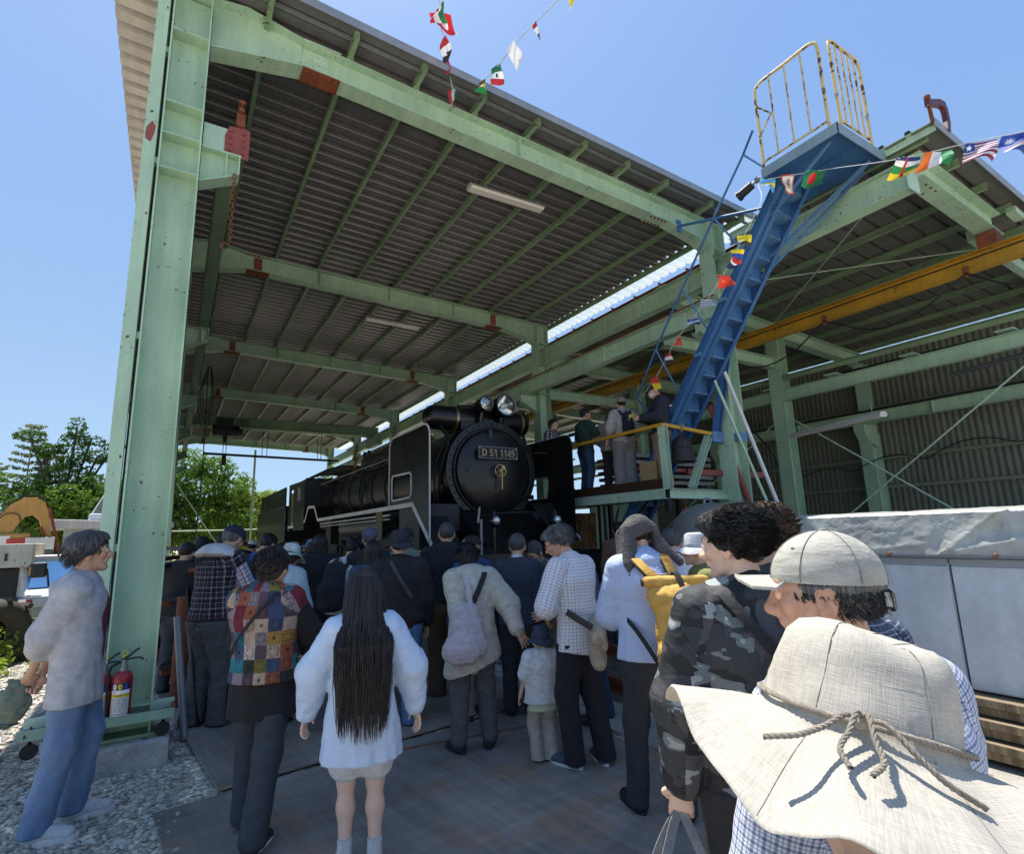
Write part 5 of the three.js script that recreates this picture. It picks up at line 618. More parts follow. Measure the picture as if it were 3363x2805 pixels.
// ---------------------------------------------------------------- people: bodies, clothes and hair meshed from smooth joined capsules
const cap = (a, b, ra, rb, o = {}) => ({ t: 0, a: A3(a), b: A3(b), ra, rb, X: A3(o.X || [1, 0, 0]), ka: o.ka || 1, kb: o.kb || o.ka || 1, g: o.g || 0, R: o.R || Math.max(ra, rb), v0: o.v0 || 0, sub: o.sub });
const ell = (c, r, o = {}) => ({ t: 1, c: A3(c), r, g: o.g || 0, sub: o.sub });
function netMesh(prims, cell, k, o = {}) {
  const lo = [1e9, 1e9, 1e9], hi = [-1e9, -1e9, -1e9], boxes = [];
  for (const p of prims) {
    const m = k * 0.5 + cell * 2 + 0.012, B = p.t ? [0, 1, 2].map((i) => [p.c.getComponent(i) - p.r[i] - m, p.c.getComponent(i) + p.r[i] + m])
      : [0, 1, 2].map((i) => { const a = p.a.getComponent(i), b = p.b.getComponent(i), ra = p.ra * Math.max(1, p.ka) + m, rb = p.rb * Math.max(1, p.kb) + m; return [Math.min(a - ra, b - rb), Math.max(a + ra, b + rb)]; });
    boxes.push(B); if (!p.sub) for (let i = 0; i < 3; i++) { lo[i] = Math.min(lo[i], B[i][0]); hi[i] = Math.max(hi[i], B[i][1]); }
  }
  const N = [0, 1, 2].map((i) => Math.ceil((hi[i] - lo[i]) / cell) + 2), [nx, ny, nz] = N, F = new Float32Array(nx * ny * nz).fill(0.3), ID = new Uint8Array(nx * ny * nz);
  prims.forEach((p, pi) => {
    const r0 = [0, 1, 2].map((i) => Math.max(0, Math.floor((boxes[pi][i][0] - lo[i]) / cell))), r1 = [0, 1, 2].map((i) => Math.min(N[i] - 1, Math.ceil((boxes[pi][i][1] - lo[i]) / cell)));
    const ax = p.a?.x, ay = p.a?.y, az = p.a?.z, dx = p.t ? 0 : p.b.x - ax, dy = p.t ? 0 : p.b.y - ay, dz = p.t ? 0 : p.b.z - az, L2 = dx * dx + dy * dy + dz * dz || 1e-9;
    const mr = p.t ? Math.min(...p.r) : 0;
    for (let z = r0[2]; z <= r1[2]; z++) for (let y = r0[1]; y <= r1[1]; y++) for (let x = r0[0]; x <= r1[0]; x++) {
      const px = lo[0] + x * cell, py = lo[1] + y * cell, pz = lo[2] + z * cell; let d;
      if (p.t) { const ex = (px - p.c.x) / p.r[0], ey = (py - p.c.y) / p.r[1], ez = (pz - p.c.z) / p.r[2]; d = (Math.sqrt(ex * ex + ey * ey + ez * ez) - 1) * mr; }
      else { const t = clamp(((px - ax) * dx + (py - ay) * dy + (pz - az) * dz) / L2), qx = px - ax - t * dx, qy = py - ay - t * dy, qz = pz - az - t * dz, kk = p.ka + (p.kb - p.ka) * t;
        const u = qx * p.X.x + qy * p.X.y + qz * p.X.z, all = qx * qx + qy * qy + qz * qz; d = Math.sqrt(Math.max(0, all - u * u) + u * u / (kk * kk)) - (p.ra + (p.rb - p.ra) * t); }
      const i = (z * ny + y) * nx + x, f = F[i];
      if (p.sub) { const h = Math.max(p.sub - Math.abs(f + d), 0); F[i] = Math.max(f, -d) + h * h / (4 * p.sub); }
      else { if (d < f) ID[i] = pi; const h = Math.max(k - Math.abs(f - d), 0); F[i] = Math.min(f, d) - h * h / (4 * k); }
    }
  });
  if (o.post) for (let z = 0, i = 0; z < nz; z++) for (let y = 0; y < ny; y++) for (let x = 0; x < nx; x++, i++) if (F[i] < 0.03 && F[i] > -0.14) F[i] = o.post(lo[0] + x * cell, lo[1] + y * cell, lo[2] + z * cell, F[i], ID[i]);
  for (let z = 0, i = 0; z < nz; z++) for (let y = 0; y < ny; y++) for (let x = 0; x < nx; x++, i++) if (!x || !y || !z || x === nx - 1 || y === ny - 1 || z === nz - 1) F[i] = Math.max(F[i], 0.001);
  const P = [], vid = new Int32Array(nx * ny * nz).fill(-1), pr = [], quads = [], sx = 1, sy = nx, sz = nx * ny, C = [0, sx, sy, sx + sy, sz, sx + sz, sy + sz, sx + sy + sz];
  const E = [[0, 1], [0, 2], [0, 4], [1, 3], [1, 5], [2, 3], [2, 6], [3, 7], [4, 5], [4, 6], [5, 7], [6, 7]];
  for (let z = 0; z < nz - 1; z++) for (let y = 0; y < ny - 1; y++) for (let x = 0; x < nx - 1; x++) {
    const i = (z * ny + y) * nx + x; let m = 0; for (let c = 0; c < 8; c++) if (F[i + C[c]] < 0) m |= 1 << c;
    if (!m || m === 255) continue; let n = 0, X = 0, Y = 0, Z = 0;
    for (const [a, b] of E) if (((m >> a) & 1) !== ((m >> b) & 1)) { const fa = F[i + C[a]], fb = F[i + C[b]], t = fa / (fa - fb); X += (a & 1) + ((b & 1) - (a & 1)) * t; Y += ((a >> 1) & 1) + (((b >> 1) & 1) - ((a >> 1) & 1)) * t; Z += (a >> 2) + ((b >> 2) - (a >> 2)) * t; n++; }
    vid[i] = P.length / 3; P.push(lo[0] + (x + X / n) * cell, lo[1] + (y + Y / n) * cell, lo[2] + (z + Z / n) * cell); pr.push(ID[i]);
  }
  for (let z = 1; z < nz - 1; z++) for (let y = 1; y < ny - 1; y++) for (let x = 1; x < nx - 1; x++) {
    const i = (z * ny + y) * nx + x, s = F[i] < 0;
    for (const [d, u, v] of [[sx, sy, sz], [sy, sz, sx], [sz, sx, sy]]) if (s !== (F[i + d] < 0)) { const q = [vid[i], vid[i - u], vid[i - u - v], vid[i - v]]; if (q.includes(-1)) continue; quads.push(s ? [q[0], q[1], q[2], q[3]] : [q[0], q[3], q[2], q[1]]); }
  }
  let g = new THREE.BufferGeometry(); const idx = []; for (const q of quads) idx.push(q[0], q[1], q[2], q[0], q[2], q[3]);
  g.setAttribute('position', new THREE.Float32BufferAttribute(P, 3)); g.setIndex(idx); g.computeVertexNormals();
  const nrm = g.attributes.normal.array, map = new Map(), op = [], on = [], ou = [], oi = [];
  const uvOf = (v, p) => { const x = P[v * 3], y = P[v * 3 + 1], z = P[v * 3 + 2]; if (!p || p.t) return [Math.atan2(x, -z) * 0.1, y, 0.1];
    const e = V(p.b.x - p.a.x, p.b.y - p.a.y, p.b.z - p.a.z), L = e.length() || 1e-6; e.divideScalar(L); const q = V(x - p.a.x, y - p.a.y, z - p.a.z), t = q.dot(e); q.addScaledVector(e, -t);
    if (p.g === 1) return [Math.atan2(x, -z) * 0.15, y, 0.15]; // torso: seam at the front
    const Y = e.clone().cross(p.X); return [Math.atan2(q.dot(Y), q.dot(p.X)) * p.R, p.v0 + t, p.R]; };
  const put = (v, pi, w) => { const key = (v * 64 + pi) * 2 + w; let k2 = map.get(key); if (k2 === undefined) { k2 = op.length / 3; map.set(key, k2); op.push(P[v * 3], P[v * 3 + 1], P[v * 3 + 2]); on.push(nrm[v * 3], nrm[v * 3 + 1], nrm[v * 3 + 2]); const u = uvOf(v, prims[pi]); ou.push(u[0] + (w ? 2 * Math.PI * u[2] : 0), u[1]); } return k2; };
  for (const q of quads) { const pi = pr[q[0]], us = q.map((v) => uvOf(v, prims[pi])), mx = Math.max(...us.map((u) => u[0])), W = us.map((u) => (mx - u[0] > Math.PI * u[2] ? 1 : 0)), r = q.map((v, i) => put(v, pi, W[i])); oi.push(r[0], r[1], r[2], r[0], r[2], r[3]); }
  g = new THREE.BufferGeometry(); g.setAttribute('position', new THREE.Float32BufferAttribute(op, 3)); g.setAttribute('normal', new THREE.Float32BufferAttribute(on, 3)); g.setAttribute('uv', new THREE.Float32BufferAttribute(ou, 2)); g.setIndex(oi); return g;
}
const colorise = (g, fn) => { const p = g.attributes.position, c = new Float32Array(p.count * 3); for (let i = 0; i < p.count; i++) c.set(fn(p.getX(i), p.getY(i), p.getZ(i)), i * 3); g.setAttribute('color', new THREE.BufferAttribute(c, 3)); return g; };
const fuse = (list) => { const want = ['position', 'normal', 'uv']; const col = list.some((g) => g.attributes.color); return mergeGeometries(list.map((g) => { g = g.clone(); for (const k of Object.keys(g.attributes)) if (!want.includes(k) && k !== 'color') g.deleteAttribute(k); if (col && !g.attributes.color) colorise(g, () => [1, 1, 1]); if (!g.index) g.setIndex([...Array(g.attributes.position.count).keys()]); return g; })); };
const flipX = (g) => { g = g.clone().scale(-1, 1, 1); const i = g.index.array.slice(); for (let k = 0; k < i.length; k += 3) [i[k], i[k + 1]] = [i[k + 1], i[k]]; g.setIndex([...i]); return g; };

// --- heads (centre at the origin, looking along +z)
function makeHead(cell, jaw = 1, old = 0) {
  const ps = [ell([0, 0.03, -0.012], [0.074, 0.086, 0.094]), cap([0, 0.0, 0.032], [0, -0.07, 0.038], 0.056, 0.036 * jaw, { ka: 1.05, kb: 1.1 }), cap([-0.043, -0.045, 0.0], [-0.012, -0.092, 0.058], 0.022, 0.016 * jaw), cap([0.043, -0.045, 0.0], [0.012, -0.092, 0.058], 0.022, 0.016 * jaw),
    cap([0, -0.05, -0.02], [0, -0.15, -0.035], 0.05, 0.054), cap([0, 0.006, 0.088], [0, -0.026, 0.104], 0.008, 0.012), ell([-0.011, -0.03, 0.094], [0.009, 0.007, 0.009]), ell([0.011, -0.03, 0.094], [0.009, 0.007, 0.009]),
    cap([-0.034, 0.026, 0.074], [0.034, 0.026, 0.074], 0.013, 0.013), cap([-0.019, -0.055, 0.079], [0.019, -0.055, 0.079], 0.0085, 0.0085), ell([0.0, -0.096, 0.064], [0.02, 0.014, 0.014]), ell([-0.04, -0.018, 0.062], [0.02, 0.02, 0.018]), ell([0.04, -0.018, 0.062], [0.02, 0.02, 0.018]),
    ell([-0.031, 0.006, 0.094], [0.017, 0.011, 0.012], { sub: 0.01 }), ell([0.031, 0.006, 0.094], [0.017, 0.011, 0.012], { sub: 0.01 })];
  const ears = [-1, 1].map((s) => ell([s * 0.079, -0.008, -0.004], [0.011, 0.032, 0.019])), dents = [-1, 1].map((s) => ell([s * 0.092, -0.004, 0.0], [0.009, 0.02, 0.01], { sub: 0.006 }));
  const g = netMesh([...ps, ...ears, ...dents], cell, 0.02);
  colorise(g, (x, y, z) => { const f = z > 0.05, m = (b, t) => b.map((v) => lerp(1, v, t)); const n = 1 + 0.07 * n3(x * 60, y * 60, z * 60) + (old ? -0.16 * sstep(0.35, 0.6, n3(x * 95 + 9, y * 95, z * 95)) : 0); let c = [n, n, n];
    if (f) { const lip = sstep(0.012, 0.004, Math.abs(y + 0.055)) * sstep(0.026, 0.016, Math.abs(x)) * sstep(0.07, 0.08, z); c = c.map((v, i) => v * m([0.95, 0.62, 0.6], lip)[i]); const br = sstep(0.009, 0.004, Math.abs(y - 0.032 + Math.abs(x) * 0.08)) * sstep(0.052, 0.04, Math.abs(x)) * sstep(0.01, 0.016, Math.abs(x)); c = c.map((v) => v * lerp(1, old ? 0.6 : 0.28, br)); const ck = Math.exp(-((Math.abs(x) - 0.04) ** 2 + (y + 0.02) ** 2) / 0.0006); c[1] *= 1 - 0.12 * ck; c[2] *= 1 - 0.14 * ck; }
    if (Math.abs(x) > 0.074) { c[1] *= 0.92; c[2] *= 0.9; } return c; });
  const eyes = [-1, 1].map((s) => colorise(new THREE.SphereGeometry(0.0125, 12, 10).translate(s * 0.031, 0.005, 0.079), (x, y, z) => { const r = Math.hypot(x - s * 0.031, y - 0.005); return z > 0.079 && r < 0.0062 ? [0.05, 0.04, 0.04] : [1.5, 1.65, 1.8]; }));
  return fuse([g, ...eyes]);
}
const HEAD = { near: makeHead(0.004, 1), old: makeHead(0.004, 1.05, 1), mid: makeHead(0.0065, 1), far: makeHead(0.009, 1) };
// --- left hand: wrist at the origin, fingers along -y, palm towards +z, thumb on +x
function makeHand(curl, spread, cell, thumbIn = 0.3) {
  const ps = [cap([0, 0.02, 0], [0, -0.02, 0], 0.02, 0.02, { ka: 1.25 }), cap([0.0, -0.025, 0], [0, -0.07, 0.0], 0.014, 0.013, { ka: 2.4, kb: 2.9 }), ell([0.02, -0.035, 0.008], [0.016, 0.026, 0.013])];
  [[0.029, 0.07], [0.01, 0.078], [-0.009, 0.073], [-0.027, 0.057]].forEach(([x, L], f) => { let p = V(x, -0.075, 0), a = curl * 0.6; const sp = spread * (1.5 - f) * 0.12; for (const [s, k] of [[0.46, 0], [0.3, 1], [0.24, 2]]) { a += k ? curl : 0; const q = p.clone().add(V(Math.sin(sp) * s * L, -Math.cos(a) * s * L, Math.sin(a) * s * L)); ps.push(cap(p, q, 0.0088 - k * 0.0008, 0.0082 - k * 0.001)); p = q; } });
  const t0 = V(0.028, -0.02, 0.008), t1 = t0.clone().add(V(0.024, -0.024, 0.012)), t2 = t1.clone().add(V(0.012 - 0.02 * thumbIn, -0.028, 0.008 + 0.02 * thumbIn)); ps.push(cap(t0, t1, 0.0125, 0.0105), cap(t1, t2, 0.0105, 0.008));
  return netMesh(ps, cell, 0.007);
}
const HANDS = {}; const hand = (pose, cell) => HANDS[pose + cell] ??= makeHand({ relax: 0.34, grip: 1.0, flat: 0.1, point: 0.5 }[pose], pose === 'flat' ? 1.6 : 0.5, cell, pose === 'grip' ? 1 : 0.3);
// --- shoes: ankle above the origin, toe towards +z
const shoeUp = netMesh([cap([0, 0.05, -0.045], [0, 0.04, 0.14], 0.043, 0.034, { ka: 1.0, kb: 1.25 }), cap([0, 0.06, -0.03], [0, 0.105, -0.035], 0.044, 0.042), cap([0, 0.07, 0.02], [0, 0.05, 0.09], 0.034, 0.03)], 0.008, 0.03, { post: (x, y, z, d) => Math.max(d, 0.022 - y, y - 0.112 + 0.15 * Math.abs(z + 0.03)) });
const soleShape = []; for (let i = 0; i < 28; i++) { const a = i / 28 * 2 * Math.PI, z = Math.cos(a), x = Math.sin(a); soleShape.push([x * (0.042 + 0.008 * z), 0.048 + z * 0.14]); }
const shoeSole = geo(ext(soleShape, 0.026, 0.004).rotateX(Math.PI / 2).translate(0, 0.03, 0));
// --- cloth materials
const wrinkle = tex(512, 512, (u, v) => { let a = 0; const w = fbm(u, v, 4, 4, 3, 81); a += Math.pow(1 - Math.abs(2 * fbm(u + 0.05 * w, v, 4, 7, 3, 82) - 1), 3) * 0.8; a += Math.pow(1 - Math.abs(2 * fbm(u, v + 0.05 * w, 9, 6, 2, 85) - 1), 4) * 0.35; return clamp(a * 0.75 + 0.12 * vnoise(u * 128, v * 128, 128, 128, 3)); }, [0.34, 0.34], false);
const weave = tex(256, 256, (u, v) => 0.5 + 0.25 * Math.sin(u * Math.PI * 2 * 48) * Math.sin(v * Math.PI * 2 * 48) + 0.4 * (fbm(u, v, 6, 6, 3, 88) - 0.5), [0.12, 0.12], false);
const heather = tex(256, 256, (u, v) => 0.84 + 0.13 * (vnoise(u * 128, v * 90, 128, 90, 91) - 0.5) + 0.2 * (fbm(u, v, 5, 5, 3, 92) - 0.5), [0.2, 0.2]);
const denimMap = tex(512, 512, (u, v) => { const a = fbm(u, v, 6, 3, 4, 95), t = ((u * 130 + v * 130) % 1) < 0.5 ? 0.05 : -0.05, n = vnoise(u * 200, v * 60, 200, 60, 97); return [0.78 + 0.35 * (a - 0.4) + t, 0.8 + 0.3 * (a - 0.4) + t + 0.1 * (n - 0.5), 0.85 + 0.22 * (a - 0.4) + t]; }, [0.5, 0.5]);
const cloth = (c, o = {}) => { const { bumpScale = 0.006, ...q } = o; return mat({ color: c.map((v) => Math.min(0.85, v * 1.4 + 0.003)), map: heather, roughness: 0.92, bumpMap: wrinkle, ...q, bumpScale: bumpScale * 0.42 }); };
const clothTex = (size, n, fn) => tex(n, n, fn, size);
const denim = (c) => mat({ color: c.map((v) => v * 1.4), map: denimMap, roughness: 0.9, bumpMap: wrinkle, bumpScale: 0.0022 });
const skinTone = { a: [0.60, 0.36, 0.245], b: [0.55, 0.31, 0.205], c: [0.46, 0.24, 0.15], d: [0.66, 0.44, 0.33] };
const skinM = {}; for (const k in skinTone) skinM[k] = mat({ color: skinTone[k], roughness: 0.5, vertexColors: true });
const hairMap = tex(256, 256, (u, v) => { const a = vnoise(u * 90, v * 4, 90, 4, 101), b = fbm(u, v, 6, 3, 3, 103); return 0.5 + 0.7 * a * b + 0.25 * a; }, [0.1, 0.25]);
const hairBump = tex(256, 256, (u, v) => vnoise(u * 70, v * 3, 70, 3, 105), [0.07, 0.3], false);
const hairM = {}; for (const [k, c, r] of [['black', [0.012, 0.011, 0.011], 0.4], ['dark', [0.028, 0.021, 0.018], 0.42], ['brown', [0.11, 0.05, 0.025], 0.45], ['grey', [0.2, 0.2, 0.2], 0.55], ['white', [0.34, 0.34, 0.35], 0.6], ['salt', [0.12, 0.12, 0.122], 0.55]]) hairM[k] = mat({ color: c, map: hairMap, bumpMap: hairBump, bumpScale: 0.004, roughness: r });
// --- hair in the head's own axes
const HAIRC = {};
function hairCap(style, cell, hat) { // short: full cover; thin: receding; bob: to the jaw; fluffy
  const key = style + cell + (hat || ''); if (HAIRC[key]) return HAIRC[key];
  const th = { short: 0.012, thin: 0.005, bob: 0.022, fluffy: 0.024, crop: 0.007, long: 0.014, bun: 0.014 }[style] ?? 0.012, ps = [ell([0, 0.032, -0.016], [0.074 + th, 0.086 + th, 0.093 + th])];
  if (style === 'bob') ps.push(cap([-0.07, 0, -0.03], [-0.062, -0.06, -0.03], 0.035, 0.026), cap([0.07, 0, -0.03], [0.062, -0.06, -0.03], 0.035, 0.026), cap([0, 0.0, -0.075], [0, -0.085, -0.06], 0.05, 0.034, { ka: 1.3 }));
  if (style === 'fluffy') ps.push(ell([0, 0.05, -0.06], [0.09, 0.07, 0.06]), ell([0.02, 0.07, 0.05], [0.07, 0.05, 0.05]));
  if (style === 'long') ps.push(cap([-0.05, 0.0, -0.05], [-0.05, -0.2, -0.05], 0.05, 0.045), cap([0.05, 0.0, -0.05], [0.05, -0.2, -0.05], 0.05, 0.045), cap([0, 0, -0.07], [0, -0.26, -0.06], 0.055, 0.05, { ka: 1.4 }));
  if (style === 'bun') ps.push(ell([0, 0.08, -0.1], [0.045, 0.045, 0.04]));
  const low = { bob: -0.12, long: -0.3, bun: -0.07 }[style] ?? -0.078, side = { bob: -0.075, long: -0.2 }[style] ?? -0.025;
  const g = netMesh(ps, cell, 0.025, { post: (x, y, z, d) => { d += 0.0035 * n3(x * 55, y * 22, z * 55) + 0.0025 * n3(x * 120, y * 40, z * 120); let hl; if (z > 0.075) hl = 0.066; else if (z > 0.02) hl = lerp(-0.01, 0.066, (z - 0.02) / 0.055); else if (z > -0.03) hl = lerp(side, -0.01, (z + 0.03) / 0.05); else hl = lerp(low, side, clamp((z + 0.09) / 0.06)); d = Math.max(d, (hl - y) * 0.8 + 0.002 * n3(x * 150, y * 30, z * 150)); if (style === 'thin') d = Math.max(d, 0.075 - Math.hypot(x, (z - 0.035) * 0.9) - 0.004 * n3(x * 80, y * 80, z * 80) + (0.05 - y) * 1.5); if (hat) d = Math.max(d, y - 0.03); return d; } });
  return HAIRC[key] = g;
}
function strands(n, th, fn, len = 0.04, r = 0.0016, ymax = 9) { // tapered locks lying on the scalp
  const out = []; for (let i = 0; i < n * 4 && out.length < n; i++) { const a = rnd() * 2 * Math.PI, cy = rr(-0.75, 1), s = Math.sqrt(1 - cy * cy), R_ = [0.074 + th, 0.086 + th, 0.093 + th], p = V(Math.cos(a) * s * R_[0], 0.032 + cy * R_[1], -0.016 + Math.sin(a) * s * R_[2]);
    const hl = p.z > 0.06 ? 0.05 : p.z > -0.02 ? 0.0 : -0.06; if (p.y < hl || p.y > ymax) continue; const nrm = V(Math.cos(a) * s, cy, Math.sin(a) * s), f = fn(p, nrm).addScaledVector(nrm, 0.12).normalize(), L = len * rr(0.6, 1.2), q = p.clone().addScaledVector(f, L * 0.5).addScaledVector(nrm, 0.004), e = p.clone().addScaledVector(f, L).addScaledVector(nrm, rr(-0.008, 0.006));
    out.push(rod(p.clone().addScaledVector(nrm, -0.002), q, r * 1.6, r * 1.3, 4), rod(q, e, r * 1.3, r * 0.2, 4)); }
  return geo(out, true);
}
// --- hats in the head's own axes
const hats = {
  cap(m, o = {}) { const dome = new THREE.SphereGeometry(1, 28, 14, 0, Math.PI * 2, 0, Math.PI / 2 + 0.08).scale(0.091, 0.098, 0.108).translate(0, 0.035, -0.012), bill = new THREE.SphereGeometry(1, 20, 4, 0, Math.PI, 0, 0.5); bill.dispose();
    const b = ext([[-0.075, 0], [-0.07, 0.045], [-0.04, 0.075], [0, 0.085], [0.04, 0.075], [0.07, 0.045], [0.075, 0], [0.05, -0.02], [-0.05, -0.02]], 0.004, 0.0015); b.rotateX(Math.PI / 2); const p = b.attributes.position; for (let i = 0; i < p.count; i++) p.setY(i, p.getY(i) - 5 * p.getX(i) ** 2 - 1.4 * Math.max(0, p.getZ(i)) ** 2); b.computeVertexNormals(); b.translate(0, 0.045, 0.085);
    for (const g of [dome]) { const u = g.attributes.uv; for (let i = 0; i < u.count; i++) u.setXY(i, u.getX(i) * 0.6, u.getY(i) * 0.3); } if (o.seams) { const L = []; for (let i = 0; i < 6; i++) { const a = i * Math.PI / 3 + 0.5, q = []; for (let k = 1; k < 11; k++) { const e = k / 10 * 1.62; q.push(V(Math.cos(a) * Math.sin(e) * 0.0918, 0.035 + Math.cos(e) * 0.0988, Math.sin(a) * Math.sin(e) * 0.1088 - 0.012)); } L.push(new THREE.TubeGeometry(new THREE.CatmullRomCurve3(q), 24, 0.0009, 5)); } const t = 0.075; return [['crown', dome], ['brim', b], ['seams', geo(L, true)], ['button', new THREE.SphereGeometry(0.008, 8, 6).scale(1, 0.5, 1).translate(0, 0.134, -0.012)], ...[0.8, 2.3, 3.9].map((a) => ['eyelet', new THREE.TorusGeometry(0.0045, 0.0016, 6, 12).rotateX(Math.PI / 2 - 0.75).rotateY(-a + Math.PI / 2).translate(Math.cos(a) * t * 0.91, 0.035 + 0.0988 * 0.6, Math.sin(a) * t * 1.09 - 0.012)])].map(([n, g]) => [n, g, m]); } return [['crown', dome], ['brim', b], ['button', new THREE.SphereGeometry(0.008, 8, 6).scale(1, 0.5, 1).translate(0, 0.134, -0.012)]].map(([n, g]) => [n, g, m]); },
  bucket(m, o = {}) { const w = o.w || 0.055, t = o.h || 0.1, g = lathe([[0.001, 0.035 + t], [0.05, 0.033 + t], [0.075, 0.02 + t], [0.088, 0.05], [0.095, 0.03], [0.1, 0.022], [0.1 + w * 0.6, 0.005], [0.1 + w, -0.018], [0.098 + w, -0.02], [0.098, 0.016], [0.085, 0.05]].map(([r, y]) => [r, y]), 36).scale(0.97, 1, 1.12).translate(0, 0, -0.012); const p = g.attributes.position; for (let i = 0; i < p.count; i++) { const r = Math.hypot(p.getX(i), p.getZ(i)), a = Math.atan2(p.getX(i), p.getZ(i)); if (r > 0.1) p.setY(i, p.getY(i) + (r - 0.1) * 0.25 * Math.sin(3 * a + 1)); else p.setX(i, p.getX(i) + 0.004 * n3(a * 2, p.getY(i) * 40, 1)); } g.computeVertexNormals(); { const u = g.attributes.uv; for (let i = 0; i < u.count; i++) u.setXY(i, u.getX(i) * 0.7, u.getY(i) * 0.3); }
    const band = lathe([[0.0965, 0.03], [0.0965, 0.05], [0.09, 0.055]], 36).scale(0.97, 1, 1.12).translate(0, 0, -0.012); return [['crown', g, m], ['band', band, o.band || m]]; },
};
// --- one person
function person(o) {
  const P = thing('person', o.label, 'person', [o.x, o.y || 0, o.z], Math.PI - R(o.face || 0), o.group), sc = (o.h || 1.66) / 1.7, q = o.q || 2, w = o.w || 1, cell = o.cell || [0, 0.0105, 0.014, 0.02][q];
  P.scale.setScalar(sc);
  for (const k of ['l', 'r']) if (o[k + 'hW']) { const d = A3(o[k + 'hW']).clone().sub(P.position).applyAxisAngle(V(0, 1, 0), -P.rotation.y).divideScalar(sc); o[k + 'h'] = d.toArray(); }
  const lean = R(o.lean || 0), hip = o.hipY ?? 0.9, rot = (v, a) => V(v.x, v.y * Math.cos(a) - v.z * Math.sin(a), v.y * Math.sin(a) + v.z * Math.cos(a)), pel = V(o.sway || 0, hip + 0.02, o.pz || 0);
  const at = (x, y, z, k = 1) => pel.clone().add(rot(V(x, y, z), lean * k)), twist = R(o.twist || 0), tw = (v) => { const c = Math.cos(twist), s = Math.sin(twist); return V(v.x * c + v.z * s, v.y, -v.x * s + v.z * c); };
  const waist = at(0, 0.14, 0, 0.6), chest = at(0, 0.36, 0.0, 0.9).add(V(0, 0, -0.01)), top = at(0, 0.475, -0.012), neck0 = at(0, 0.49, -0.015), neck1 = at(0, 0.57, 0.005, 1.15);
  const SX = at(0, 0.455, -0.008), sh = [1, -1].map((s) => SX.clone().add(tw(V(s * 0.16 * w, (o.shrug || 0), 0)))), X = tw(V(1, 0, 0));
  // arms reach for their targets
  const arms = [o.lh || [0.25, 0.74, 0.06], o.rh || [-0.25, 0.74, 0.06]].map((T, i) => { const s = i ? -1 : 1, S = sh[i], t = A3(T), d = t.clone().sub(S), L = Math.min(d.length(), 0.535), a = 0.285, b = 0.255, dir = d.normalize(), W = S.clone().addScaledVector(dir, L), c = clamp((a * a + L * L - b * b) / (2 * a * L), -1, 1), hint = A3((i ? o.re : o.le) || [s * 0.45, -0.3, -0.85]); hint.addScaledVector(dir, -hint.dot(dir)).normalize(); return { S, E: S.clone().addScaledVector(dir, a * c).addScaledVector(hint, a * Math.sqrt(1 - c * c)), W }; });
  const feet = (o.feet || [[0.1, 0.02, 8], [-0.1, -0.02, -8]]).map(([x, z, yw = 0, y = 0]) => ({ p: V(x, y, z), yw: R(yw) })), legs = [1, -1].map((s, i) => { const H = V(pel.x + s * 0.088 * w, hip, pel.z), A = feet[i].p.clone().add(V(0, 0.085, -0.035)), d = A.clone().sub(H), L = Math.min(d.length(), 0.86), a = Math.max(L / 2 + 0.0015, 0.412), c = L / 2 / a; d.normalize(); const hint = A3((o.knee || [])[i] || [0, 0, 1]); hint.addScaledVector(d, -hint.dot(d)).normalize(); return { H, K: H.clone().addScaledVector(d, L / 2).addScaledVector(hint, a * Math.sqrt(Math.max(0, 1 - c * c))), A }; });
  const hm = new THREE.Matrix4().makeRotationFromEuler(new THREE.Euler(R(o.hp || 0) + lean * 0.6, R(o.hy || 0), R(o.hr || 0), 'YXZ')), hc = neck1.clone().add(V(0, 0.095, 0.03).applyMatrix4(hm)); hm.setPosition(hc); const hs = o.hs || 1; hm.multiply(new THREE.Matrix4().makeScale(hs, hs, hs));
  // body: one continuous figure
  const bp = [cap(pel, waist, 0.098, 0.092, { ka: 1.5 * w, kb: 1.42 * w, X }), cap(waist, chest, 0.092, 0.103, { ka: 1.42 * w, kb: 1.45 * w, X }), cap(chest, top, 0.1, 0.07, { ka: 1.45 * w, kb: 1.5 * w, X }), cap(sh[0], sh[1], 0.05, 0.05), cap(neck0, hc.clone().add(V(0, -0.06, -0.02).applyMatrix4(hm).sub(hc)), 0.055, 0.05)];
  for (const a of arms) bp.push(cap(a.S, a.E, 0.047, 0.038), cap(a.E, a.W, 0.038, 0.025));
  for (const l of legs) bp.push(cap(l.H, l.K, 0.08, 0.05), cap(l.K, l.K.clone().lerp(l.A, 0.35), 0.048, 0.047), cap(l.K.clone().lerp(l.A, 0.35), l.A, 0.047, 0.034), cap(l.A, feet[0].p === 0 ? l.A : l.A.clone().add(V(0, -0.05, 0.04)), 0.036, 0.03));
  const hq = o.hand || ['', 0.0032, 0.0045, 0.006][q], parts = [netMesh(bp, o.skinCell || 0.022, 0.05)];
  const hd = HEAD[o.head || (q === 1 ? 'near' : q === 2 ? 'mid' : 'far')].clone(); parts.push(hd.applyMatrix4(hm));
  arms.forEach((a, i) => { if (i ? o.noRh : o.noLh) return; const Y = a.E.clone().sub(a.W).normalize(); const bend = A3((i ? o.rhd : o.lhd) || Y.clone().negate().toArray()); Y.copy(bend).negate().normalize(); const Z = A3((i ? o.rp : o.lp) || [i ? 0.9 : -0.9, 0, -0.35]); Z.addScaledVector(Y, -Z.dot(Y)).normalize(); const Xh = Y.clone().cross(Z); let g = hand((i ? o.rpose : o.lpose) || 'relax', hq); if (i) g = flipX(g); parts.push(g.clone().applyMatrix4(new THREE.Matrix4().makeBasis(Xh, Y, Z).setPosition(a.W))); });
  const body = new THREE.Mesh(fuse(parts), skinM[o.skin || 'a']); body.name = 'body'; P.add(body);
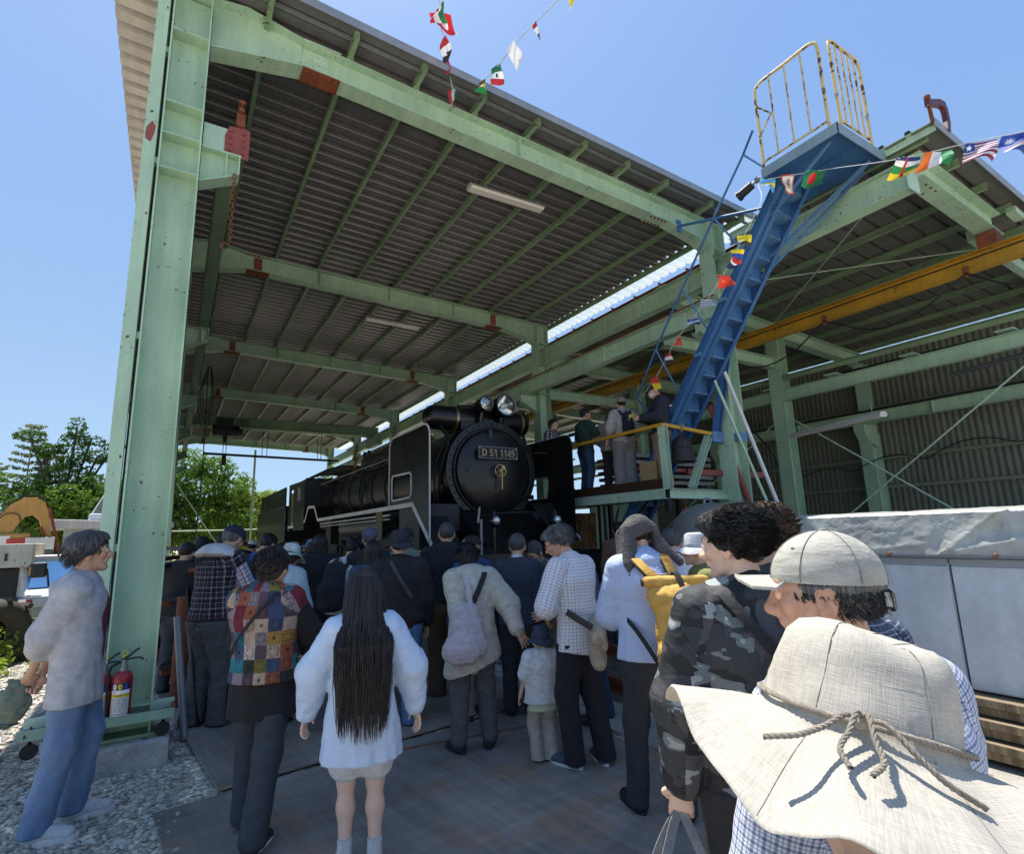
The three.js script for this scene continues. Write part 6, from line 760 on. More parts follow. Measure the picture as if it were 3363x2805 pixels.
  const add = (n, g, m, parent = P) => { const x = new THREE.Mesh(g, m); x.name = n; parent.add(x); return x; };
  // trousers
  const tops = o.tops || [o.top], topCut = Math.min(...tops.map((t) => t.hem ?? 0.86)) + (o.lean > 5 ? 0.065 : 0.035) + 0.12 * Math.max(0, ...tops.map((t) => Math.abs(t.slant || 0))), T = o.bottom || {}, tf = T.fit ?? 0.014, tl = T.len ?? 1, lp = [cap(pel.clone().add(V(0, 0.03, 0)), pel.clone().add(V(0, -0.06, 0)), 0.1 + tf, 0.1 + tf, { ka: 1.46 * w, X, g: 1 })];
  legs.forEach((l, i) => { const k1 = tl < 0.5 ? l.H.clone().lerp(l.K, tl * 2) : l.K, g = 4 + i, z = V(1, 0, 0); lp.push(cap(l.H, k1, 0.089 + tf, (tl < 0.5 ? 0.082 : 0.06) + tf * (T.flare ?? 1), { g, R: 0.08, X: z })); if (tl > 0.5) { const e = l.K.clone().lerp(l.A.clone().add(V(0, -0.03, 0)), Math.min(1, (tl - 0.5) * 2)); lp.push(cap(k1, e, 0.06 + tf, (T.cuff ?? 0.052) + tf, { g, R: 0.08, v0: 0.43, X: z })); } });
  add(T.name || 'trousers', netMesh(lp, cell, 0.045, { post: (x, y, z, d) => Math.max(y - topCut, d + (T.fold ?? 0.005) * (0.55 * n3(x * 14 + 5, y * 14 + z * 6, z * 14) + 0.45 * n3(x * 26, y * 34 + x * 18, z * 26)), 0.05 - y) }), T.m || o.bm);
  // top garments
  for (const G of tops) {
    const f = G.fit ?? 0.016, hem = G.hem ?? 0.86, sl = G.sleeve ?? 0.93, fl = G.flare ?? 0.01, hb = at(0, Math.max(hem - pel.y - 0.03, -0.34), 0, 0.15);
    const gp = [cap(hb, waist, 0.1 + f + fl, 0.093 + f, { ka: 1.46 * w, kb: 1.43 * w, X, g: 1 }), cap(waist, chest, 0.093 + f, 0.104 + f, { ka: 1.43 * w, kb: 1.46 * w, X, g: 1 }), cap(chest, top, 0.102 + f, 0.068 + f, { ka: 1.46 * w, kb: 1.55 * w, X, g: 1 }), cap(sh[0].clone().lerp(sh[1], 0.1), sh[1].clone().lerp(sh[0], 0.1), 0.05 + f * 0.8, 0.05 + f * 0.8, { g: 1, X: [0, 0, 1] })];
    if (G.collar) gp.push(cap(neck0.clone().add(V(0, -0.03, 0)), neck0.clone().lerp(neck1, G.collar), 0.058 + f * 0.5, 0.06 + f * 0.3, { g: 1 }));
    if (G.hood) gp.push(ell(at(0, 0.47, -0.1), [0.11, 0.05, 0.06]), ell(at(0, 0.41, -0.12), [0.08, 0.08, 0.04]));
    if (sl > 0) arms.forEach((a, i) => { const k = sl * 2, Xa = V(0, 0, 1); gp.push(cap(a.S, k < 1 ? a.S.clone().lerp(a.E, k) : a.E, 0.055 + f, 0.047 + f * (G.puff ?? 1), { g: 2 + i, R: 0.055, X: Xa })); if (k > 1) { const e = a.E.clone().lerp(a.W, Math.min(1, k - 1)); gp.push(cap(a.E, e, 0.047 + f * (G.puff ?? 1), (G.cuff ?? 0.034) + f * 0.8, { g: 2 + i, R: 0.055, v0: 0.285, X: Xa })); if (G.roll) gp.push(cap(e.clone().lerp(a.E, 0.16), e, 0.045 + f, 0.045 + f, { g: 2 + i, R: 0.055 })); } });
    const fa = G.fold ?? 0.006;
    add(G.name || 'shirt', netMesh(gp, G.cell || cell, G.k ?? 0.028, { post: (x, y, z, d, id) => { const tor = gp[id]?.g === 1 || !gp[id]?.g; d += tor ? fa * 0.6 * n3(x * 15 + f * 99, y * 6, z * 15) + fa * 0.3 * n3(x * 32 + y * 14, y * 15, z * 32) + fa * 0.8 * sstep(hem + 0.3, hem, y) * n3(x * 26, y * 2, z * 26) : fa * 0.55 * n3(x * 14 + f * 9, y * 15, z * 14) + fa * 0.35 * n3(x * 24, y * 40 + x * 18, z * 24); return gp[id]?.g === 1 || id < 4 ? Math.max(d, hem + (G.slant || 0) * x + (G.slantZ || 0) * z - y) : d; } }), G.m);
    if (G.neckband) { const t = new THREE.TorusGeometry(0.062, 0.011, 8, 24).rotateX(Math.PI / 2 + lean + 0.25).translate(...neck0.clone().lerp(neck1, 0.22).toArray()); add('collar', t, G.neckband); }
  }
  // shoes
  feet.forEach((f2, i) => { const m = new THREE.Matrix4().makeRotationY(f2.yw).setPosition(f2.p); const s = add('shoe', (o.shoeG || shoeUp).clone().applyMatrix4(m), o.shoe || M.black); add('sole', shoeSole.clone().applyMatrix4(m), o.sole || M.black, s); if (o.sock) add('sock', rod(f2.p.clone().add(V(0, 0.06, -0.035)), f2.p.clone().add(V(0, o.sockH || 0.16, -0.037)), 0.044, 0.043, 16), o.sock); });
  // hair, hat, spectacles
  const HM = (g) => g.clone().applyMatrix4(hm);
  if (o.hair) { const hg = [HM(hairCap(o.hair, q === 1 ? 0.0055 : q === 2 ? 0.008 : 0.011, o.hat ? 'h' : ''))]; if (o.locks) hg.push(HM(strands(o.locks, { fluffy: 0.02, short: 0.011, bob: 0.02, thin: 0.004 }[o.hair] ?? 0.012, o.flow || ((p) => V(p.x * 4, -0.6, -0.7)), o.lockL || 0.04, o.lockR || 0.0016, o.hat ? 0.012 : 9))); add('hair', fuse(hg), hairM[o.hairC || 'black']); }
  if (o.hat) { const [k, m, ho] = o.hat, HP = hats[k](m, ho).map(([n, g, mm]) => [n, g.applyMatrix4(new THREE.Matrix4().makeRotationX(ho?.tilt || 0).setPosition(0, ho?.dy || 0, ho?.dz || 0)).applyMatrix4(hm), mm]); const hh = add('hat', HP[0][1], HP[0][2]); for (const [n, g, mm] of HP.slice(1)) add(n, g, mm, hh); }
  if (o.glasses) add('spectacles', HM(geo([...[-1, 1].map((s) => new THREE.TorusGeometry(0.019, 0.0018, 6, 18).scale(1.15, 0.85, 1).translate(s * 0.031, 0.004, 0.101)), rod([-0.01, 0.006, 0.103], [0.01, 0.006, 0.103], 0.0018), ...[-1, 1].map((s) => rod([s * 0.052, 0.008, 0.099], [s * 0.082, 0.008, 0.0], 0.0018))], true)), M.black);
  P.traverse((c) => { if (c.isMesh) c.castShadow = c.receiveShadow = true; });
  P.userData.joints = undefined; delete P.userData.joints;
  return { P, arms, legs, sh, hm, hc, at, pel, chest, waist, top, neck0, sc, add, world: (v) => { P.updateMatrixWorld(); return A3(v).clone().applyMatrix4(P.matrixWorld); } };
}
// ---------------------------------------------------------------- patterns of the clothes
const lines = (u, n, w) => { const t = (u * n) % 1; return t < w ? 1 : 0; };
const hx = (s) => [1, 3, 5].map((i) => parseInt(s.slice(i, i + 2), 16) / 255);
const plaid = (base, list, size) => clothTex([size, size], 256, (u, v, i, j) => { let c = hx(base); for (const [pos, wd, col, al] of list) { const k = hx(col); let a = 0; if (Math.abs(u - pos) < wd / 2) a += al * ((j & 1) ? 1 : 0.75); if (Math.abs(v - pos) < wd / 2) a += al * ((i & 1) ? 1 : 0.75); a = Math.min(1, a); c = c.map((x, q) => lerp(x, k[q], a)); } return c; });
const CL = (c, o) => cloth(c, o), TX = (map, o = {}) => cloth([0.85, 0.85, 0.85], { map, ...o });
const texVest = plaid('#201f2c', [[0.1, 0.05, '#c9b4b8', 0.7], [0.32, 0.22, '#0d0d12', 0.6], [0.55, 0.03, '#d8d0d4', 0.8], [0.62, 0.03, '#d8d0d4', 0.7], [0.85, 0.1, '#5a3a46', 0.5]], 0.085);
const texSleeve = plaid('#e6e3e8', [[0.12, 0.1, '#27335f', 0.75], [0.3, 0.1, '#27335f', 0.6], [0.62, 0.14, '#9a3440', 0.6], [0.82, 0.04, '#27335f', 0.7]], 0.075);
const texCheckW = plaid('#ece9ee', [[0.25, 0.07, '#4a4048', 0.55], [0.75, 0.06, '#5a4a44', 0.5]], 0.045), texCheckB = plaid('#28344e', [[0.2, 0.1, '#b8c0cc', 0.7], [0.6, 0.1, '#aab4c2', 0.6]], 0.036);
const texFine = plaid('#a9bbe0', [[0.25, 0.25, '#e4eaf6', 0.6]], 0.007), texGing = plaid('#dfe2ee', [[0.25, 0.3, '#5a668c', 0.6], [0.75, 0.12, '#5a668c', 0.5]], 0.014), texCheck2 = plaid('#c8c6c4', [[0.25, 0.5, '#1c1c20', 0.75]], 0.06), texTartan = plaid('#3a1218', [[0.3, 0.3, '#14080c', 0.7], [0.7, 0.05, '#8a4a4a', 0.6]], 0.07);
const texPatch = clothTex([0.56, 0.64], 512, (u, v) => { const P = ['#8d8087', '#7a2230', '#2a7f8c', '#3c4a6a', '#a57f3e', '#c9b7ae', '#7d7434', '#96543c', '#33302f', '#b9a08c', '#2c6d7a', '#5a4652'].map(hx), cx = Math.floor(u * 8), cy = Math.floor(v * 8), fx = u * 8 - cx, fy = v * 8 - cy; let c = P[Math.floor(hash(cx * 7 + 3, cy * 13 + 5, 9) * P.length)]; const n = 0.85 + 0.2 * vnoise(u * 200, v * 14, 200, 14, 7) + 0.1 * (fbm(u, v, 20, 20, 2, 8) - 0.5); c = c.map((x) => x * n); for (const [a, b] of [[0.5, 0.5], [0, 0], [1, 0], [0, 1], [1, 1]]) { const dx = fx - a, dy = fy - b, r = Math.hypot(dx, dy), th = Math.atan2(dy, dx); if ((cx + cy) % 2 && Math.abs(r - 0.34 - 0.12 * Math.cos(5 * th + cx)) < 0.022) c = c.map((x) => x * 0.25); if (a === 0.5 && (cx * 3 + cy) % 4 === 0 && r < 0.12 * (1 + 0.5 * Math.cos(6 * th))) c = c.map((x) => x * 0.3); } return c; });
const texCamo = clothTex([0.5, 0.5], 512, (u, v) => { const a = fbm(u, v, 5, 8, 3, 301), b = fbm(u + 0.3, v, 6, 9, 3, 305), c = fbm(u, v + 0.5, 7, 7, 3, 309), n = 0.95 + 0.1 * vnoise(u * 200, v * 200, 200, 200, 3); let k = hx('#33373a'); if (a > 0.56) k = hx('#1b1e20'); if (b > 0.57) k = hx('#6d7678'); if (c > 0.62) k = hx('#4d4a4c'); if (b > 0.66) k = hx('#98a09f'); return k.map((x) => x * n); });
const texLinen = clothTex([0.12, 0.12], 512, (u, v) => { const a = vnoise(u * 140, v * 9, 140, 9, 311), b = vnoise(u * 9, v * 140, 9, 140, 313), c = fbm(u, v, 4, 4, 3, 315); const t = 0.86 + 0.09 * (a - 0.5) + 0.09 * (b - 0.5) + 0.05 * (c - 0.5); return [t, t * 0.975, t * 0.935]; });
const bumpLinen = tex(512, 512, (u, v) => 0.5 * vnoise(u * 140, v * 9, 140, 9, 311) + 0.5 * vnoise(u * 9, v * 140, 9, 140, 313), [0.12, 0.12], false);
const K = { black: CL([0.018, 0.018, 0.02]), navy: CL([0.03, 0.042, 0.075]), white: CL([0.74, 0.74, 0.76]), char: CL([0.06, 0.065, 0.07]), grey: CL([0.3, 0.29, 0.28]), khaki: CL([0.3, 0.24, 0.17]), jean: denim([0.17, 0.245, 0.345]), jeanD: denim([0.04, 0.065, 0.12]) };
const held = (name, label, cat, r, group) => { const g = thing(name, label, cat, [0, 0, 0], 0, group); g.position.copy(r.P.position); g.rotation.y = r.P.rotation.y; g.scale.copy(r.P.scale); return g; };
function ribbon(pts, w, t, ups) { // flat strap through points, its flat side towards "ups"
  const c = new THREE.CatmullRomCurve3(pts.map(A3)), n = pts.length * 5, pos = [], idx = []; for (let i = 0; i <= n; i++) { const p = c.getPoint(i / n), T = c.getTangent(i / n), f = i / n * (ups.length - 1), a = Math.min(ups.length - 2, f | 0), up = ups.length > 1 ? A3(ups[a]).clone().lerp(A3(ups[a + 1]), f - a) : A3(ups[0]); const S = up.clone().cross(T).normalize().multiplyScalar(w / 2), N = T.clone().cross(S).normalize().multiplyScalar(t / 2); for (const [a1, b1] of [[-1, -1], [1, -1], [1, 1], [-1, 1]]) pos.push(...p.clone().addScaledVector(S, a1).addScaledVector(N, b1).toArray()); }
  for (let i = 0; i < n; i++) for (let k = 0; k < 4; k++) { const a = i * 4 + k, b = i * 4 + (k + 1) % 4; idx.push(a, a + 4, b, b, a + 4, b + 4); } idx.push(0, 1, 2, 0, 2, 3, n * 4, n * 4 + 2, n * 4 + 1, n * 4, n * 4 + 3, n * 4 + 2);
  const g = new THREE.BufferGeometry(); g.setAttribute('position', new THREE.Float32BufferAttribute(pos, 3)); g.setIndex(idx); const f = g.toNonIndexed(); f.computeVertexNormals(); return f;
}
const soft = (prims, cell = 0.01, k = 0.04, amp = 0.006) => netMesh(prims, cell, k, { post: (x, y, z, d) => d + amp * n3(x * 22, y * 16, z * 22) + amp * 0.4 * n3(x * 55, y * 40, z * 55) });
// a soft rucksack on the back, in the wearer's axes
function rucksack(name, label, r, o) {
  const g = held(name, label, 'backpack', r), m = o.m, w = o.w || 0.13, d = o.d || 0.065, b = r.at(0, o.y0 ?? 0.1, -0.15 - d), t = r.at(0, o.y1 ?? 0.42, -0.13 - d);
  mesh('bag', soft([cap(b, t, d, d * 0.85, { ka: w / d, kb: w * 0.85 / d }), ell(r.at(0, 0.16, -0.17 - d * 1.7).toArray(), [w * 0.75, 0.1, 0.04])], o.cell || 0.012, 0.05), m, g, true);
  for (const s of [-1, 1]) mesh('strap', ribbon([r.at(s * 0.07, 0.42, -0.15), r.at(s * 0.095, 0.5, -0.105), r.at(s * 0.105, 0.535, -0.02), r.at(s * 0.11, 0.47, 0.09)], 0.05, 0.012, [[0, 0, -1], [0, 1, -0.5], [0, 1, 0], [0, 0, 1]]), o.sm || m, g);
  if (o.badge) mesh('badge', bx(0.04, 0.045, 0.004).translate(...r.at(0, 0.3, -0.137 - d * 2).toArray()), M.white, g);
  mesh('grab_loop', new THREE.TorusGeometry(0.025, 0.006, 6, 14, Math.PI).translate(...r.at(0, (o.y1 ?? 0.42) + 0.07, -0.16).toArray()), o.sm || m, g); return g;
}
const whiteSole = M.white;
// ---------------------------------------------------------------- the people, nearest first
const G1 = 'visitors crowding round the locomotive';
{ // woman in the wide linen hat, right in front
  const skinHat = cloth([0.42, 0.41, 0.385], { map: texLinen, bumpMap: bumpLinen, bumpScale: 0.0009, roughness: 0.95 }), r = person({ label: 'person in a very wide cream linen sun hat tied with a cord, nearest the camera', x: 0.66, z: -0.30, face: 32, h: 1.49, q: 1, lean: 8, hp: 20, hair: 'short', hairC: 'dark', skin: 'a', top: { m: CL([0.42, 0.56, 0.68]), fit: 0.026, hem: 0.7, collar: 0.3 }, bottom: { m: K.navy }, lh: [0.24, 0.8, 0.2], rh: [-0.1, 1.05, 0.3] });
  const N = 150, prof = [[0.002, 0.113], [0.03, 0.112], [0.055, 0.108], [0.076, 0.1], [0.09, 0.086], [0.098, 0.068], [0.102, 0.048], [0.106, 0.026], [0.109, 0.002], [0.113, -0.012], [0.13, -0.02], [0.15, -0.029], [0.17, -0.039], [0.19, -0.05], [0.21, -0.062], [0.225, -0.072], [0.2275, -0.0765], [0.225, -0.0765], [0.205, -0.064], [0.17, -0.044], [0.13, -0.026], [0.108, -0.016]], pos = [], uv = [], idx = [];
  prof.forEach(([R0, y0], j) => { for (let i = 0; i <= N; i++) { const a = i / N * Math.PI * 2; let R1 = R0, y = y0; const br = clamp((R0 - 0.112) / 0.115), cr = R0 < 0.112 && y0 > -0.02 ? 1 : 0; y += br * (0.030 * Math.sin(2 * a + 0.6) + 0.016 * Math.sin(5 * a + 1) + 0.006 * Math.sin(11 * a)) ; R1 *= 1 + br * (0.05 * Math.sin(2 * a - 0.5) + 0.02 * Math.sin(5 * a)); if (cr) { const p = V(Math.cos(a) * R0, y0, Math.sin(a) * R0); y += 0.012 * n3(p.x * 16 + 3, p.y * 16, p.z * 16) - 0.024 * Math.exp(-((p.x + 0.005) ** 2 + (p.z + 0.03) ** 2) / 0.0011); R1 *= 1 + 0.09 * n3(p.x * 14, p.y * 20 + 5, p.z * 14) * clamp(R0 / 0.05) + 0.03 * n3(p.x * 30, p.y * 45 + 5, p.z * 30); } else { y += 0.004 * n3(Math.cos(a) * R0 * 30, 2, Math.sin(a) * R0 * 30); }
    pos.push(Math.cos(a) * R1 * 0.96, y, Math.sin(a) * R1 * 1.1 - 0.008); uv.push(a * 0.12, R0 * 1.2 - y * 0.8); } });
  for (let j = 0; j + 1 < prof.length; j++) for (let i = 0; i < N; i++) { const a = j * (N + 1) + i; idx.push(a, a + N + 1, a + 1, a + 1, a + N + 1, a + N + 2); }
  const hg = new THREE.BufferGeometry(); hg.setAttribute('position', new THREE.Float32BufferAttribute(pos, 3)); hg.setAttribute('uv', new THREE.Float32BufferAttribute(uv, 2)); hg.setIndex(idx); hg.computeVertexNormals();
  const tl = new THREE.Matrix4().makeRotationFromEuler(new THREE.Euler(-0.34, 0.0, 0.3)).setPosition(-0.025, 0.062, 0.0).multiply(new THREE.Matrix4().makeScale(1.15, 1.15, 1.15)), hm = r.hm.clone().multiply(tl), hat = r.add('hat', hg.applyMatrix4(hm), skinHat);
  const ring = (rad, y, k = 1) => [...Array(49)].map((_, i) => { const a = i / 48 * Math.PI * 2; return V(Math.cos(a) * rad * 0.96, y + 0.002 * Math.sin(3 * a), Math.sin(a) * rad * 1.1 - 0.008); });
  const cordM = cloth([0.52, 0.48, 0.43], { map: texLinen, roughness: 0.95 }), twist = (pts, rd) => { const c = new THREE.CatmullRomCurve3(pts), out = []; for (const ph of [0, 2.1, 4.2]) { const L = c.getLength(), n = Math.ceil(L / 0.0018), q = []; const F = c.computeFrenetFrames(n, false); for (let i = 0; i <= n; i++) { const a = i * 0.62 + ph; q.push(c.getPoint(i / n).addScaledVector(F.normals[i], Math.cos(a) * rd * 0.5).addScaledVector(F.binormals[i], Math.sin(a) * rd * 0.5)); } out.push(new THREE.TubeGeometry(new THREE.CatmullRomCurve3(q), n, rd * 0.62, 5)); } return out; };
  const P = (a, rad, y) => V(Math.cos(a) * rad * 0.96, y, Math.sin(a) * rad * 1.1 - 0.008), ka = -1.02; // where the bow is tied
  const hang = (da, len, sp, lift) => [P(ka, 0.119, 0.002), P(ka + da * 0.3, 0.128, 0.002 + lift), P(ka + da * 0.7, 0.128 + len * 0.35, -0.012 + lift * 0.4), P(ka + da, 0.125 + len * 0.7, -0.024), P(ka + da + sp, 0.12 + len, -0.036)];
  mesh('cord', [...twist(ring(0.1145, 0.002), 0.0034), ...twist(hang(-0.12, 0.06, 0.06, 0.012), 0.003), ...twist(hang(0.1, 0.065, -0.06, 0.012), 0.003), ...twist(hang(0.3, 0.09, 0.12, 0.006), 0.003), ...twist(hang(-0.5, 0.035, -0.25, 0.008), 0.003), sph(0.008, ...P(ka, 0.119, 0.004).toArray(), 10)].map((g) => g.applyMatrix4(hm)), cordM, hat, true);
  const seam = []; for (let i = 0; i < 6; i++) { const a = i / 6 * Math.PI * 2 + 0.4; const L = []; for (let j = 1; j < 16; j++) { const k = Math.round((a / (Math.PI * 2)) * N) % N, o = (j * (N + 1) + k) * 3, p = hg.attributes.position; L.push(V(p.array[o], p.array[o + 1], p.array[o + 2])); } seam.push(new THREE.TubeGeometry(new THREE.CatmullRomCurve3(L), 40, 0.0007, 4)); }
  stuff(mesh('seams', seam, cloth([0.5, 0.48, 0.44], { roughness: 1 }), hat, true));
}
{ // man in the washed grey-beige cap and gingham shirt
  const cm = cloth([0.40, 0.385, 0.335], { bumpScale: 0.004 });
  const r = person({ label: 'older person in a washed beige grey cap with grey hair looking left', x: 1.15, z: -0.6, face: 8, h: 1.63, q: 1, hy: 40, w: 1.25, lean: 3, hair: 'short', hairC: 'grey', locks: 1500, lockL: 0.016, lockR: 0.0008, flow: (p) => V(0.2 * Math.sign(p.x), -1.2, -0.7), skin: 'b', head: 'old', hat: ['cap', cm, { dy: 0.0, tilt: -0.06, seams: 1 }], tops: [{ m: TX(texGing), fit: 0.024, hem: 0.8, collar: 0.45 }], bottom: { m: K.char }, lh: [0.22, 0.95, 0.25], rh: [-0.22, 0.95, 0.25] });
  const H = held('cap_strap', 'beige buckle strap across the back of the washed cap', 'strap', r); scene.remove(H); r.add('cap_strap', geo([ribbon([[-0.05, -0.005, -0.108], [0, -0.012, -0.122], [0.05, -0.005, -0.108]], 0.026, 0.004, [[0, 0, -1], [0, 0, -1]]), bx(0.05, 0.03, 0.005, 0, -0.012, -0.124)], true).applyMatrix4(r.hm), cm, r.P.children.find((c) => c.name === 'hat'));
}
{ // man in camouflage jacket
  const r = person({ label: 'person with short black hair in a dark camouflage jacket carrying a grey cooler bag', x: 1.66, z: -1.22, face: 34, h: 1.71, q: 1, hy: 54, hp: 4, hair: 'fluffy', hairC: 'black', locks: 2600, lockL: 0.045, lockR: 0.0013, flow: (p) => V(p.x * 3 + 0.3, 0.35 - p.y * 3, -0.8), skin: 'd', tops: [{ name: 'jacket', m: TX(texCamo, { bumpScale: 0.008, roughness: 0.75 }), fit: 0.034, hem: 0.83, collar: 0.3, sleeve: 0.95, cuff: 0.036, fold: 0.009, puff: 1.2 }, { name: 'undershirt', m: K.black, fit: 0.02, hem: 1.2, sleeve: 0, collar: 0.5 }], bottom: { name: 'trousers', m: K.black, fit: 0.03, cuff: 0.07 }, lh: [0.27, 0.82, 0.02], lpose: 'grip', lp: [-0.3, 0, 1], le: [0.8, 0, -0.4], rh: [-0.2, 0.9, 0.25], w: 1.06 });
  const s = held('shoulder_strap', 'black diagonal bag strap over the camouflage jacket', 'strap', r); mesh('strap', ribbon([r.at(0.12, 0.535, 0.02), r.at(0.1, 0.5, -0.105), r.at(0.0, 0.36, -0.165), r.at(-0.11, 0.2, -0.165), r.at(-0.2, 0.1, -0.1)], 0.034, 0.006, [[0, 1, 0], [0, 0.5, -1], [0, 0, -1], [0, 0, -1], [-1, 0, -1]]), K.black, s); mesh('buckle', bx(0.04, 0.05, 0.014).translate(...r.at(-0.02, 0.335, -0.172).toArray()), M.black, s);
  const c = held('cooler_bag', 'grey soft cooler bag hanging from the hand of the camouflage jacket wearer', 'bag', r), W = r.arms[0].W, gm = cloth([0.11, 0.115, 0.12], { roughness: 0.6 }); const X0 = W.x + 0.02, Y0 = W.y - 0.11;
  mesh('body', netMesh([cap([X0 - 0.09, Y0 - 0.26, 0.03], [X0 + 0.1, Y0 - 0.26, 0.03], 0.07, 0.07), cap([X0 - 0.09, Y0 - 0.38, 0.03], [X0 + 0.1, Y0 - 0.38, 0.03], 0.075, 0.075)], 0.009, 0.08, { post: (x, y, z, d) => d + 0.006 * n3(x * 25, y * 25, z * 25) }), gm, c, true); mesh('lid_rim', tube([[-0.16, -0.195, 0.03], [-0.1, -0.19, -0.05], [0.1, -0.19, -0.05], [0.16, -0.195, 0.03], [0.1, -0.19, 0.1], [-0.1, -0.19, 0.1], [-0.16, -0.195, 0.03]].map(([x, y, z]) => [X0 + x, Y0 + y, z]), 0.009, 60), cloth([0.3, 0.31, 0.33]), c, true);
  for (const z of [-0.01, 0.06]) mesh('handle', ribbon([[X0 - 0.11, Y0 - 0.2, z], [X0 - 0.06, Y0 - 0.08, z], [X0 - 0.01, Y0 + 0.02, 0.03], [X0 + 0.05, Y0 - 0.08, z], [X0 + 0.1, Y0 - 0.2, z]], 0.028, 0.005, [[0, 0, 1], [0, 0, 1]]), cloth([0.2, 0.21, 0.22]), c); mesh('blue_cap', rod([X0 + 0.02, Y0 - 0.13, -0.05], [X0 + 0.03, Y0 - 0.09, -0.055], 0.022, 0.018, 18), mat({ color: [0.05, 0.4, 0.8], roughness: 0.35 }), c);
}
person({ label: 'person with brown hair standing between the black haired person and beige cap', x: 2.12, z: -1.42, face: 10, h: 1.73, q: 1, hair: 'fluffy', hairC: 'brown', locks: 1800, lockL: 0.045, lockR: 0.0014, flow: (p) => V(p.x * 4 + 0.4, 0.3 - p.y * 3, -0.6), skin: 'a', top: { m: CL([0.07, 0.075, 0.075]), fit: 0.02, collar: 0.3 }, bottom: { m: K.char } });
person({ label: 'person in a dark plaid shirt mostly hidden behind the beige cap', x: 1.78, z: -0.97, face: 10, h: 1.6, q: 2, hair: 'short', skin: 'b', top: { m: TX(texCheckB), fit: 0.025, collar: 0.4 }, bottom: { m: K.char }, rh: [-0.2, 0.8, 0.1], w: 0.92 });
{ // man with the towel and the yellow roll-top backpack
  const r = person({ label: 'person with a dark towel over the head, blue shirt and yellow backpack', x: 2.57, z: -2.6, face: 26, h: 1.74, q: 1, hp: 16, lean: 6, hair: 'crop', skin: 'a', tops: [{ m: TX(texFine, { bumpScale: 0.009 }), fit: 0.036, flare: 0.014, hem: 0.86, collar: 0.55, sleeve: 0.95, fold: 0.011, puff: 1.35 }], bottom: { m: denim([0.03, 0.032, 0.035]), fit: 0.012, cuff: 0.05, fold: 0.008 }, lh: [0.02, 1.12, 0.3], rh: [-0.05, 1.1, 0.3], le: [0.8, -0.5, -0.5], re: [-0.8, -0.5, -0.5], feet: [[0.13, 0.1, 10], [-0.1, -0.05, -10]] });
  r.add('towel', netMesh([ell([0, 0.04, -0.01], [0.1, 0.105, 0.122]), cap([0.1, 0.03, 0.02], [0.135, -0.27, 0.0], 0.03, 0.026, { X: [0, 0, 1], ka: 3.4, kb: 3.6 }), cap([0.07, 0.03, -0.075], [0.1, -0.2, -0.1], 0.022, 0.018, { ka: 1.8, kb: 2.2 }), cap([-0.09, 0.03, 0.0], [-0.12, -0.12, -0.02], 0.028, 0.022, { X: [0, 0, 1], ka: 3.0, kb: 2.8 }), cap([-0.11, -0.09, -0.05], [-0.19, -0.2, -0.12], 0.03, 0.02, { X: [0, 0, 1], ka: 1.8 })], 0.0065, 0.05, { post: (x, y, z, d) => { d += 0.006 * n3(x * 9, y * 3, z * 34) * (y < 0.04 ? 2 : 0.6) + 0.002 * n3(x * 130, y * 130, z * 130) + 0.0014 * n3(x * 240, y * 240, z * 240); return Math.max(d, Math.abs(x + 0.012) < 0.062 ? 0.0 - y - 0.35 * (x + 0.05) : -1, -0.3 - y); } }).applyMatrix4(r.hm), cloth([0.085, 0.078, 0.08], { roughness: 1, bumpMap: bumpFine, bumpScale: 0.01 }));
  r.add('belt', netMesh([cap(r.pel.clone().add(V(0, 0.02, 0)), r.pel.clone().add(V(0, -0.025, 0)), 0.119, 0.119, { ka: 1.47 })], 0.01, 0.02, { post: (x, y, z, d) => Math.max(d, Math.abs(y - r.pel.y + 0.045) - 0.019) }), mat({ color: [0.16, 0.09, 0.045], roughness: 0.45 }));
  const ym = cloth([0.60, 0.335, 0.065], { roughness: 0.7, bumpScale: 0.008 }), g = held('roll_top_backpack', 'mustard yellow roll top backpack with black straps on the blue shirt', 'backpack', r), B = (x, y, z) => r.at(x - 0.1, y, z);
  mesh('bag', netMesh([cap(B(0, -0.05, -0.24), B(0, 0.27, -0.25), 0.075, 0.07, { ka: 2.0, kb: 2.05 }), cap(B(0, 0.27, -0.25), B(0, 0.36, -0.23), 0.07, 0.03, { ka: 2.05, kb: 4.8 }), cap(B(-0.12, 0.0, -0.3), B(0.12, 0.0, -0.3), 0.03, 0.03)], 0.009, 0.05, { post: (x, y, z, d) => d + 0.007 * n3(x * 16, y * 10, z * 20) + 0.003 * n3(x * 45, y * 30, z * 45) }), ym, g, true);
  mesh('roll', netMesh([cap(B(-0.165, 0.37, -0.235), B(0.165, 0.372, -0.235), 0.034, 0.034)], 0.007, 0.02, { post: (x, y, z, d) => d + 0.004 * n3(x * 20, y * 40, z * 40) }), ym, g, true); mesh('roll_end', [rod(B(0.2, 0.37, -0.235), B(0.204, 0.37, -0.235), 0.024, 0.022, 14)], M.black, g);
  for (const [s, xx] of [[1, 0.0], [-1, 0.0]]) mesh('strap', ribbon([B(s * 0.05 + 0.03, 0.37, -0.18), r.at(s * 0.085 - 0.02, 0.475, -0.135), r.at(s * 0.105, 0.55, -0.02), r.at(s * 0.12, 0.47, 0.12)], 0.056, 0.012, [[0, 0.4, -1], [0, 1, -0.7], [0, 1, 0], [0, 0, 1]]), ym, g);
  mesh('strap_edge', [1, -1].map((s) => ribbon([B(s * 0.05 + 0.03, 0.366, -0.176), r.at(s * 0.085 - 0.02, 0.47, -0.131), r.at(s * 0.105, 0.545, -0.018), r.at(s * 0.12, 0.466, 0.116)], 0.07, 0.008, [[0, 0.4, -1], [0, 1, -0.7], [0, 1, 0], [0, 0, 1]])), K.black, g);
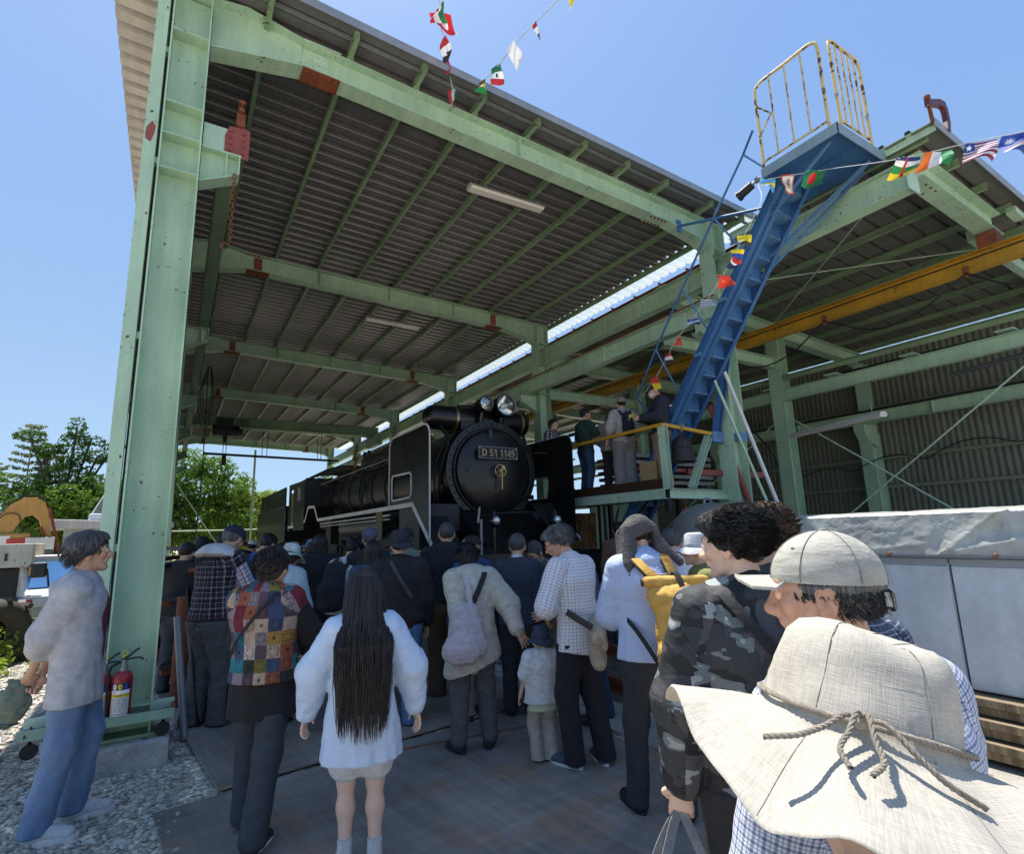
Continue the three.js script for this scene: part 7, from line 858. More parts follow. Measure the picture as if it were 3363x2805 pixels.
  mesh('side_strap', ribbon([B(0.14, -0.08, -0.22), r.at(0.13, 0.1, -0.15), r.at(0.185, 0.21, -0.02)], 0.026, 0.005, [[0.6, 0, -1], [0.8, 0, -1], [1, 0, -0.4]]), K.black, g); mesh('closing_strap', ribbon([B(0.0, 0.4, -0.19), B(0.0, 0.425, -0.235), B(-0.01, 0.36, -0.285), B(-0.015, 0.22, -0.33)], 0.034, 0.006, [[0, 1, 0], [0, 1, -1], [0, 0, -1], [0, 0, -1]]), K.black, g); mesh('buckle', [rbx(0.045, 0.055, 0.018).translate(...B(-0.013, 0.25, -0.33).toArray()), rbx(0.05, 0.03, 0.02).translate(...B(0.05, 0.405, -0.19).toArray())], M.greySteel, g); for (const y of [0.12, 0.085]) mesh('webbing_slot', rbx(0.1, 0.011, 0.008).translate(...B(0.06, y, -0.318).toArray()), M.black, g);
}
{ // man in the white checked shirt with the messenger bag
  const r = person({ label: 'person with wavy grey hair in a white checked shirt with rolled sleeves', x: 2.64, z: -3.42, face: -12, h: 1.71, q: 1, lean: 7, hp: 20, hy: 34, hair: 'fluffy', hairC: 'grey', locks: 1500, lockL: 0.035, lockR: 0.0014, flow: (p) => V(p.x * 5, 0.2 - p.y * 4, -0.7 + p.z * 3), glasses: true, skin: 'b', tops: [{ m: TX(texCheckW), fit: 0.03, hem: 0.76, collar: 0.4, sleeve: 0.62, roll: 1, fold: 0.009, puff: 1.2, slant: 0.2 }], bottom: { m: CL([0.014, 0.014, 0.019]), fit: 0.02, cuff: 0.055 }, lh: [0.12, 1.0, 0.2], rh: [-0.02, 1.02, 0.3], le: [0.9, -0.3, -0.5], shoe: CL([0.06, 0.075, 0.1]), sole: whiteSole, feet: [[0.09, 0.05, 5], [-0.12, -0.06, -30]] });
  const g = held('messenger_bag', 'beige canvas messenger bag with brown leather straps at the hip', 'bag', r), bm = cloth([0.42, 0.34, 0.25]), lm = mat({ color: [0.05, 0.028, 0.02], map: grime, roughness: 0.5 });
  const c = r.pel.clone().add(V(0.05, -0.03, -0.2)); const q = new THREE.Matrix4().makeRotationFromEuler(new THREE.Euler(0.05, 0.75, -0.25)).setPosition(c); mesh('bag', soft([cap([-0.13, -0.11, 0], [0.13, -0.11, 0], 0.05, 0.05), cap([-0.14, 0.07, 0], [0.14, 0.07, 0], 0.04, 0.04), ell([0, -0.02, 0], [0.16, 0.14, 0.05])], 0.009, 0.04).applyMatrix4(q), bm, g, true); mesh('flap', soft([cap([-0.14, 0.1, -0.02], [0.14, 0.1, -0.02], 0.03, 0.03), cap([-0.13, 0.0, -0.045], [0.13, 0.0, -0.045], 0.02, 0.02), ell([0, 0.05, -0.04], [0.16, 0.08, 0.025])], 0.009, 0.04).applyMatrix4(q), cloth([0.46, 0.375, 0.28]), g, true); mesh('leather_patch', rbx(0.15, 0.11, 0.012, -0.03, -0.085, -0.056).applyMatrix4(q), lm, g);
  mesh('strap', ribbon([c.clone().add(V(0.12, 0.1, -0.06)), r.at(0.16, 0.12, -0.1), r.at(0.175, 0.2, 0.0), r.at(0.1, 0.4, 0.13)], 0.045, 0.008, [[0.6, 0, -1], [1, 0, -1], [1, 0, 0], [0.5, 0, 1]]), lm, g);
}
{ // boy
  const r = person({ label: 'small child in a dark blue bucket hat and white shirt', x: 2.46, z: -3.66, face: 18, h: 0.93, q: 1, hs: 1.42, hair: 'short', w: 1.12, cell: 0.013, hat: ['bucket', CL([0.035, 0.05, 0.085]), { w: 0.035, h: 0.105 }], skin: 'd', tops: [{ m: K.white, fit: 0.055, hem: 0.75, sleeve: 0.4, collar: 0.2, fold: 0.012 }, { name: 'undershirt', m: CL([0.55, 0.62, 0.42]), fit: 0.022, hem: 0.66, sleeve: 0 }], bottom: { m: CL([0.42, 0.36, 0.30]), fit: 0.035, cuff: 0.06, fold: 0.012 }, lh: [0.3, 0.8, 0.12], shoe: K.black, sole: whiteSole, hipY: 0.86 });
}
{ // woman in the beige tunic with the lavender bag
  const r = person({ label: 'person with dark bobbed hair in a loose beige tunic touching the child', x: 2.13, z: -4.14, face: 14, h: 1.6, q: 1, lean: 6, hp: 26, hr: -8, hair: 'bob', hairC: 'black', locks: 900, skin: 'a', tops: [{ name: 'tunic', m: CL([0.50, 0.46, 0.39], { bumpScale: 0.009 }), fit: 0.04, flare: 0.035, hem: 0.66, slant: -0.32, collar: 0.35, sleeve: 0.93, fold: 0.013, puff: 1.3 }], bottom: { m: CL([0.09, 0.092, 0.095]), fit: 0.022, len: 0.93, cuff: 0.048 }, rhW: [2.43, 0.74, -3.78], rhd: [-0.35, -0.5, 0.1], rpose: 'flat', rp: [0.1, -0.3, 1], re: [-0.9, -0.3, -0.2], lh: [0.02, 0.84, -0.2], le: [0.9, 0, -0.2], shoe: K.black, feet: [[0.14, 0.0, 18], [-0.13, 0.02, -22]] });
  const g = held('tote_bag', 'pale lavender cloth bag hanging on the back of the beige tunic', 'bag', r), m = CL([0.47, 0.42, 0.45], { bumpScale: 0.01 });
  mesh('bag', netMesh([cap(r.at(0.1, -0.05, -0.2), r.at(0.1, 0.2, -0.19), 0.075, 0.035, { ka: 2.0, kb: 3.1 }), ell(r.at(0.13, -0.12, -0.21).toArray(), [0.17, 0.1, 0.085]), cap(r.at(0.03, 0.24, -0.17), r.at(0.17, 0.2, -0.18), 0.022, 0.02)], 0.01, 0.06, { post: (x, y, z, d) => d + 0.011 * n3(x * 26 - y * 8, y * 5, z * 20) + 0.004 * n3(x * 50, y * 20, z * 50) }), m, g, true);
  mesh('strap', ribbon([r.at(0.06, 0.22, -0.2), r.at(0.075, 0.4, -0.17), r.at(0.09, 0.55, -0.03), r.at(0.11, 0.44, 0.14)], 0.045, 0.005, [[0, 0, -1], [0, 0, -1], [0, 1, 0], [0, 0, 1]]), m, g);
  const g2 = held('crossbody_strap', 'black webbing bag strap across the back of the beige tunic', 'strap', r); mesh('strap', ribbon([r.at(0.05, 0.22, -0.175), r.at(-0.02, 0.36, -0.18), r.at(-0.09, 0.49, -0.12), r.at(-0.1, 0.53, 0.02)], 0.045, 0.005, [[0, 0, -1], [0, 0.1, -1], [0, 0.7, -0.8], [0, 1, 0]]), K.black, g2);
}
{ // girl with very long hair
  const wm = CL([0.40, 0.48, 0.80], { roughness: 0.6, bumpScale: 0.01, map: clothTex([0.3, 0.3], 64, () => 0.97) });
  const r = person({ label: 'child with very long dark hair in a pale blue windbreaker and white shorts', x: 0.93, z: -3.1, face: 16, h: 1.45, q: 1, hs: 1.1, hair: 'short', hairC: 'dark', skin: 'd', skinCell: 0.012, w: 0.98, tops: [{ name: 'windbreaker', m: wm, fit: 0.04, flare: 0.035, hem: 0.62, collar: 0.3, sleeve: 0.97, cuff: 0.03, fold: 0.014, puff: 1.7 }], bottom: { name: 'shorts', m: K.white, fit: 0.03, len: 0.37 }, lh: [0.36, 0.8, 0.1], rh: [-0.36, 0.78, 0.02], le: [0.9, 0, -0.1], re: [-0.9, 0, -0.1], shoe: K.white, sole: whiteSole, sock: K.white, sockH: 0.2, feet: [[0.085, 0.02, 5], [-0.085, -0.02, -5]] });
  const out = []; for (let i = 0; i < 720; i++) { const a = rr(-2.25, 2.25), up = rnd(), s = Math.sin(a), c = -Math.cos(a), y0 = 0.145 - 0.05 * Math.abs(a) * rnd(), bot = -(0.60 + 0.16 * rnd() - 0.16 * Math.pow(Math.abs(a) / 2.25, 2)), sp = 1 + 0.25 * rnd(), wv = rr(-0.01, 0.01), rad = 0.098 + 0.012 * rnd(); const pts = [[s * 0.02, y0 + 0.0, c * 0.03 - 0.01], [s * rad * 0.75, 0.1, c * rad * 0.85 - 0.012], [s * rad, 0.02, c * rad * 1.15 - 0.012], [s * rad * 1.05 + wv, -0.12, Math.min(c * rad - 0.06, -0.03)], [s * rad * 1.16 * sp + wv, -0.26, -0.185 - 0.03 * rnd() + 0.03 * Math.abs(s)], [s * rad * 1.12 * sp - wv, bot * 0.72, -0.215 - 0.03 * rnd() + 0.03 * Math.abs(s)], [s * rad * 1.0 * sp, bot, -0.225 - 0.02 * rnd()]].map(([x, y, z]) => V(x, y, z)); const cv = new THREE.CatmullRomCurve3(pts), n = 12, w0 = rr(0.0022, 0.0048); for (let k = 0; k < n; k++) out.push(rod(cv.getPoint(k / n), cv.getPoint((k + 1) / n), w0 * (1 - 0.75 * Math.pow(k / n, 2)), w0 * (1 - 0.75 * Math.pow((k + 1) / n, 2)), 4)); }
  const base = netMesh([ell([0, 0.035, -0.016], [0.09, 0.1, 0.108]), cap([0, -0.02, -0.06], [0, -0.2, -0.14], 0.06, 0.03, { ka: 1.6, kb: 3 }), cap([0, -0.2, -0.14], [0, -0.6, -0.19], 0.03, 0.014, { ka: 3, kb: 5 })], 0.008, 0.04, { post: (x, y, z, d) => Math.max(d, z > 0.02 ? (0.07 - y) : -1) + 0.004 * n3(x * 70, y * 5, z * 70) });
  r.add('long_hair', fuse([geo(out, true), base].map((g) => g.applyMatrix4(r.hm))), mat({ color: [0.028, 0.019, 0.016], map: hairMap, roughness: 0.36 }));
}
{ // woman in the patchwork vest
  const r = person({ label: 'person with short dark hair in a colourful patchwork vest over black', x: 0.53, z: -3.78, face: 30, h: 1.6, q: 1, hy: -28, hp: 6, hair: 'bob', hairC: 'dark', locks: 1200, lockL: 0.04, skin: 'a', tops: [{ name: 'black_top', m: CL([0.012, 0.011, 0.011]), fit: 0.03, flare: 0.02, hem: 0.68, sleeve: 0.93, puff: 1.3 }, { name: 'patchwork_vest', m: TX(texPatch, { bumpScale: 0.006 }), fit: 0.042, hem: 0.89, sleeve: 0.05, fold: 0.005 }], bottom: { m: CL([0.04, 0.048, 0.058]), fit: 0.02, cuff: 0.058, len: 0.96 }, rh: [-0.16, 1.0, 0.32], re: [-0.9, -0.5, -0.3], lh: [0.12, 0.98, 0.3], shoe: K.black, sole: whiteSole, sock: CL([0.2, 0.12, 0.14]), sockH: 0.12, feet: [[0.1, 0.1, 20], [-0.08, -0.2, -5]] });
  const g = held('crossbody_strap', 'thin black bag strap slanting across the patchwork vest', 'strap', r); mesh('strap', ribbon([r.at(0.19, 0.12, -0.06), r.at(0.12, 0.22, -0.145), r.at(0.0, 0.38, -0.168), r.at(-0.1, 0.5, -0.115), r.at(-0.11, 0.53, 0.02)], 0.018, 0.005, [[0.7, 0, -1], [0, 0, -1], [0, 0, -1], [0, 0.7, -1], [0, 1, 0]]), K.black, g);
}
{ // man in the grey hoodie
  const hm = CL([0.43, 0.42, 0.44], { bumpScale: 0.006 });
  const r = person({ label: 'person in a light grey hoodie and blue jeans standing by the left post', x: -0.44, z: -4.52, face: 96, h: 1.72, q: 1, hs: 1.06, lean: -2, hy: 8, hp: -6, hair: 'fluffy', hairC: 'salt', locks: 1300, lockL: 0.04, flow: (p) => V(p.x * 2, -0.9, -0.5), skin: 'b', tops: [{ name: 'hoodie', m: hm, fit: 0.034, flare: 0.012, hem: 0.71, collar: 0.3, hood: 1, sleeve: 0.66, roll: 1, fold: 0.009, puff: 1.2 }, { name: 'tee_shirt', m: CL([0.10, 0.022, 0.04]), fit: 0.02, hem: 0.9, sleeve: 0.05, collar: 0.25 }], bottom: { m: K.jean, fit: 0.018, cuff: 0.058, fold: 0.01 }, lh: [0.04, 0.82, -0.2], rh: [0.0, 0.84, -0.24], le: [0.9, 0, -0.5], re: [-0.9, 0, -0.5], rpose: 'grip', lpose: 'grip', shoe: CL([0.5, 0.5, 0.52]), sole: whiteSole, feet: [[0.12, 0.06, 15], [-0.12, -0.06, -12]] });
  const tee = r.add('shirt_front', netMesh([cap(r.at(0, 0.02, 0.075), r.at(0, 0.36, 0.085), 0.055, 0.06, { ka: 1.3, kb: 1.2 })], 0.012, 0.03), CL([0.10, 0.022, 0.04]));
  r.add('belt', netMesh([cap(r.pel.clone().add(V(0, 0.06, 0)), r.pel.clone(), 0.13, 0.13, { ka: 1.4 })], 0.012, 0.02, { post: (x, y, z, d) => Math.max(d, Math.abs(y - r.pel.y - 0.02) - 0.018) }), K.navy);
  r.add('shoe_panel', geo(r.P.children.filter((c) => c.name === 'sock').map((c) => c.geometry).concat([[0.12, 0.06, 15], [-0.12, -0.06, -12]].map(([x, z, a]) => netMesh([cap([0, 0.055, 0.05], [0, 0.047, 0.11], 0.038, 0.031, { ka: 1.06 })], 0.01, 0.01).applyMatrix4(new THREE.Matrix4().makeRotationY(R(a)).setPosition(x, 0.004, z)))), true), K.black);
  const c = held('green_cap', 'crumpled sage green cap held behind the grey hoodie', 'cap', r), W = r.arms[1].W, gm = CL([0.17, 0.2, 0.145], { side: THREE.DoubleSide }); mesh('crown', soft([ell([W.x + 0.02, W.y - 0.15, W.z - 0.07], [0.06, 0.11, 0.075]), ell([W.x + 0.05, W.y - 0.2, W.z - 0.12], [0.05, 0.08, 0.06])], 0.008, 0.05, 0.014), gm, c, true); mesh('brim', soft([ell([W.x + 0.03, W.y - 0.27, W.z - 0.13], [0.06, 0.02, 0.085])], 0.008, 0.02, 0.006), CL([0.1, 0.12, 0.085]), c, true);
}
{ // seated man at the left edge and his chair
  const r = person({ label: 'seated person in lilac shirt cut by the left edge of the photo', x: -1.62, z: -6.0, face: 95, h: 1.68, q: 1, hipY: 0.5, hair: 'short', skin: 'c', lean: 8, top: { m: CL([0.16, 0.17, 0.30]), fit: 0.03, hem: 0.5, collar: 0.4, sleeve: 0.93 }, bottom: { m: K.char, fit: 0.025 }, rh: [-0.18, 0.6, 0.5], rhd: [0, -1, 0.25], rp: [0.3, 0, -1], lh: [0.15, 0.55, 0.42], feet: [[0.14, 0.42, 5], [-0.16, 0.42, -5]], shoe: K.black });
  const c = thing('folding_chair', 'blue folding camp chair with metal legs at the left edge', 'chair', [-1.62, 0, -5.95], R(-5)), m = CL([0.03, 0.07, 0.18]); mesh('seat', rbx(0.5, 0.03, 0.48, 0, 0.42, 0, 0.01), m, c); mesh('backrest', rbx(0.03, 0.4, 0.5, -0.26, 0.68, 0, 0.01), m, c); mesh('side_panel', rbx(0.5, 0.28, 0.02, 0.02, 0.55, 0.27, 0.008), m, c); for (const [a, b] of [[[-0.25, 0.02, 0.26], [0.25, 0.44, 0.26]], [[0.28, 0.02, 0.26], [-0.25, 0.44, 0.26]], [[-0.25, 0.02, -0.26], [0.25, 0.44, -0.26]], [[0.28, 0.02, -0.26], [-0.25, 0.44, -0.26]]]) mesh('leg', rod(a, b, 0.012), mat({ color: [0.3, 0.2, 0.15], map: grime, metalness: 0.4, roughness: 0.5 }), c);
  const tx2 = canvasTex(96, 64, (g) => { g.fillStyle = '#1c3358'; g.fillRect(0, 0, 96, 64); g.strokeStyle = '#8ea0bf'; g.lineWidth = 5; g.strokeRect(34, 20, 16, 16); g.beginPath(); g.arc(70, 30, 12, 0.6, 5.6); g.stroke(); g.fillStyle = '#8ea0bf'; g.fillRect(28, 44, 40, 4); }); mesh('print', new THREE.PlaneGeometry(0.3, 0.2).translate(0.05, 0.55, 0.284), mat({ map: tx2, roughness: 0.9 }), c, true);
}
{ // man in the plaid vest looking at a phone
  const vm = TX(texVest), r = person({ label: 'person in navy cap and dark plaid vest looking down at a phone', x: 0.36, z: -6.0, face: 52, h: 1.83, q: 1, lean: 10, hp: 24, hair: 'short', hairC: 'grey', skin: 'b', glasses: true, hat: ['cap', CL([0.02, 0.026, 0.06]), { dy: 0.004 }], tops: [{ name: 'plaid_shirt', m: TX(texSleeve), fit: 0.024, hem: 0.92, collar: 0.5, sleeve: 0.78, roll: 1, puff: 1.2 }, { name: 'plaid_vest', m: vm, fit: 0.036, hem: 0.9, sleeve: 0.03, fold: 0.007 }, { name: 'white_yoke', m: CL([0.62, 0.6, 0.64]), fit: 0.04, hem: 1.405, sleeve: 0, slantZ: -0.3, fold: 0.003 }, { name: 'black_hem', m: K.black, fit: 0.03, hem: 0.84, sleeve: 0 }, { name: 'white_hem', m: K.white, fit: 0.022, hem: 0.815, sleeve: 0 }], bottom: { m: CL([0.075, 0.08, 0.085]), fit: 0.034, cuff: 0.06, fold: 0.012 }, rh: [-0.02, 1.08, 0.38], re: [-0.8, -0.6, -0.3], rpose: 'grip', lh: [0.06, 1.05, 0.34], shoe: CL([0.05, 0.045, 0.05]), feet: [[0.12, 0.02, 12], [-0.1, 0.1, -20]] });
  r.add('side_stripe', geo([[1, 0], [-1, 1]].map(([s, i]) => { const l = r.legs[i], o = V(s * 0.115, 0, 0.0); return ribbon([l.H.clone().add(o), l.H.clone().lerp(l.K, 0.5).add(V(s * 0.118, 0, 0)), l.K.clone().add(V(s * 0.1, 0, 0)), l.K.clone().lerp(l.A, 0.5).add(V(s * 0.098, 0, 0)), l.A.clone().add(V(s * 0.092, 0, 0))], 0.05, 0.02, [[s, 0, 0], [s, 0, 0]]); }), true), K.black);
  const p = held('phone', 'dark phone in the hand of the plaid vest wearer', 'phone', r), W = r.arms[1].W; mesh('case', rbx(0.075, 0.15, 0.009, 0, 0, 0, 0.004).rotateX(-0.9).translate(W.x + 0.02, W.y + 0.02, W.z + 0.09), M.black, p); mesh('glass', bx(0.066, 0.138, 0.001, 0, 0, -0.006).rotateX(-0.9).translate(W.x + 0.02, W.y + 0.02, W.z + 0.09), mat({ color: [0.05, 0.06, 0.08], roughness: 0.1 }), p);
  const b = held('cloth_pouch', 'off white cloth pouch hanging in front of the plaid vest', 'bag', r); mesh('pouch', soft([ell(r.at(-0.14, 0.02, 0.2).toArray(), [0.07, 0.09, 0.06]), cap(r.at(-0.14, 0.08, 0.2), r.at(-0.13, 0.2, 0.18), 0.03, 0.015)], 0.012, 0.04), CL([0.5, 0.46, 0.42]), b, true); mesh('cord', ribbon([r.at(0.08, 0.36, -0.155), r.at(0.05, 0.5, -0.13), r.at(0.02, 0.56, 0.02), r.at(-0.13, 0.2, 0.19)], 0.014, 0.004, [[0, 0, -1], [0, 0.6, -1], [0, 1, 0], [0, 0, 1]]), K.black, b);
}
// ---------------------------------------------------------------- the crowd beyond
const far = (o) => person({ q: 2, group: undefined, ...o });
{ const r = far({ label: 'person in black bucket hat, black sweater and blue jeans seen from behind', x: 1.82, z: -5.0, face: 16, h: 1.69, hair: 'short', w: 1.12, skin: 'a', hat: ['bucket', CL([0.025, 0.028, 0.035]), { w: 0.045, h: 0.105 }], tops: [{ name: 'sweater', m: CL([0.02, 0.019, 0.02]), fit: 0.04, hem: 0.9, collar: 0.3, puff: 1.2 }, { name: 'tartan_hem', m: TX(texTartan), fit: 0.03, hem: 0.845, sleeve: 0, collar: 0.45 }], bottom: { m: denim([0.10, 0.2, 0.33]), fit: 0.022 }, lh: [0.16, 1.05, 0.3], rh: [-0.26, 0.85, 0.1] });
  const s = held('shoulder_strap', 'grey bag strap over the back of the black sweater', 'strap', r); mesh('strap', ribbon([r.at(0.09, 0.545, 0.0), r.at(0.08, 0.5, -0.13), r.at(0.0, 0.36, -0.175), r.at(-0.1, 0.2, -0.17)], 0.034, 0.006, [[0, 1, 0], [0, 0.7, -1], [0, 0, -1], [0, 0, -1]]), CL([0.06, 0.06, 0.065]), s); }
far({ label: 'broad person with cropped grey hair in a black jacket and brown trousers', x: 2.55, z: -5.55, face: 24, h: 1.78, w: 1.14, hair: 'crop', hairC: 'salt', skin: 'b', head: 'old', top: { name: 'jacket', m: CL([0.014, 0.015, 0.018]), fit: 0.04, hem: 0.92, collar: 0.5 }, bottom: { m: CL([0.085, 0.055, 0.03]), fit: 0.03 }, rh: [-0.06, 1.38, 0.34], lh: [0.1, 1.3, 0.3] });
far({ label: 'balding person in a dark blue shirt standing behind the beige tunic', x: 2.5, z: -4.83, face: -8, h: 1.64, hy: 40, hair: 'thin', hairC: 'black', skin: 'b', top: { m: CL([0.03, 0.06, 0.15]), fit: 0.028, hem: 0.8, collar: 0.3 }, bottom: { m: K.khaki, fit: 0.02 } });
far({ label: 'person in a navy jacket with white collar and dark trousers', x: 2.86, z: -4.62, face: 34, h: 1.64, hy: -12, hp: 6, hair: 'short', hairC: 'salt', glasses: true, skin: 'b', tops: [{ name: 'jacket', m: CL([0.028, 0.04, 0.065]), fit: 0.03, hem: 0.84, collar: 0.12 }, { name: 'white_collar', m: K.white, fit: 0.022, hem: 1.2, sleeve: 0, collar: 0.5 }], bottom: { m: CL([0.016, 0.018, 0.026]), fit: 0.018 }, lh: [0.2, 1.0, 0.2], rh: [-0.24, 0.82, 0.08], shoe: K.black });
far({ label: 'balding grey person in a navy checked shirt bending over behind the white shirt', x: 3.3, z: -4.05, face: -30, h: 1.64, lean: 18, hp: 26, hair: 'thin', hairC: 'grey', head: 'old', glasses: true, skin: 'b', top: { m: TX(texCheckB), fit: 0.03, hem: 0.84, collar: 0.4 }, bottom: { m: K.jeanD }, lh: [0.1, 1.0, 0.4], rh: [-0.05, 1.0, 0.4] });
far({ label: 'person in a grey brown shirt holding a camera low between two visitors', x: 3.28, z: -4.75, face: -112, h: 1.6, hp: 30, lean: 10, hair: 'short', hairC: 'salt', skin: 'b', top: { m: CL([0.11, 0.1, 0.09]), fit: 0.026, collar: 0.3, sleeve: 0.6 }, bottom: { m: K.khaki }, lh: [0.05, 1.12, 0.36], rh: [-0.05, 1.12, 0.36] });
far({ label: 'person with grey hair in a white shirt behind the towel wearer', x: 3.62, z: -3.3, face: 30, h: 1.66, lean: 8, hp: 12, hair: 'short', hairC: 'salt', skin: 'b', top: { m: CL([0.62, 0.63, 0.68]), fit: 0.035, collar: 0.3, hem: 0.8 }, bottom: { m: K.char } });
far({ label: 'person in a tan cap beside the tank behind the white shirt', x: 4.1, z: -3.6, face: 20, h: 1.56, hair: 'short', skin: 'b', hat: ['cap', CL([0.3, 0.22, 0.15])], top: { m: CL([0.3, 0.3, 0.32]), fit: 0.03 }, bottom: { m: K.char } });
far({ label: 'person in a white hat and olive shirt beside the yellow backpack', x: 3.33, z: -2.82, face: -50, h: 1.6, hair: 'short', skin: 'a', hat: ['bucket', K.white, { w: 0.05 }], top: { m: CL([0.26, 0.25, 0.09]), fit: 0.03 }, bottom: { m: K.char } });
far({ label: 'dark haired person in a reddish brown shirt below the viewing platform', x: 5.75, z: -6.35, face: 40, h: 1.76, hair: 'short', skin: 'c', top: { m: CL([0.16, 0.075, 0.055]), fit: 0.03 }, bottom: { m: K.navy }, rh: [-0.2, 1.3, 0.3] });
far({ label: 'person in a black cap and pale green shirt behind the bucket hat', x: 2.32, z: -6.15, face: 10, h: 1.73, hair: 'short', hairC: 'grey', skin: 'b', hat: ['cap', CL([0.02, 0.02, 0.022]), { tilt: -0.05 }], top: { m: CL([0.2, 0.24, 0.17]), fit: 0.028, collar: 0.4 }, bottom: { m: K.char } });
{ const r = far({ label: 'person in a faded blue cap with a lettered camera strap and dark jacket', x: 1.92, z: -6.25, face: 26, h: 1.75, hair: 'crop', hairC: 'grey', skin: 'b', hat: ['cap', CL([0.09, 0.1, 0.16])], top: { m: CL([0.022, 0.024, 0.03]), fit: 0.03, collar: 0.2 }, bottom: { m: K.char }, lh: [0.1, 1.2, 0.3], rh: [-0.1, 1.2, 0.3] });
  const st = held('camera_strap', 'black camera strap with white lettering round the neck of the faded blue cap wearer', 'strap', r), ct = canvasTex(128, 32, (g) => { g.fillStyle = '#101114'; g.fillRect(0, 0, 128, 32); g.fillStyle = '#e8e8e8'; g.font = 'bold 25px serif'; g.fillText('SONY', 26, 25); }); const a0 = r.neck0; mesh('strap', new THREE.CylinderGeometry(0.088, 0.1, 0.04, 28, 1, true).translate(a0.x, a0.y + 0.05, a0.z), K.black, st); mesh('lettering', new THREE.CylinderGeometry(0.0895, 0.1015, 0.036, 12, 1, true, Math.PI - 0.6, 1.2).translate(a0.x, a0.y + 0.05, a0.z), mat({ map: ct, roughness: 0.7 }), st, true); }
far({ label: 'person with long dark hair close behind the black sweater', x: 1.74, z: -5.55, face: 30, h: 1.61, hair: 'long', hairC: 'dark', skin: 'a', top: { m: CL([0.05, 0.07, 0.12]), fit: 0.03, hem: 0.85 }, bottom: { m: K.char } });
{ const r = far({ label: 'person in a white shirt with a black backpack bending forward', x: 1.66, z: -6.35, face: 50, h: 1.66, lean: 10, hp: 18, hair: 'bun', hairC: 'black', skin: 'a', top: { m: K.white, fit: 0.03 }, bottom: { m: K.black }, lh: [0.1, 1.1, 0.3], rh: [-0.1, 1.1, 0.3] }); rucksack('backpack', 'black backpack on a white shirt in the middle of the crowd', r, { m: CL([0.022, 0.024, 0.032]), w: 0.17, d: 0.08, y0: 0.02 }); }
far({ label: 'person with long dark hair dressed all in black deep in the crowd', x: 1.55, z: -7.05, face: 20, h: 1.7, hair: 'long', hairC: 'dark', skin: 'a', top: { name: 'dress', m: K.black, fit: 0.04, flare: 0.06, hem: 0.5, sleeve: 0.5 }, bottom: { m: K.black } });
far({ label: 'person with a hair bun in a pale grey cardigan and olive trousers', x: 1.38, z: -7.2, face: 42, h: 1.62, lean: 14, hp: 22, hair: 'bun', hairC: 'brown', skin: 'a', top: { name: 'cardigan', m: CL([0.46, 0.45, 0.46]), fit: 0.03, hem: 0.88 }, bottom: { m: CL([0.11, 0.115, 0.085]), fit: 0.045, cuff: 0.085 }, rh: [-0.24, 0.82, 0.2], lh: [0.1, 1.05, 0.35] });
{ const r = far({ label: 'person in a bright blue tee shirt and orange spectacles left of the crowd', x: 0.83, z: -7.0, face: 58, h: 1.75, hp: 26, lean: 8, hair: 'short', hairC: 'black', glasses: true, skin: 'b', top: { m: CL([0.02, 0.1, 0.36]), fit: 0.03, sleeve: 0.45 }, bottom: { m: K.black }, lh: [0.08, 1.05, 0.34], rh: [-0.08, 1.05, 0.34] }); rucksack('backpack', 'dark blue backpack on the bright blue tee shirt', r, { m: K.navy, w: 0.15 }); }
far({ label: 'person in a pale mesh bucket hat and light blue jacket behind the patchwork vest', x: 0.88, z: -5.7, face: 48, h: 1.62, hp: 14, lean: 10, hair: 'bob', hairC: 'dark', skin: 'a', hat: ['bucket', CL([0.52, 0.58, 0.55]), { w: 0.06 }], top: { name: 'jacket', m: CL([0.38, 0.48, 0.55]), fit: 0.045, flare: 0.03, hem: 0.74, puff: 1.5 }, bottom: { m: CL([0.045, 0.06, 0.065]), fit: 0.045 }, rh: [-0.1, 1.1, 0.32], lh: [0.12, 1.1, 0.3] });
far({ label: 'person in a purple top beside the pale mesh hat', x: 1.27, z: -7.95, face: 50, h: 1.6, hair: 'bob', hairC: 'dark', skin: 'a', top: { m: CL([0.11, 0.05, 0.17]), fit: 0.03 }, bottom: { m: K.black } });
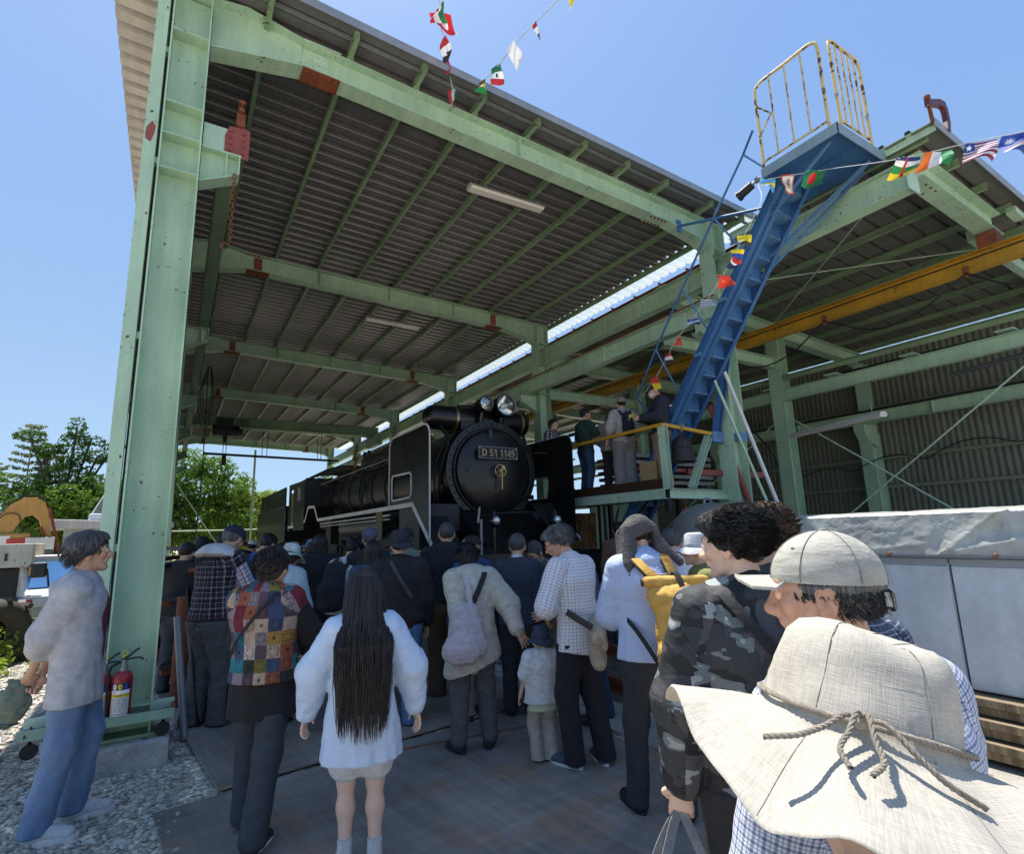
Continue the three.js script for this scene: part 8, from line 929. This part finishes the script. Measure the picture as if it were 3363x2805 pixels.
{ const H = { black: K.black, pink: CL([0.45, 0.3, 0.27]), sky: CL([0.2, 0.36, 0.55]), white: K.white, navy: K.navy };
  const list = [[0.12, -7.6, 30, 1.66, 'short', null, 'black', 'black haired person in dark clothes just right of the shed post'], [0.3, -8.6, 40, 1.72, 'bob', null, 'char', 'person with dark bobbed hair behind the navy cap near the scrap stack'], [0.62, -9.2, 20, 1.78, 'short', null, 'navy', 'dark haired person standing tallest before the tender'], [0.95, -10.4, 10, 1.74, 'short', null, 'black', 'dark haired person by the tender under the far trees'], [1.55, -9.0, 40, 1.6, 'short', ['bucket', 'pink'], 'khaki', 'far person in a dusty pink hat beside the driving wheels'], [1.9, -9.6, 60, 1.63, 'short', ['bucket', 'sky'], 'grey', 'far person in a light blue hat beside the driving wheels'], [1.75, -8.1, 30, 1.64, 'bob', null, 'black', 'person with bobbed hair between the bun and the long black hair'], [2.3, -8.2, 20, 1.6, 'short', null, 'char', 'person with black hair beside the locomotive cylinder'], [2.1, -7.3, 30, 1.66, 'fluffy', null, 'navy', 'curly haired person left of the faded blue cap'], [2.65, -7.1, 10, 1.62, 'short', ['cap', 'navy'], 'black', 'person in a navy cap beside the side steps of the locomotive'], [1.2, -10.9, 30, 1.66, 'short', ['cap', 'white'], 'white', 'far person in a white cap near the tender'], [0.6, -12.2, 30, 1.68, 'bob', null, 'khaki', 'far person with dark hair at the back of the shed'], [2.2, -11.5, 60, 1.62, 'short', ['bucket', 'black'], 'navy', 'far person in a dark hat beside the trailing wheels'], [3.2, -6.3, 0, 1.56, 'short', null, 'char', 'shorter dark haired person before the buffer beam']];
  for (const [x, z, f, h, hair, hat, top, label] of list) person({ label, x, z, face: f, h, q: 3, hair, hairC: 'black', skin: 'b', hp: 12, lean: 5, hat: hat ? [hat[0], H[hat[1]]] : null, top: { m: K[top], fit: 0.03 }, bottom: { m: K.char }, rh: [-0.12, 1.1, 0.3] }); }
// on the platform
far({ label: 'person in a black and white checked shirt behind the right smoke deflector', x: 6.42, z: -8.85, y: DECK, face: 165, h: 1.62, hair: 'bob', hairC: 'dark', skin: 'd', top: { m: TX(texCheck2), fit: 0.03, collar: 0.3 }, bottom: { m: K.jeanD } });
far({ label: 'person in a dark green tee shirt standing at the platform rail', x: 6.55, z: -8.0, y: DECK, face: 95, h: 1.68, hy: -20, hair: 'short', hairC: 'dark', w: 1.08, skin: 'b', top: { m: CL([0.018, 0.045, 0.035]), fit: 0.026, sleeve: 0.42, hem: 0.86 }, bottom: { m: K.jeanD, fit: 0.02 }, rh: [-0.02, 1.18, 0.26], re: [-0.9, -0.6, -0.2], lh: [0.25, 0.8, 0.05] });
far({ label: 'person in a grey jacket bending forward on the platform', x: 6.8, z: -7.55, y: DECK, face: 40, h: 1.64, lean: 24, hp: 20, hair: 'short', skin: 'b', top: { m: CL([0.2, 0.19, 0.18]), fit: 0.04, hem: 0.84 }, bottom: { m: CL([0.018, 0.02, 0.03]), fit: 0.02 }, lh: [0.15, 1.0, 0.35], rh: [-0.15, 1.0, 0.35] });
{ const r = far({ label: 'person in a backward beige cap and grey tee with a black backpack on the platform', x: 6.6, z: -7.0, y: DECK, face: 20, h: 1.7, hair: 'short', hairC: 'black', skin: 'b', hat: ['cap', CL([0.3, 0.23, 0.17]), { tilt: -0.15 }], top: { m: CL([0.38, 0.36, 0.34]), fit: 0.04, hem: 0.86, sleeve: 0.62, puff: 1.3 }, bottom: { m: CL([0.2, 0.195, 0.2]), fit: 0.04, cuff: 0.075 }, lh: [0.3, 0.88, 0.05], lpose: 'grip', rh: [-0.28, 0.85, 0.1] }); rucksack('backpack', 'small black backpack with a pale badge on the platform', r, { m: CL([0.014, 0.014, 0.018]), w: 0.12, badge: 1 }); }
{ const r = far({ label: 'person in navy cap, white face mask and navy jacket on the platform', x: 6.58, z: -6.12, y: DECK, face: -62, h: 1.72, hp: 16, hair: 'crop', hairC: 'grey', skin: 'b', hat: ['cap', CL([0.016, 0.022, 0.05])], top: { name: 'jacket', m: CL([0.016, 0.02, 0.035]), fit: 0.04, hem: 0.87, collar: 0.5 }, bottom: { m: CL([0.3, 0.22, 0.165]), fit: 0.03, cuff: 0.065 }, lh: [0.08, 1.12, 0.34], rh: [-0.02, 1.14, 0.36], lpose: 'grip', rpose: 'grip' }); r.add('face_mask', netMesh([ell([0, -0.05, 0.066], [0.058, 0.05, 0.045])], 0.007, 0.01).applyMatrix4(r.hm), K.white);
  const W = r.arms[1].W, k = held('yellow_card', 'yellow green card in the hands of the masked person', 'card', r); mesh('card', rbx(0.09, 0.06, 0.012, 0, 0, 0, 0.004).rotateY(0.6).translate(W.x, W.y + 0.04, W.z + 0.1), mat({ color: [0.45, 0.55, 0.08], roughness: 0.5 }), k); }
// ---------------------------------------------------------------- strings of flags
function bunting(label, pts, flags, r = 0.005) {
  const b = thing('bunting', label, 'bunting'), c = new THREE.CatmullRomCurve3(pts.map(A3)); mesh('string', new THREE.TubeGeometry(c, 60, r, 5), K.white, b);
  flags.forEach(([t, w, h, kind, turn, sway], i) => { const N = 8, g = new THREE.PlaneGeometry(w, h, N, N), p = g.attributes.position, o = c.getPoint(t); for (let k = 0; k < p.count; k++) { const x = p.getX(k), y = p.getY(k) - h / 2, q = -y / h; p.setXYZ(k, x + (sway || 0) * q * h, y, 0.05 * Math.sin(x * 16 + q * 3 + i) * (0.3 + q) + 0.02 * Math.sin(y * 25 + i)); } g.computeVertexNormals(); const f = mesh('flag', g, flagM(kind), b, true); f.position.copy(o); f.rotation.set(0, R(turn || 0), 0); }); return b;
}
const FM = {}; function flagM(k) { if (FM[k]) return FM[k]; const t = canvasTex(128, 96, (g, w, h) => { const H = (cs) => cs.forEach((c, i) => { g.fillStyle = c; g.fillRect(0, i * h / cs.length, w, h / cs.length + 1); }), Vt = (cs) => cs.forEach((c, i) => { g.fillStyle = c; g.fillRect(i * w / cs.length, 0, w / cs.length + 1, h); }), disc = (x, y, r, c) => { g.fillStyle = c; g.beginPath(); g.arc(x, y, r, 0, 7); g.fill(); }, star = (x, y, r, c, n = 5) => { g.fillStyle = c; g.beginPath(); for (let i = 0; i < 2 * n; i++) { const q = i % 2 ? r * 0.42 : r, a = i * Math.PI / n - Math.PI / 2; g.lineTo(x + q * Math.cos(a), y + q * Math.sin(a)); } g.fill(); };
  ({ red_disc() { H(['#d4202c']); disc(64, 48, 28, '#fff'); disc(64, 48, 20, '#d4202c'); disc(70, 48, 16, '#fff'); star(70, 48, 11, '#d4202c'); }, green_red() { H(['#0b7a45']); disc(58, 48, 26, '#d8242c'); }, tri_rwg() { Vt(['#c8283a', '#f4f4f4', '#1c7a45']); }, tri_gwr() { H(['#1b6b4a', '#f2f2f2', '#c02b35']); disc(64, 48, 11, '#3d4a3c'); }, tri_owg() { Vt(['#e0702a', '#f4f4f4', '#209a55']); }, white() { H(['#f2f2ef']); }, yellow_red() { H(['#c8282e', '#f2d21c']); }, green_yellow() { H(['#6a5a2a', '#e8e06a', '#18a24a']); }, stripes() { for (let i = 0; i < 11; i++) { g.fillStyle = i % 2 ? '#f0eef0' : '#8a2140'; g.fillRect(0, i * h / 11, w, h / 11 + 1); } g.fillStyle = '#243c86'; g.fillRect(0, 0, 46, 44); star(23, 22, 17, '#fff'); }, blue_ray() { H(['#2a4ba0']); g.lineWidth = 9; g.strokeStyle = '#d98040'; g.beginPath(); g.moveTo(0, 92); g.lineTo(128, 30); g.stroke(); g.strokeStyle = '#f2f2f2'; g.beginPath(); g.moveTo(0, 96); g.lineTo(128, 42); g.stroke(); star(36, 28, 22, '#fff', 12); }, bands() { H(['#243a7c', '#f0f0f0', '#2a8a4a', '#e8cf2a']); g.fillStyle = '#b8322e'; g.fillRect(56, 0, 14, h); star(18, 12, 9, '#e8cf2a'); }, fold() { H(['#2a8a55', '#f2f2f2', '#222', '#f2f2f2', '#e8c72a']); g.fillStyle = '#b02a30'; g.beginPath(); g.moveTo(0, 0); g.lineTo(60, 48); g.lineTo(0, 96); g.fill(); star(22, 48, 14, '#f0d03a'); }, blue_yellow() { H(['#5aa6d8', '#e8d84a', '#5aa6d8']); }, wheel() { g.fillStyle = '#c4502a'; g.fillRect(0, 0, w, h); g.fillStyle = '#e8e2d8'; g.fillRect(10, 8, w - 20, h - 16); g.strokeStyle = '#8a2c1c'; g.lineWidth = 5; g.beginPath(); g.arc(64, 48, 22, 0, 7); g.stroke(); for (let i = 0; i < 8; i++) { const a = i * Math.PI / 4; g.beginPath(); g.moveTo(64, 48); g.lineTo(64 + 27 * Math.cos(a), 48 + 27 * Math.sin(a)); g.stroke(); } disc(64, 48, 8, '#8a2c1c'); }, yellow() { H(['#e6d31c', '#e6d31c', '#3a3a1c']); }, ybr() { H(['#ecd62a', '#2a4a9a', '#d03a34']); }, red() { H(['#e0402c']); star(50, 48, 12, '#f0c040'); }, bw() { for (let i = 0; i < 9; i++) { g.fillStyle = i % 2 ? '#30406e' : '#eef0f4'; g.fillRect(0, i * h / 9, w, h / 9 + 1); } }, bluewhite() { H(['#2a55a8', '#eef0f4', '#1c2a5a']); }, redblack() { H(['#b42a2c', '#e8e8e8', '#2a2a2a']); }, rb() { Vt(['#23306a', '#1f7a4a', '#c42a36']); g.fillStyle = '#111'; g.fillRect(56, 0, 9, h); } })[k](); });
  return FM[k] = mat({ map: t, roughness: 0.8, side: THREE.DoubleSide, transmission: 0.35, thickness: 0 }); }

bunting('string of small flags hanging steeply over the roof edge at the top centre', [[1.93, 7.6, -4.36], [2.07, 7.4, -4.6], [2.19, 7.36, -4.84], [2.35, 7.36, -5.05], [2.4, 7.3, -5.17], [2.5, 7.0, -5.2], [2.52, 6.85, -5.22]], [[0.2, 0.15, 0.24, 'tri_rwg', -70], [0.26, 0.24, 0.2, 'red_disc', -20, 0.4], [0.46, 0.16, 0.24, 'redblack', -95], [0.66, 0.12, 0.26, 'rb', -80], [0.86, 0.13, 0.25, 'tri_rwg', -60]]);
bunting('string of small flags rising from the roof edge towards the upper right', [[2.84, 7.2, -5.24], [2.85, 7.05, -4.9], [2.5, 6.32, -3.75], [2.49, 6.13, -3.08], [2.47, 5.97, -2.53]], [[0.12, 0.11, 0.2, 'green_yellow', -60], [0.33, 0.13, 0.21, 'tri_gwr', -62], [0.48, 0.12, 0.22, 'white', -100], [0.62, 0.05, 0.15, 'redblack', -100], [0.86, 0.13, 0.2, 'yellow_red', -50]]);
bunting('string of small flags from the stair landing across the right edge', [[6.35, 6.12, -3.7], [6.48, 5.9, -3.07], [5.91, 5.17, -2.02], [5.96, 5.03, -1.55], [5.89, 4.84, -1.15], [5.93, 4.78, -0.91]], [[0.0, 0.2, 0.16, 'blue_yellow', -20], [0.07, 0.17, 0.24, 'wheel', -30], [0.17, 0.25, 0.18, 'green_red', -35, -0.4], [0.4, 0.24, 0.18, 'bands', -40, -0.35], [0.5, 0.25, 0.18, 'tri_owg', -40, -0.45], [0.64, 0.25, 0.2, 'stripes', -40, -0.3], [0.77, 0.26, 0.2, 'blue_ray', -42, -0.3], [0.9, 0.25, 0.2, 'fold', -42, -0.3]]);
bunting('string of small flags running down beside the blue stairway', [[6.45, 6.2, -3.9], [5.57, 5.3, -3.4], [5.55, 5.08, -3.58], [5.53, 4.85, -3.76], [5.63, 4.64, -4.11], [5.63, 4.34, -4.54], [5.69, 4.16, -4.9], [5.74, 3.82, -5.3], [5.79, 3.58, -5.69]], [[0.27, 0.16, 0.13, 'yellow', -30], [0.35, 0.16, 0.14, 'ybr', -30], [0.38, 0.15, 0.12, 'bluewhite', -10], [0.46, 0.18, 0.14, 'red', -30, 0.3], [0.55, 0.16, 0.12, 'bw', -30, -0.2], [0.62, 0.15, 0.12, 'bluewhite', -50], [0.73, 0.1, 0.12, 'red', -80], [0.8, 0.1, 0.13, 'redblack', -80], [0.9, 0.1, 0.15, 'yellow_red', -70]], 0.004);
renderer.render(scene, camera);
